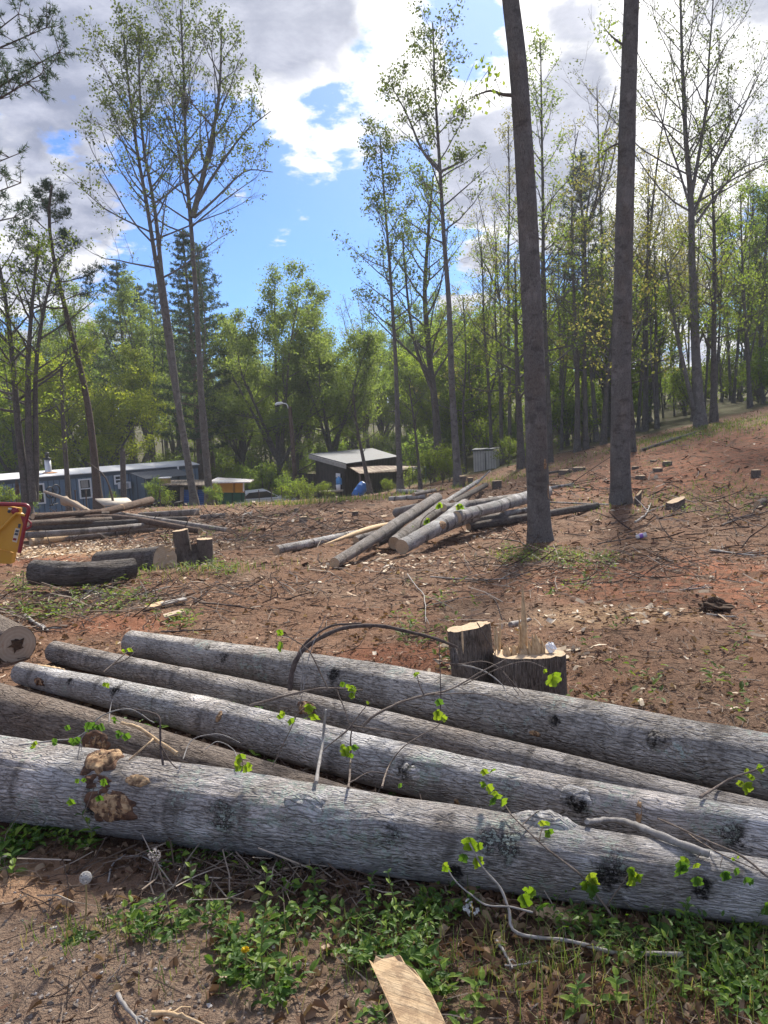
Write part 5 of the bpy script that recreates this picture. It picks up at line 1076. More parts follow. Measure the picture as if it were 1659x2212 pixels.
# ------------------------------------------------------------------ wood chipper at the left edge
M_CY = simple('chipper_yellow', (.50, .255, .018), (.55, .29, .03), 2.5, .38, 0, 0, spec=.5); M_CR = simple('chipper_red', (.19, .008, .018), (.24, .012, .025), 4, .4, 0, 0, spec=.5)
Yc = 10.8
def cp(x, y, dy=0): return at(x*.1852, 960+y*.1852, Yc+dy)
cw = empty('wood_chipper', atg(-40, 1225, Yc+.4), 'yellow wood chipper feed tray with a dark red frame bar at the left edge', 'wood chipper')
def plate(poly, th, dy=0):
    P = np.array([cp(x, y, dy) for x, y in poly]); Q2 = P+np.array([0, th, 0]); n = len(P); mb = MB(); V = np.vstack([P, Q2]); mb.v.append(V); mb.uv.append(V[:, [0, 2]])
    mb.f.setdefault(n, []).append(np.array([list(range(n))[::-1], list(range(n, 2*n))])); mb.f.setdefault(4, []).append(np.array([[i, (i+1) % n, n+(i+1) % n, n+i] for i in range(n)])); mb.n += 2*n; return mb
plate([(-420, 690), (0, 703), (242, 745), (240, 800), (280, 830), (282, 870), (205, 1260), (170, 1262), (0, 1215), (-420, 1120)], .05).build('side_plate', M_CY, cw, smooth=False)
plate([(-420, 1150), (0, 1222), (152, 1262), (128, 1392), (-420, 1385)], .12, .04).build('tray_base', M_CY, cw, smooth=False)
mb = MB(); k_ = np.array([-.9, .8, 0]); q = [cp(-420, 1110, .06), cp(130, 1235, .06)]; mb.slab([q[0], q[1], q[1]+k_, q[0]+k_], .03); mb.build('tray_floor', M_CY, cw, smooth=False)
mb = MB(); mb.tube(path3([cp(-420, 690, -.03), cp(0, 697, -.03), cp(285, 706, -.03), cp(325, 725, -.03), cp(334, 770, -.03), cp(300, 900, -.03), cp(225, 1262, -.03)], 40), .028, 10); mb.tube(path3([cp(325, 880, -.03), cp(362, 925, -.03), cp(350, 965, -.03), cp(292, 992, -.03)], 10), .015, 8); mb.build('frame_bar', M_CR, cw)
plate([(238, 830), (320, 800), (290, 960), (268, 930)], .03, -.02).build('gusset', M_CR, cw, smooth=False)
mb = MB(); mb.tube(path3([cp(-60, 1040, -.05), cp(10, 985, -.05), cp(170, 822, -.05), cp(205, 808, -.05), cp(295, 830, -.05)], 24), .018, 8); mb.build('grab_rail', M_CY, cw)
mb = MB(); Ml = np.array([[1, 0, 0], [0, 0, -1], [0, 1, 0]]); mb.lathe([(.001, .03), (.03, .03), (.05, .015), (.055, 0)], cp(175, 780, -.005), 14, Ml); mb.build('marker_light', M_CR, cw); mb = MB(); mb.lathe([(.001, .02), (.02, .015), (.022, 0)], cp(108, 782, -.005), 10, Ml); mb.build('bolt', M_TRIM, cw)
stk = plate([(180, 975), (232, 985), (195, 1145), (143, 1130)], .004, -.006).build('warning_label', simple('sticker', (.55, .50, .40), (.6, .55, .45), 9, .5, 0, 0), cw, smooth=False)
for i, (y, dx, c) in enumerate([(995, 0, M_TRIM), (1090, -28, M_CR), (1030, -10, M_TRIM)]): plate([(184+dx, y), (222+dx, y+8), (214+dx, y+34), (176+dx, y+26)], .003, -.010).build('label_block', c, stk, smooth=False)
plate([(215, 925), (242, 930), (234, 975), (207, 970)], .004, -.006).build('small_label', M_TRIM, cw, smooth=False)
plate([(95, 738), (135, 742), (133, 760), (94, 756)], .004, -.006).build('small_label', M_WHITE, cw, smooth=False)
for dx in (-.6, -1.6): mb = MB(); c = atg(-40, 1225, Yc+.5)+np.array([dx, 0, .3]); mb.lathe([(.001, -.12), (.2, -.12), (.32, -.1), (.32, .1), (.2, .12), (.001, .12)], c, 18, Ml); mb.build('wheel', M_DARK, cw)
# ------------------------------------------------------------------ litter on the ground
rd = np.random.default_rng(500)
def fan(n, d0, d1, k=1.0, a0=-40, a1=40):
    u = rd.uniform(0, 1, n)
    d = d0*(d1/d0)**u if k == 1 else (d0**(1-k)+(d1**(1-k)-d0**(1-k))*u)**(1/(1-k))
    a = np.radians(rd.uniform(a0, a1, n)); return d*np.sin(a), d*np.cos(a), d
def keep_clear(x, y): return (y < 42+np.clip(x, -2, 14)*-.05+vn(x*.3, y*.3, 4)*4) & (y > .9)
def path_w(x, y):
    w = 0
    for px, py, rx, ry in [(60, 2080, 1.3, .62), (350, 2180, 1.0, .36)]:
        p = hit(px, py)[0]; w = w+np.exp(-((x-p[0])/rx)**2-((y-p[1])/ry)**2)
    return np.clip(w, 0, 1)
def strips(mb, x, y, L, Wd_, pitch=.25, lift=.008, bend=.15):
    n = len(x); yaw = rd.uniform(0, 6.283, n); pt = rd.normal(0, pitch, n); rl = rd.normal(0, .45, n)
    d = np.stack([np.cos(yaw)*np.cos(pt), np.sin(yaw)*np.cos(pt), np.sin(pt)], 1); s = np.stack([-np.sin(yaw)*np.cos(rl), np.cos(yaw)*np.cos(rl), np.sin(rl)], 1); nn = np.cross(d, s)
    z = GF(x, y)+lift*rd.uniform(.3, 2.0, n)+np.abs(np.sin(pt))*L*.35; c = np.stack([x, y, z], 1); L = L[:, None]; w = Wd_[:, None]; b = rd.normal(0, bend, n)[:, None]*L; t = rd.uniform(.3, 1, (n, 1))
    V = np.stack([c-d*L/2-s*w/2*t, c-d*L/2*.9+s*w/2, c-s*w/2*1.1+nn*b, c+s*w/2*1.1+nn*b, c+d*L/2*.95-s*w/2, c+d*L/2+s*w/2*t], 1).reshape(-1, 3)
    k = np.arange(n)[:, None]*6; mb.add(V, np.concatenate([k+np.array([[0, 2, 3, 1]]), k+np.array([[2, 4, 5, 3]])]), np.zeros((n*6, 2)))
CHIP = island('shredded_wood', [(0, (.055, .032, .022)), (.35, (.13, .07, .045)), (.6, (.225, .13, .082)), (.86, (.27, .175, .12)), (.96, (.40, .30, .21)), (1, (.54, .43, .32))], .9)
mb = MB(); x, y, d = fan(90000, 1.2, 44, 1.2); ok = keep_clear(x, y) & (rd.random(len(x)) > path_w(x, y)*.8); x, y, d = x[ok], y[ok], d[ok]
sc = np.clip(d/7, .42, 3.2); L = np.exp(rd.normal(-3.5, .5, len(x)))*sc; strips(mb, x, y, L, np.minimum(L*rd.uniform(.08, .28, len(x)), .03*sc)); tag(mb.build('wood_chips', CHIP, None, np.zeros(3), smooth=False), kind='stuff')
PALE = island('pale_chips', [(0, (.36, .26, .17)), (.6, (.52, .42, .30)), (1, (.66, .58, .46))], .85)
mb = MB(); x, y, d = fan(1000, 3.0, 40, 1.0); ok = keep_clear(x, y); x, y, d = x[ok], y[ok], d[ok]; L = np.exp(rd.normal(-2.9, .4, len(x)))*np.clip(d/9, .7, 2.6); strips(mb, x, y, L, L*rd.uniform(.2, .5, len(x)), .2, .02)
for (px, py, n, s) in [(200, 1190, 420, 1.3), (120, 1180, 260, .8), (330, 1185, 120, .9), (870, 1215, 90, .6), (1000, 1160, 70, .9), (1330, 1335, 60, .5), (1080, 1430, 50, .3)]:
    p = hit(px, py)[0]; xx = p[0]+rd.normal(size=n)*s; yy = p[1]+rd.normal(size=n)*s*.6; strips(mb, xx, yy, rd.uniform(.03, .11, n), rd.uniform(.015, .05, n), .2, .02)
tag(mb.build('pale_wood_chips', PALE, None, np.zeros(3), smooth=False), kind='stuff')
def leafs(mb, B0, D, Sd, L, Wd_, droop=.25, fold=.18):
    n = len(B0); U_ = np.cross(D, Sd); L = L[:, None]; w = Wd_[:, None]
    def P(t, s, z): return B0+D*L*t+Sd*w*s+U_*(z*w-droop*L*t*t)
    V = np.stack([P(0, 0, 0), P(.22, .40, fold), P(.22, 0, 0), P(.22, -.40, fold), P(.58, .46, fold), P(.58, 0, 0), P(.58, -.46, fold), P(1, 0, 0)], 1).reshape(-1, 3); k = np.arange(n)[:, None]*8
    T = np.concatenate([k+np.array([[a]]) for a in ([0, 1, 2], [0, 2, 3], [5, 4, 7], [6, 5, 7])]).reshape(-1, 3); Q4 = np.concatenate([k+np.array([[1, 4, 5, 2]]), k+np.array([[2, 5, 6, 3]])])
    i = mb.n; mb.add(V, T, np.zeros((n*8, 2))); mb.f.setdefault(4, []).append(Q4+i)
DEAD = island('dead_leaves', [(0, (.075, .045, .03)), (.5, (.16, .095, .06)), (.85, (.26, .18, .12)), (1, (.36, .28, .2))], .8, .15)
mb = MB()
def flop(x, y, L):
    n = len(x); az = rd.uniform(0, 6.283, n); el = rd.normal(.05, .35, n); D = np.stack([np.cos(az)*np.cos(el), np.sin(az)*np.cos(el), np.sin(el)], 1); Sd = np.stack([-np.sin(az), np.cos(az), rd.normal(0, .5, n)], 1); Sd /= np.linalg.norm(Sd, axis=1)[:, None]
    leafs(mb, np.stack([x, y, GF(x, y)+.012], 1)-D*L[:, None]*.3*np.array([1, 1, 0]), D, Sd, L, L*rd.uniform(.4, .8, n), .5, .5)
def litter(px, py, n, sx, sy, l0=.018, l1=.055):
    p = hit(px, py)[0]; flop(p[0]+rd.normal(size=n)*sx, np.maximum(.9, p[1]+rd.normal(size=n)*sy), rd.uniform(l0, l1, n))
for a in [(1250, 1985, 700, .75, .16), (800, 1900, 420, .6, .14), (1500, 2080, 420, .5, .18), (1000, 2130, 260, .7, .2), (400, 1850, 300, .5, .12), (700, 1690, 420, .5, .2), (230, 1520, 300, .5, .25), (1150, 1530, 260, .7, .5), (800, 1420, 260, 1.3, .8)]: litter(*a)
x, y, d = fan(3600, 1.5, 25, 1.1); ok = keep_clear(x, y) & (rd.random(len(x)) > path_w(x, y)); flop(x[ok], y[ok], rd.uniform(.02, .055, ok.sum())*np.clip(d[ok]/5, 1, 1.8))
tag(mb.build('leaf_litter', DEAD, None, np.zeros(3), smooth=False), kind='stuff')
def sticks(mb, x, y, L, r, pitch=.12, lift=.012):
    n = len(x); yaw = rd.uniform(0, 6.283, n); pt = np.abs(rd.normal(0, pitch, n)); d = np.stack([np.cos(yaw)*np.cos(pt), np.sin(yaw)*np.cos(pt), np.sin(pt)], 1); s = np.stack([-np.sin(yaw), np.cos(yaw), 0*yaw], 1); u = np.cross(d, s)
    c = np.stack([x, y, GF(x, y)+lift+np.sin(pt)*L*.4], 1); L = L[:, None]; r = r[:, None]; b = s*rd.normal(0, .10, n)[:, None]*L+u*rd.normal(0, .05, n)[:, None]*L; V = []
    for (e, k) in ((-.5, .0), (0., 1.), (.5, .0)):
        q = c+d*L*e+b*k
        for a in range(3): V.append(q+r*(1-.3*(e+.5))*(math.cos(a*2.094)*s+math.sin(a*2.094)*u))
    V = np.stack(V, 1).reshape(-1, 3); k = np.arange(n)[:, None]*9; fs = [k+np.array([[o+a, o+(a+1) % 3, o+3+(a+1) % 3, o+3+a]]) for o in (0, 3) for a in range(3)]; mb.add(V, np.concatenate(fs), np.zeros((n*9, 2)))
TW = island('twig_litter', [(0, (.045, .032, .026)), (.45, (.10, .07, .055)), (.75, (.20, .155, .12)), (.92, (.33, .28, .23)), (1, (.50, .42, .33))], .9)
mb = MB(); x, y, d = fan(6500, 1.5, 42, 1.12); ok = keep_clear(x, y) & (rd.random(len(x)) > path_w(x, y)*.7); x, y, d = x[ok], y[ok], d[ok]; s_ = np.clip(d/6, .6, 3.5); sticks(mb, x, y, np.exp(rd.normal(-2.0, .5, len(x)))*s_**.55, .0022*s_*rd.uniform(.6, 1.9, len(x)))
for (px, py, n, sx, sy, l, r) in [(200, 1300, 420, 1.3, .8, .5, .006), (120, 1330, 160, .7, .5, .4, .005), (1250, 1215, 220, 1.6, .9, .6, .006), (1130, 1250, 150, 1.2, .7, .5, .005), (430, 1180, 160, 1.4, 1.0, .7, .008), (480, 1130, 160, 1.8, 1.5, .9, .011), (300, 1150, 150, 2.4, 1.6, .9, .012), (1620, 1110, 160, 1.6, 2, .8, .011), (760, 1140, 120, 2.0, 2, .8, .01), (600, 1660, 110, .5, .16, .22, .003), (560, 1870, 260, .45, .14, .25, .0028), (850, 1880, 120, .4, .1, .25, .0028), (330, 1130, 120, 3, 1, 1.0, .012), (130, 1090, 160, 2.5, 1.5, 1.1, .012), (1240, 1060, 80, 2, 3, .9, .012), (1480, 1180, 60, 2, 1.5, .6, .007)]:
    p = hit(px, py)[0]; xx = p[0]+rd.normal(size=n)*sx; yy = np.maximum(.95, p[1]+rd.normal(size=n)*sy); sticks(mb, xx, yy, l*.68*rd.uniform(.4, 1.5, n), r*rd.uniform(.5, 1.5, n), .28, .02)
tag(mb.build('twigs', TW, None, np.zeros(3), smooth=False), kind='stuff')
# gravel on the worn path
def stones(n, fx, r0, r1, mat, name):
    O = np.array([[1, 0, 0], [-1, 0, 0], [0, 1, 0], [0, -1, 0], [0, 0, 1], [0, 0, -1]], float); e = [[0, 2, 4], [2, 1, 4], [1, 3, 4], [3, 0, 4], [2, 0, 5], [1, 2, 5], [3, 1, 5], [0, 3, 5]]
    V = list(O); T = []; cache = {}
    def mid(a, b):
        k = (min(a, b), max(a, b))
        if k not in cache: cache[k] = len(V); V.append(unit(V[a]+V[b]))
        return cache[k]
    for a, b, c in e: x, y, z = mid(a, b), mid(b, c), mid(c, a); T += [[a, x, z], [x, b, y], [z, y, c], [x, y, z]]
    V = np.array(V); T = np.array(T); m_ = len(V); xs, ys = fx(n); r = np.exp(rd.uniform(np.log(r0), np.log(r1), n)); VV = V[None]*(1+.25*rd.normal(size=(n, m_, 1)))*r[:, None, None]*rd.uniform(.6, 1.3, (n, 1, 3))*np.array([1, 1, .7]); VV += np.stack([xs, ys, GF(xs, ys)+r*.25], 1)[:, None]
    mb = MB(); mb.add(VV.reshape(-1, 3), (T[None]+np.arange(n)[:, None, None]*m_).reshape(-1, 3), np.zeros((n*m_, 2))); tag(mb.build(name, mat, None, np.zeros(3), smooth=False), kind='stuff')
STON = island('gravel_stone', [(0, (.12, .10, .085)), (.5, (.22, .18, .15)), (.88, (.32, .28, .25)), (1, (.46, .44, .42))], .8)
def pf(n):
    c = [hit(80, 2010)[0], hit(120, 2120)[0], hit(420, 2130)[0], hit(300, 2200)[0]]; i = rd.integers(0, 4, n); P = np.array(c)[i]; return P[:, 0]+rd.normal(size=n)*.38, np.maximum(.95, P[:, 1]+rd.normal(size=n)*.22)
stones(1100, pf, .002, .008, STON, 'gravel')
# ------------------------------------------------------------------ low green plants
def rosettes(mb, x, y, k, L, h, asp=.62):
    n = len(x); x = np.repeat(x, k)+rd.normal(size=n*k)*.012*(L/.04); y = np.repeat(y, k)+rd.normal(size=n*k)*.012*(L/.04); az = rd.uniform(0, 6.283, n*k); el = rd.uniform(-.1, .9, n*k)
    D = np.stack([np.cos(az)*np.cos(el), np.sin(az)*np.cos(el), np.sin(el)], 1); Sd = np.stack([-np.sin(az), np.cos(az), rd.normal(0, .35, n*k)], 1); Sd /= np.linalg.norm(Sd, axis=1)[:, None]
    hh = rd.uniform(.1, 1, n*k)*h; r = hh*.5; B0 = np.stack([x+np.cos(az)*r, y+np.sin(az)*r, GF(x, y)+hh], 1); LL = L*rd.uniform(.5, 1.3, n*k); leafs(mb, B0, D, Sd, LL, LL*asp*rd.uniform(.7, 1.1, n*k))
def patchxy(polys):
    X, Y = [], []
    for (x0, y0, x1, y1, n) in polys:
        qx = rd.uniform(x0, x1, n); qy = rd.uniform(y0, y1, n)
        for a, b in zip(qx, qy): p = hit(a, b)[0]; X.append(p[0]); Y.append(max(.9, p[1]))
    X = np.array(X); Y = np.array(Y); ok = vn(X*3.1, Y*3.1, 77)+.5*vn(X*8, Y*8, 78) > -.13; return X[ok], Y[ok]
mb = MB()
x, y = patchxy([(640, 2050, 1750, 2380, 190), (900, 1990, 1700, 2120, 90), (1180, 2110, 1800, 2350, 110), (480, 1960, 900, 2090, 75), (250, 1975, 560, 2050, 40), (0, 1765, 320, 1840, 110), (300, 1830, 520, 1900, 30), (520, 1890, 700, 1960, 24), (480, 2080, 760, 2180, 50), (900, 1890, 1080, 2000, 60)]); rosettes(mb, x, y, 7, .031, .05)
x, y = patchxy([(700, 2060, 1750, 2380, 90), (1150, 1990, 1660, 2110, 50), (820, 2000, 1000, 2120, 40)]); rosettes(mb, x, y, 9, .024, .09, .5)
x, y = patchxy([(0, 1800, 60, 1900, 12), (520, 2060, 800, 2140, 14), (860, 2080, 1000, 2170, 16)]); rosettes(mb, x, y, 7, .062, .04, .45)
x, y = patchxy([(480, 1540, 700, 1620, 26), (60, 1590, 330, 1620, 30), (860, 1690, 900, 1720, 12), (540, 1600, 640, 1660, 20)]); rosettes(mb, x, y, 8, .04, .10)
tag(mb.build('ground_cover', COVER, None, np.zeros(3), smooth=False), kind='stuff')
COV2 = island('weedy_regrowth', [(0, (.06, .10, .025)), (.5, (.095, .15, .03)), (1, (.16, .21, .045))], .6, .4)
mb = MB()
x, y = patchxy([(20, 1245, 340, 1345, 190), (340, 1330, 420, 1365, 24), (400, 1225, 520, 1250, 50), (1080, 1185, 1240, 1225, 80), (1200, 1200, 1330, 1240, 40), (1180, 1210, 1330, 1300, 24), (1430, 1060, 1700, 1120, 80), (1500, 1020, 1659, 1080, 40), (1180, 1020, 1290, 1070, 50), (1380, 995, 1450, 1010, 24), (560, 1095, 700, 1130, 24), (840, 1340, 1000, 1450, 26), (800, 1260, 1100, 1330, 16), (1200, 1360, 1640, 1560, 26), (350, 1150, 560, 1180, 30), (140, 1100, 420, 1110, 40)]); rosettes(mb, x, y, 8, .055, .13, .5)
tag(mb.build('weedy_regrowth', COV2, None, np.zeros(3), smooth=False), kind='stuff')
# grass blades: sparse tufts, and the verge at the top of the hill
mb = MB()
def grass(x, y, h, w):
    n = len(x); az = rd.uniform(0, 6.283, n); ln = rd.uniform(.1, .8, n)*h; b = np.stack([x, y, GF(x, y)], 1); o = np.stack([np.cos(az), np.sin(az), 0*az], 1); s = np.stack([-np.sin(az), np.cos(az), 0*az], 1)*w[:, None] if np.ndim(w) else np.stack([-np.sin(az), np.cos(az), 0*az], 1)*w; hh = (h*rd.uniform(.5, 1.1, n))[:, None]; up = np.array([[0, 0, 1.]])
    V = np.stack([b-s, b+s, b+o*ln[:, None]*.35+up*hh*.6+s*.7, b+o*ln[:, None]*.35+up*hh*.6-s*.7, b+o*ln[:, None]+up*hh*.85], 1).reshape(-1, 3); k = np.arange(n)[:, None]*5; i = mb.n; mb.add(V, k+np.array([[0, 1, 2, 3]]), np.zeros((n*5, 2))); mb.f.setdefault(3, []).append(k+np.array([[3, 2, 4]])+i)
for (px, py, n, sx, sy, h, w) in [(1480, 940, 1800, 1.6, 2.0, .16, .012), (1640, 908, 1200, 3, 2, .16, .012), (1250, 2060, 320, .5, .14, .12, .0016), (1480, 2140, 420, .35, .15, .13, .0016), (700, 2050, 220, .5, .12, .09, .0015), (190, 2020, 90, .10, .04, .07, .002), (1080, 2080, 200, .4, .1, .1, .0015), (1450, 1075, 500, 1.4, 1.4, .14, .008), (1180, 1200, 300, .5, .3, .14, .004), (440, 1240, 260, .6, .3, .16, .005), (700, 1085, 700, 2.5, .7, .3, .014), (870, 1050, 500, 2.0, 1.2, .3, .014), (1100, 1030, 500, 1.6, 1.5, .2, .012)]:
    p = hit(px, py)[0]; grass(p[0]+rd.normal(size=n)*sx, np.maximum(.9, p[1]+rd.normal(size=n)*sy), h, w)
tag(mb.build('grass', GRASSM, None, np.zeros(3), smooth=False), kind='stuff')
# ------------------------------------------------------------------ single plants and sprigs
TUL = np.array([(0, 0), (.16, -.03), (.34, .06), (.52, .20), (.44, .34), (.36, .46), (.46, .62), (.42, .80), (.24, .84), (.12, .92), (0, .84)])
def tulip(mb, base, d, nrm, s, curl=.25):
    d = unit(d); sd = unit(np.cross(d, nrm)); n = np.cross(sd, d)
    V = []
    for sg in (1, -1):
        for (x, y) in TUL: V.append(np.asarray(base)+sd*x*s*sg+d*y*s+n*(curl*abs(x)*s*.9-curl*y*y*s*.6))
    k = len(TUL); f = []
    C = [np.asarray(base)+d*y*s+n*(-curl*y*y*s*.6) for y in (0, .2, .4, .6, .84)]
    V += C; c0 = 2*k; idx = [0, 1, 2, 3, 4, 5, 6, 7, 8, 9, 10]; near = [0, 0, 0, 1, 1, 2, 3, 3, 3, 4, 4]
    for h in (0, 1):
        o = h*k
        for i in range(k-1):
            a, b = o+i, o+i+1; p, q = c0+near[i], c0+near[i+1]
            f.append([a, b, q] if p == q else [a, b, q, p])
    mb.poly(np.array(V), f, [(0, 0)]*len(V))
def leafset(mb, px, py, Y, size_px, rng, n=1, hang=True, spread=.5):
    for i in range(n):
        qx, qy = px+rng.normal()*spread*size_px*.5*(n > 1), py+rng.normal()*spread*size_px*.4*(n > 1); b = at(qx, qy, min(Y+rng.normal()*.02, front(qx, qy, .035), front(qx, qy+size_px*.6, .03))); s = size_px*Y/F*rng.uniform(.6, 1.2)
        d = np.array([rng.normal()*.45, rng.normal()*.35, -1 if hang else .4]); tulip(mb, b-unit(d)*s*.25, d, np.array([rng.normal()*.5, -1, .35+rng.normal()*.3]), s, rng.uniform(.1, .7))
def sprig(label, stems, leaves, cat='branch', name='leafy_twig', mat=TWIG, group=None, lmat=TULIP):
    """stems: list of (radius_px0, radius_px1, [(px,py,Y)...]); leaves: (px,py,Y,size_px,n[,older])"""
    r_ = np.random.default_rng(abs(hash(label)) % 1000 if False else sum(map(ord, label))); mb = MB(); o = None
    for (r0, r1, pts) in stems:
        P = [atf(*p) for p in pts]; n = max(6, len(P)*5); C = path3(P, n); C = C+np.cumsum(r_.normal(size=C.shape), 0)*.0006; Ym = np.mean([p[2] for p in pts]); mb.tube(C, np.linspace(r0, r1, n)*Ym/F*(1+.12*np.sin(np.arange(n)*1.7)), 7, cap=True)
        o = P[0] if o is None else o
    if leaves:
        root = empty(name, o, label, cat, group); mb.build('stem', mat, root); a = MB(); b = MB()
        for lf in leaves:
            t = b if len(lf) > 5 and lf[5] else a; leafset(t, lf[0], lf[1], lf[2], lf[3], r_, lf[4])
            s0 = min(((np.hypot(p[0]-lf[0], p[1]-lf[1]), p) for st in stems for p in st[2]), key=lambda q: q[0])[1]
        if a.n: a.build('leaves', lmat, root)
        if b.n: b.build('older_leaves', TULIPD, root)
        return root
    return tag(mb.build(name, mat, None, o), label, cat, group)
sprig('hairy vine arching up and over the foreground logs to the double stump', [(3.5, 5.5, [(987, 1399, 3.85), (943, 1380, 3.8), (840, 1354, 3.7), (773, 1352, 3.65), (718, 1364, 3.6), (662, 1396, 3.55), (633, 1436, 3.5), (625, 1490, 3.48)]), (2.2, 3.5, [(780, 1347, 3.68), (720, 1351, 3.64), (681, 1371, 3.6), (650, 1402, 3.56), (634, 1450, 3.5)])], [], 'vine', 'bent_vine', TWIGD)
sprig('twig with a bright leaf tuft and one tall side shoot over the rear logs', [(3, 1.6, [(540, 1523, 3.3), (628, 1499, 3.3), (707, 1486, 3.3), (784, 1490, 3.3)]), (1.8, 1.0, [(707, 1486, 3.3), (685, 1440, 3.3), (662, 1401, 3.3), (616, 1369, 3.3)]), (1.6, 1.0, [(727, 1490, 3.3), (745, 1530, 3.25), (757, 1566, 3.2)])], [(757, 1482, 3.28, 18, 4), (761, 1500, 3.28, 14, 2), (740, 1476, 3.28, 11, 1), (607, 1393, 3.28, 24, 1), (605, 1364, 3.28, 15, 2)])
sprig('dark twig crossing the rear log to the double stump', [(3.2, 1.4, [(784, 1568, 3.3), (813, 1544, 3.32), (866, 1518, 3.4), (919, 1503, 3.45), (972, 1489, 3.55), (1040, 1450, 3.6), (1090, 1424, 3.65)]), (1.6, 1.0, [(916, 1503, 3.45), (905, 1480, 3.45), (899, 1455, 3.45)]), (1.6, 1.0, [(930, 1500, 3.48), (1030, 1498, 3.5), (1120, 1520, 3.5)]), (1.4, .9, [(1000, 1480, 3.6), (1060, 1452, 3.62), (1130, 1430, 3.6), (1180, 1446, 3.58)]), (1.5, .9, [(935, 1425, 3.7), (990, 1434, 3.7), (1060, 1432, 3.7), (1130, 1500, 3.6)])], [(904, 1455, 3.45, 12, 2), (1192, 1460, 3.58, 30, 2, 0), (1180, 1448, 3.58, 14, 2), (1200, 1470, 3.58, 20, 1)])
sprig('upright dark twig with a leaf cluster in front of the whitish knotted log', [(2.6, 1.8, [(752, 1702, 3.0), (756, 1640, 3.0), (757, 1594, 3.02), (760, 1566, 3.05)]), (1.6, .9, [(760, 1566, 3.05), (780, 1540, 3.05), (795, 1518, 3.05)]), (1.6, .9, [(760, 1568, 3.05), (810, 1575, 3.05), (900, 1590, 3.1)]), (2.4, 1.2, [(760, 1566, 3.05), (742, 1585, 3.03), (697, 1625, 3.0)])], [(747, 1618, 2.98, 20, 4), (765, 1612, 2.98, 17, 1, 1), (795, 1516, 3.05, 8, 2), (757, 1630, 2.98, 16, 1)])
sprig('slim twig curving up to three leaves right of the upright dark one', [(2.2, 1.0, [(826, 1700, 3.0), (838, 1660, 3.0), (866, 1621, 3.05), (903, 1594, 3.1), (945, 1568, 3.15), (951, 1547, 3.15)])], [(943, 1537, 3.15, 20, 2), (957, 1550, 3.15, 19, 1), (948, 1514, 3.15, 18, 1, 1), (864, 1695, 3.0, 12, 1, 1)])
sprig('thin shoot bearing two big bright leaves left of the upright twig', [(1.4, .9, [(588, 1658, 3.0), (636, 1555, 3.05), (654, 1499, 3.1)]), (1.2, .8, [(636, 1550, 3.05), (650, 1536, 3.05), (668, 1528, 3.05)])], [(660, 1530, 3.04, 27, 2), (678, 1546, 3.04, 22, 1), (604, 1546, 3.04, 22, 1), (628, 1556, 3.04, 18, 1), (612, 1540, 3.04, 14, 1)])
sprig('bare snapped stick standing upright between the logs', [(4.2, 2.6, [(683, 1690, 3.0), (697, 1607, 3.02), (705, 1533, 3.05)])], [], 'stick', 'stick', TWIGG)
sprig('thin branch with two small leaves over the left ends of the logs', [(2, 1, [(225, 1452, 3.6), (262, 1420, 3.7), (290, 1394, 3.8)]), (1.6, 1, [(243, 1436, 3.6), (270, 1425, 3.6), (298, 1405, 3.6)])], [(268, 1405, 3.7, 15, 1), (282, 1402, 3.7, 13, 1), (230, 1477, 3.5, 12, 2)])
sprig('peeled pale broken branch lying over the brown log', [(3, 4.5, [(262, 1561, 3.1), (296, 1571, 3.0), (331, 1595, 2.95), (380, 1628, 2.9)]), (2.5, 2, [(331, 1595, 2.95), (322, 1606, 2.9), (278, 1642, 2.85)])], [], 'branch', 'broken_branch', RAWP)
sprig('dark forked twig leaning against the pale broken branch', [(2.6, 2, [(352, 1652, 2.8), (347, 1613, 2.85), (346, 1555, 2.9), (330, 1542, 2.95), (290, 1535, 3.0)]), (2, 1.2, [(347, 1610, 2.85), (365, 1640, 2.82), (385, 1660, 2.8)])], [], 'branch', 'broken_branch', TWIGD)
sprig('honeysuckle vine with drooping green leaves draped on the brown log', [(1.8, 1.2, [(40, 1610, 2.9), (110, 1600, 2.9), (170, 1590, 2.95), (220, 1545, 3.0), (280, 1530, 3.0), (335, 1560, 2.95)]), (1.2, .8, [(170, 1590, 2.95), (175, 1615, 2.9), (180, 1640, 2.85)])], [(145, 1570, 2.95, 20, 1, 1), (160, 1598, 2.92, 18, 4, 1), (190, 1568, 2.95, 18, 3, 1), (222, 1570, 2.95, 19, 3, 1), (250, 1555, 2.95, 15, 3, 1), (265, 1590, 2.92, 20, 4, 1), (120, 1605, 2.9, 16, 3, 1), (75, 1608, 2.9, 14, 3)], 'vine', 'leafy_vine', TWIGG)
sprig('long low branch curving up to big drooping leaves at the lower right', [(5.5, 2.5, [(1475, 2062, 2.05), (1400, 2060, 2.07), (1330, 2056, 2.1), (1230, 2031, 2.13), (1115, 2013, 2.15), (1100, 1966, 2.2), (1080, 1916, 2.25), (1045, 1876, 2.28), (1015, 1821, 2.3)]), (2.4, 1.6, [(1150, 1971, 2.2), (1100, 1957, 2.2), (1045, 1950, 2.2), (985, 1905, 2.25), (962, 1872, 2.28)])], [(1012, 1822, 2.3, 34, 2), (1002, 1850, 2.3, 34, 1, 1), (1030, 1858, 2.3, 34, 1), (1035, 1825, 2.3, 26, 1), (968, 1870, 2.28, 24, 3), (1132, 1940, 2.2, 52, 1), (1150, 1925, 2.2, 26, 2), (1172, 1955, 2.2, 36, 1, 1)], mat=TWIGG)
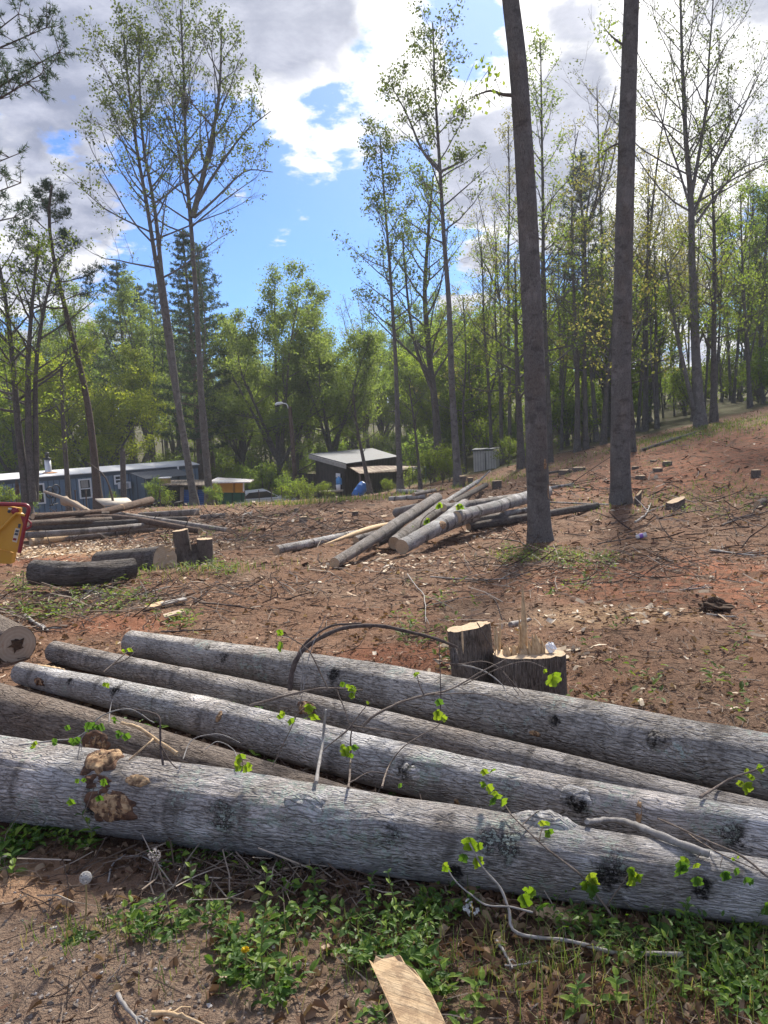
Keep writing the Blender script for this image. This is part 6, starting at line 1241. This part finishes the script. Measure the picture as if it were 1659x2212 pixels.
sprig('slanting shoot with hanging leaf clusters across the nearest log', [(3.2, 1.4, [(1338, 2000, 2.2), (1295, 1941, 2.28), (1255, 1891, 2.33), (1180, 1831, 2.4), (1110, 1766, 2.5), (1088, 1738, 2.52)]), (1.8, 1, [(1165, 1815, 2.42), (1170, 1795, 2.42), (1178, 1780, 2.42)]), (2.2, 1.2, [(1310, 1958, 2.26), (1335, 1925, 2.28), (1362, 1886, 2.3)]), (1.6, 1, [(1130, 1780, 2.48), (1150, 1758, 2.48), (1165, 1748, 2.48)])], [(1068, 1712, 2.52, 26, 3), (1064, 1728, 2.52, 30, 1, 1), (1085, 1732, 2.52, 26, 1), (1048, 1660, 2.6, 26, 2), (1044, 1690, 2.55, 16, 2), (1177, 1778, 2.42, 20, 3), (1180, 1798, 2.42, 20, 2), (1275, 1900, 2.28, 32, 4), (1282, 1922, 2.28, 28, 2, 1), (1370, 1884, 2.3, 22, 3), (1374, 1900, 2.3, 22, 2)])
sprig('hanging shoot with round dark leaves over the right end of the nearest log', [(3, 1.6, [(1720, 1925, 2.15), (1659, 1895, 2.2), (1600, 1850, 2.3), (1530, 1818, 2.4), (1420, 1770, 2.5)]), (1.2, .8, [(1515, 1840, 2.3), (1503, 1860, 2.28)]), (1.2, .8, [(1560, 1845, 2.3), (1556, 1875, 2.26)])], [(1472, 1872, 2.28, 44, 2, 1), (1505, 1900, 2.28, 32, 1, 1), (1480, 1858, 2.28, 26, 1), (1504, 1868, 2.28, 20, 1), (1556, 1890, 2.26, 34, 2, 1), (1590, 1880, 2.24, 26, 1, 1), (1617, 1900, 2.22, 30, 2, 1), (1655, 1960, 2.2, 30, 2, 1), (1590, 1850, 2.3, 12, 2)])
sprig('mottled limb lying along the top of the nearest log at the right', [(6, 9, [(1268, 1775, 2.62), (1310, 1772, 2.62), (1355, 1776, 2.6), (1405, 1795, 2.52), (1480, 1826, 2.42), (1532, 1845, 2.36)])], [], 'branch', 'broken_branch', TWIGG)
sprig('short leafy shoot sticking up at the right edge above the knotted log', [(3.6, 1.8, [(1513, 1722, 2.9), (1545, 1700, 2.88), (1579, 1680, 2.85), (1665, 1652, 2.8)])], [(1617, 1672, 2.85, 20, 2), (1612, 1698, 2.85, 30, 1, 0), (1634, 1655, 2.83, 17, 2), (1600, 1690, 2.85, 14, 1)])
sprig('small sprout with bright leaves in front of the brown log', [(1.2, .8, [(520, 1668, 2.75), (524, 1650, 2.75), (520, 1632, 2.75)])], [(514, 1636, 2.75, 22, 2), (535, 1655, 2.75, 22, 2), (516, 1660, 2.75, 17, 2)])
sprig('tender shoot with narrow leaves in front of the torn wound', [(1, .7, [(180, 1760, 2.5), (205, 1690, 2.5), (222, 1688, 2.5)])], [(170, 1682, 2.5, 16, 2), (222, 1690, 2.5, 17, 2), (150, 1725, 2.5, 18, 2), (215, 1722, 2.5, 22, 1)], lmat=COVER)
sprig('leaf shoots growing on the heap of pale logs', [(1.2, .8, [(905, 1150, 13.5), (915, 1120, 13.5), (948, 1095, 13.5)])], [(948, 1092, 13.4, 11, 5), (922, 1123, 13.4, 11, 5), (888, 1142, 13.4, 11, 4), (992, 1093, 13.6, 11, 4)])
for i, (lab, r0, r1, pts, mt) in enumerate([
    ('thin bare shoot standing before the rear log, under the vine arch', 1.3, .8, [(655, 1490, 3.4), (668, 1420, 3.45), (684, 1375, 3.5), (705, 1330, 3.5)], TWIGG), ('second thin bare shoot under the vine arch, more upright', 1.2, .7, [(650, 1500, 3.4), (655, 1440, 3.45), (648, 1395, 3.5)], TWIGG),
    ('thin purple shoot rising right of the vine arch', 1.3, .8, [(952, 1540, 3.4), (951, 1450, 3.5), (948, 1382, 3.6)], TWIGD), ('curly bare stem in the gap left of the snapped stick', 1.4, .8, [(515, 1655, 2.95), (505, 1620, 3.0), (470, 1600, 3.0), (440, 1618, 2.95)], TWIGG), ('bare stem curling below the whitish knotted log', 1.4, .8, [(395, 1640, 2.9), (415, 1600, 3.0), (470, 1588, 3.0), (520, 1606, 3.0)], TWIGG),
    ('dark stem arching low in front of the upright dark twig', 1.6, 1.0, [(752, 1692, 2.95), (800, 1665, 2.95), (850, 1672, 2.95)], TWIGD), ('thin dark stem left of the pale broken branch', 1.2, .8, [(20, 1555, 3.0), (60, 1540, 3.05), (88, 1508, 3.1)], TWIGD), ('slender grey shoot before the left end of the whitish log', 1.3, .7, [(235, 1560, 3.3), (238, 1520, 3.4), (252, 1492, 3.45)], TWIGG),
    ('long thin shoot crossing the big double stump', 1.4, .9, [(1085, 1340, 3.9), (1072, 1300, 4.0), (1060, 1290, 4.1)], TWIGD), ('thin stem slanting over the right stem of the double stump', 1.3, .8, [(1030, 1345, 3.75), (1062, 1400, 3.7), (1085, 1450, 3.65), (1120, 1500, 3.6)], TWIGD), ('grey forked twig in front of the double stump', 2.2, 1.0, [(985, 1434, 3.75), (1040, 1446, 3.7), (1085, 1478, 3.66), (1095, 1502, 3.6)], TWIGG),
    ('bare twig along the knotted log at the right', 2.2, 1.2, [(1420, 1768, 2.6), (1470, 1790, 2.55), (1540, 1835, 2.45), (1640, 1880, 2.3)], TWIG), ('thin stem standing on the brown log near the vine', 1.2, .8, [(168, 1640, 2.85), (176, 1600, 2.88), (190, 1575, 2.9)], TWIGG)]):
    sprig(lab, [(r0, r1, pts)], [], 'twig', 'bare_twig', mt)
def weed(label, bx, by, tx, ty, ll=.05, pairs=5, mat=COVER, group='young weeds sprouting in the foreground', name='weed'):
    r_ = np.random.default_rng(bx*7+by); p, t = hit(bx, by); p[2] = float(GF(p[0], p[1]))-.01; q = at(tx, ty, p[1]+.01); C = path3([p, (p+q)/2+r_.normal(size=3)*.012, q], 9); root = empty(name, p, label, 'weed', group)
    mb = MB(); mb.tube(C, np.linspace(.0032, .0014, 9), 6); mb.build('stem', STEMG, root); mb = MB(); az0 = r_.uniform(0, 3)
    for i in range(pairs):
        f = .25+.75*i/(pairs-1); b = np.array([np.interp(f, np.linspace(0, 1, 9), C[:, j]) for j in range(3)]); az0 += 1.57+r_.normal()*.2
        for s in (0, math.pi): a = az0+s+r_.normal()*.2; el = .25+.5*f; D = np.array([[math.cos(a)*math.cos(el), math.sin(a)*math.cos(el), math.sin(el)]]); leafs(mb, b[None], D, np.array([[-math.sin(a), math.cos(a), 0]]), np.array([ll*(1.15-.5*f)*r_.uniform(.8, 1.2)]), np.array([ll*.5*(1.15-.5*f)]), .35)
    mb.build('leaves', mat, root, smooth=False); return root
STEMG = simple('green_stem', (.10, .15, .04), (.16, .19, .07), 20, .6, 0, 0)
for w in [('weed with light leaves left of the tangled stems under the nearest log', 432, 1955, 410, 1873, .045, 4), ('tall toothed weed at the bottom centre of the foreground', 575, 2142, 570, 1981, .05, 7), ('curving weed below the middle of the nearest log', 555, 1968, 577, 1886, .045, 4), ('leafy weed under the torn wound of the nearest log', 178, 1843, 178, 1761, .055, 5),
          ('spindly yellowish weed at the far left edge', 12, 1775, 4, 1710, .03, 4), ('small weed left of the leafy one under the torn wound', 130, 1795, 127, 1752, .035, 4), ('thin weed under the middle of the nearest log', 800, 1965, 805, 1890, .035, 5), ('reddish-stemmed weed right of the thin one under the log', 860, 2003, 838, 1886, .035, 5), ('small weed behind the white flower', 905, 1965, 907, 1915, .028, 5),
          ('feathery weed below the right part of the nearest log', 1494, 2045, 1485, 1950, .04, 7), ('bright weed clump at the lower right', 1250, 2190, 1252, 2120, .05, 5), ('weed with one pointed leaf at the lower right', 1330, 2170, 1332, 2110, .055, 4), ('weed in the lower right corner region', 1470, 2160, 1466, 2090, .045, 5), ('weed at the right edge under the log end', 1640, 2035, 1640, 1975, .045, 5),
          ('weed beside the split wood slab', 950, 2140, 945, 2070, .045, 5), ('low broad weed right of the slab', 1040, 2170, 1042, 2120, .055, 4), ('small weed left of the yellow flower', 440, 1960, 447, 1905, .04, 4), ('weed at the foot of the tangled stems', 690, 1935, 675, 1880, .045, 4), ('thin weed at the right side, below the hanging shoot', 1580, 2130, 1585, 2060, .04, 5), ('violet-leaved weed at the left edge', 30, 1890, 25, 1850, .06, 3)]: weed(*w)
# dandelions
def dandelion(label, bx, by, tx, ty, kind):
    p, t = hit(bx, by); p[2] = float(GF(p[0], p[1])); q = at(tx, ty, p[1]); root = empty('dandelion', p, label, 'dandelion'); mb = MB(); C = path3([p, (p+q)/2+np.array([.006, 0, 0]), q], 9); mb.tube(C, .0026, 7); mb.build('stem', simple('dandelion_stem', (.26, .20, .09), (.32, .27, .13), 20, .6, 0, 0) if kind != 'bare' else TWIG, root)
    r_ = np.random.default_rng(bx); mb = MB(); n = {'seed': 420, 'bare': 60, 'flower': 60}[kind]; v = r_.normal(size=(n, 3)); v /= np.linalg.norm(v, axis=1)[:, None]
    if kind == 'seed':
        for a in v: e = q+a*.0165; mb.tube([q+a*.003, e], .00025, 3); s = unit(np.cross(a, r_.normal(size=3))); u = np.cross(a, s); V = [e]+[e+a*.0025+.0042*(math.cos(k*1.05)*s+math.sin(k*1.05)*u) for k in range(6)]; mb.poly(np.array(V), [[0, 1+k, 1+(k+1) % 6] for k in range(0, 6, 2)], [(0, 0)]*7)
        mb.build('seed_head', simple('seed_fluff', (.55, .52, .47), (.68, .66, .62), 60, .9, 0, 0), root, smooth=False)
    elif kind == 'flower':
        for a in v: a[2] = abs(a[2])*.5+.1; mb.tube([q, q+unit(a)*.013], [.0012, .0018], 3)
        mb.build('flower_head', simple('dandelion_yellow', (.75, .52, .02), (.8, .6, .03), 40, .6, 0, 0), root)
    else:
        for a in v: c = q+a*.012*np.array([1.3, 1, 1.4]); mb.tube([c, c+a*.006], [.0025, .001], 4)
        mb.build('spent_head', simple('spent_fluff', (.35, .31, .27), (.5, .46, .42), 60, .9, 0, 0), root)
    mb = MB(); a = r_.uniform(0, 6.283, 11); D = np.stack([np.cos(a), np.sin(a), .2+0*a], 1); leafs(mb, np.repeat(p[None], 11, 0), D/np.linalg.norm(D, axis=1)[:, None], np.stack([-np.sin(a), np.cos(a), 0*a], 1), r_.uniform(.05, .10, 11), r_.uniform(.014, .022, 11), .3); mb.build('leaves', COVER, root, smooth=False)
dandelion('dandelion with a round white seed head at the lower left', 180, 2031, 185, 1896, 'seed'); dandelion('dandelion with a spent shaggy head, right of the seeded one', 372, 2008, 333, 1848, 'bare'); dandelion('dandelion in yellow flower at the bottom centre', 528, 2110, 530, 2054, 'flower')
p, t = hit(1017, 1985); q = at(1017, 1962, p[1]); wf = empty('white_flower', p, 'small white flower cluster under the right half of the nearest log', 'flower'); mb = MB(); mb.tube([p, q], .0015, 5); mb.build('stem', STEMG, wf); mb = MB(); r_ = np.random.default_rng(3)
for i in range(14): c = q+r_.normal(size=3)*.010; a = r_.uniform(0, 6.283, 5); D = np.stack([np.cos(a), r_.normal(0, .4, 5)-.4, np.sin(a)], 1); D /= np.linalg.norm(D, axis=1)[:, None]; leafs(mb, np.repeat(c[None], 5, 0), D, np.cross(D, [0, -1, .2]), np.full(5, .009), np.full(5, .007), .1)
mb.build('petals', simple('white_petal', (.7, .7, .68), (.8, .8, .78), 30, .7, 0, 0), wf, smooth=False)
# split slab of pale wood at the bottom edge, and one under the nearest log
def slab_poly(name, pts, th, mat, label, cat, back):
    P = np.array([at(*p) for p in pts]); n = len(P); Q2 = P+np.asarray(back)*th; c = P.mean(0); mid = P*.55+c*.45; rr = np.random.default_rng(n); mid += rr.normal(size=mid.shape)*.004; mb = MB(); ax = unit(P[0]-P[n//2]); ay = unit(np.cross(ax, back)); V = np.vstack([P, mid, [c], Q2]); uv = np.stack([(V-c)@ay, (V-c)@ax], 1)
    i = np.arange(n); j = (i+1) % n; mb.v.append(V); mb.uv.append(uv); mb.n += len(V); mb.f.setdefault(n, []).append(np.array([list(range(n))])); mb.f.setdefault(4, []).append(np.stack([j, i, 2*n+1+i, 2*n+1+j], 1)); mb.f.setdefault(n, []).append(np.array([list(range(2*n+1, 3*n+1))])); return tag(mb.build(name, mat, None, c, smooth=False), label, cat)
slab_poly('wood_slab', [(796, 2072, 1.90), (806, 2082, 1.9), (812, 2064, 1.92), (826, 2071, 1.92), (838, 2060, 1.93), (852, 2066, 1.93), (862, 2062, 1.92), (872, 2080, 1.90), (892, 2092, 1.89), (905, 2110, 1.88), (925, 2138, 1.84), (940, 2168, 1.81), (957, 2205, 1.77), (962, 2290, 1.66), (900, 2320, 1.62), (868, 2230, 1.70), (846, 2180, 1.76), (828, 2140, 1.81), (812, 2105, 1.86)], .022, RAWP, 'pale split wood slab jutting up at the bottom edge', 'wood slab', (.25, .6, -.7))
slab_poly('wood_slab', [(1155, 1953, 2.32), (1225, 1962, 2.31), (1305, 1978, 2.28), (1311, 1993, 2.25), (1240, 1990, 2.25), (1160, 1981, 2.26)], .02, RAWP, 'flat splintered slab lying under the right half of the nearest log', 'wood slab', (0, .3, -.95))
p = hit(1544, 1322)[0]; crumple('rotten_chunk', p+np.array([0, 0, .05]), .11, DARKW, 'crumbling dark chunk of rotten wood on the bare soil at the right', 'rotten wood', (1.2, .8, .5), 9)
# fallen branches
def fallen(label, pts, r, mat=TWIGG, group='bare branches lying on the cleared soil', side=3, h=.02):
    r_ = np.random.default_rng(int(pts[0][0]*3+pts[0][1])); P = []; ts = []
    for x, y in pts: p, t = hit(x, y, h); P.append(p); ts.append(t)
    n = 12; C = path3(P, n); C[:, :2] += np.cumsum(r_.normal(size=(n, 2)), 0)*.004*np.mean(ts)/5; R0 = r*np.mean(ts)/F; mb = MB(); mb.tube(C, np.linspace(R0, R0*.5, n), 7, cap=True)
    Lb = np.linalg.norm(P[-1]-P[0])
    for i in range(side): k = int(r_.integers(3, 11)); v = unit(C[-1]-C[0])+r_.normal(size=3)*.5; v[2] = abs(v[2])*.5+.1; v = unit(v)*Lb*r_.uniform(.15, .35); mb.tube([C[k], C[k]+v*.5, C[k]+v+[0, 0, -.02]], [R0*.55, R0*.4, R0*.25], 5)
    tag(mb.build('fallen_branch', mat, None, C[0]), label, 'branch', group)
for i, (lab, pts, r, mt) in enumerate([
    ('pale-ended stick lying on the soil at the right', [(1537, 1188), (1632, 1199)], 3, TWIGG), ('grey stick beside the rotten chunk', [(1517, 1326), (1581, 1332)], 3, TWIGG), ('long thin branch on the soil below the near trunk', [(1200, 1262), (1330, 1258), (1430, 1268)], 1.7, TWIGD), ('forked pale stick in the middle of the right slope', [(1420, 1280), (1480, 1274), (1530, 1268)], 2.4, TWIGG),
    ('crooked pale branch on the slope right of the second trunk', [(1372, 1128), (1395, 1110), (1400, 1092)], 2.4, TWIGG), ('dark bowed branch near the right edge of the slope', [(1560, 1135), (1600, 1118), (1659, 1105)], 2.4, TWIGD), ('thin dark branch under the cup', [(1290, 1175), (1380, 1160)], 1.6, TWIGD), ('long grey branch left of the near trunk foot', [(930, 1246), (1040, 1252), (1110, 1248)], 1.8, TWIGG),
    ('pale branch among the weeds at left', [(100, 1330), (170, 1300), (235, 1292)], 2.2, TWIGG), ('dark branch below the dark front log', [(180, 1275), (280, 1285), (360, 1268)], 2.2, TWIGG), ('stubby pale branch in the weeds near the hollow log', [(55, 1330), (80, 1345), (110, 1362)], 5, TWIGG), ('long dark branch on the soil below the stump pair', [(420, 1300), (520, 1310), (560, 1316)], 2.2, TWIGD),
    ('thin branch lying beyond the rear foreground log', [(350, 1365), (480, 1360)], 2.0, TWIGD), ('pale bent stick right of the left pile', [(520, 1120), (535, 1108), (545, 1116)], 2.4, TWIGG), ('grey branch between left pile and centre heap', [(440, 1160), (540, 1170), (590, 1165)], 2.0, TWIGG), ('pale limb piece behind the splinter of the big stump', [(1102, 1350), (1132, 1338)], 7, TWIGG),
    ('thin looping branch over the soil in front of the centre heap', [(880, 1240), (915, 1290), (912, 1345)], 1.5, TWIGG), ('dark twiggy branch at the right of the centre heap', [(1040, 1160), (1120, 1170), (1150, 1190)], 2.0, TWIGD), ('root-like branch at the bottom left of the foreground', [(255, 2148), (275, 2185), (320, 2215)], 5.5, TWIGG), ('pale peeled stick at the bottom left edge', [(330, 2188), (390, 2192), (445, 2212)], 6, RAWP),
    ('curved bare stem looping on the soil near the dandelions', [(232, 1905), (250, 1862), (300, 1852), (345, 1875)], 2.2, TWIGG), ('long bare stalk lying across the tangle under the log', [(345, 1800), (480, 1850), (620, 1920)], 1.8, TWIG), ('upper long bare stalk slanting across the tangle', [(400, 1790), (520, 1860), (640, 1930)], 1.8, TWIG), ('dead stick poking from the litter at the lower right', [(1075, 2030), (1090, 2060), (1105, 2090)], 4, TWIGG),
    ('thin stick near the slab at the bottom', [(1090, 2085), (1180, 2070)], 2.0, TWIGG), ('dark branch on the grass at the top of the slope', [(1160, 1045), (1230, 1050), (1300, 1062)], 2, TWIGD), ('grey branch below the slant-cut stump', [(1420, 1120), (1480, 1108), (1540, 1098)], 1.8, TWIGD)]):
    fallen(lab, pts, r, mt, h=(.05 if 1780 < pts[0][1] < 1800 else .02))
for i, (lab, q) in enumerate([('pale split board on the soil left of the foreground', [(310, 1312), (352, 1300), (360, 1306), (318, 1318)]), ('whitish bark strip beside the split board', [(345, 1304), (402, 1292), (404, 1296), (350, 1309)]), ('torn brown bark strip on the soil at far left', [(352, 1330), (395, 1318), (398, 1324), (356, 1336)])]):
    P = [hit(x, y, .03)[0] for x, y in q]; mb = MB(); mb.slab(P, .015); tag(mb.build('wood_strip', [RAWP, TWIGG, CUT2][i], None, P[0], smooth=False), lab, 'wood strip')
# ------------------------------------------------------------------ air
m, g = newmat('pale_haze'); g.n('ShaderNodeOutputMaterial', ins={1: g.n('ShaderNodeVolumePrincipled', ins={'Color': (.86, .92, 1, 1), 'Density': .0006, 'Anisotropy': .2}).outputs[0]})
mb = MB(); mb.box((0, 77, 17), (310, 230, 62)); tag(mb.build('haze', m, None, np.zeros(3), smooth=False), kind='stuff')
for o in bpy.data.objects:
    if 'o_' in o: del o['o_']
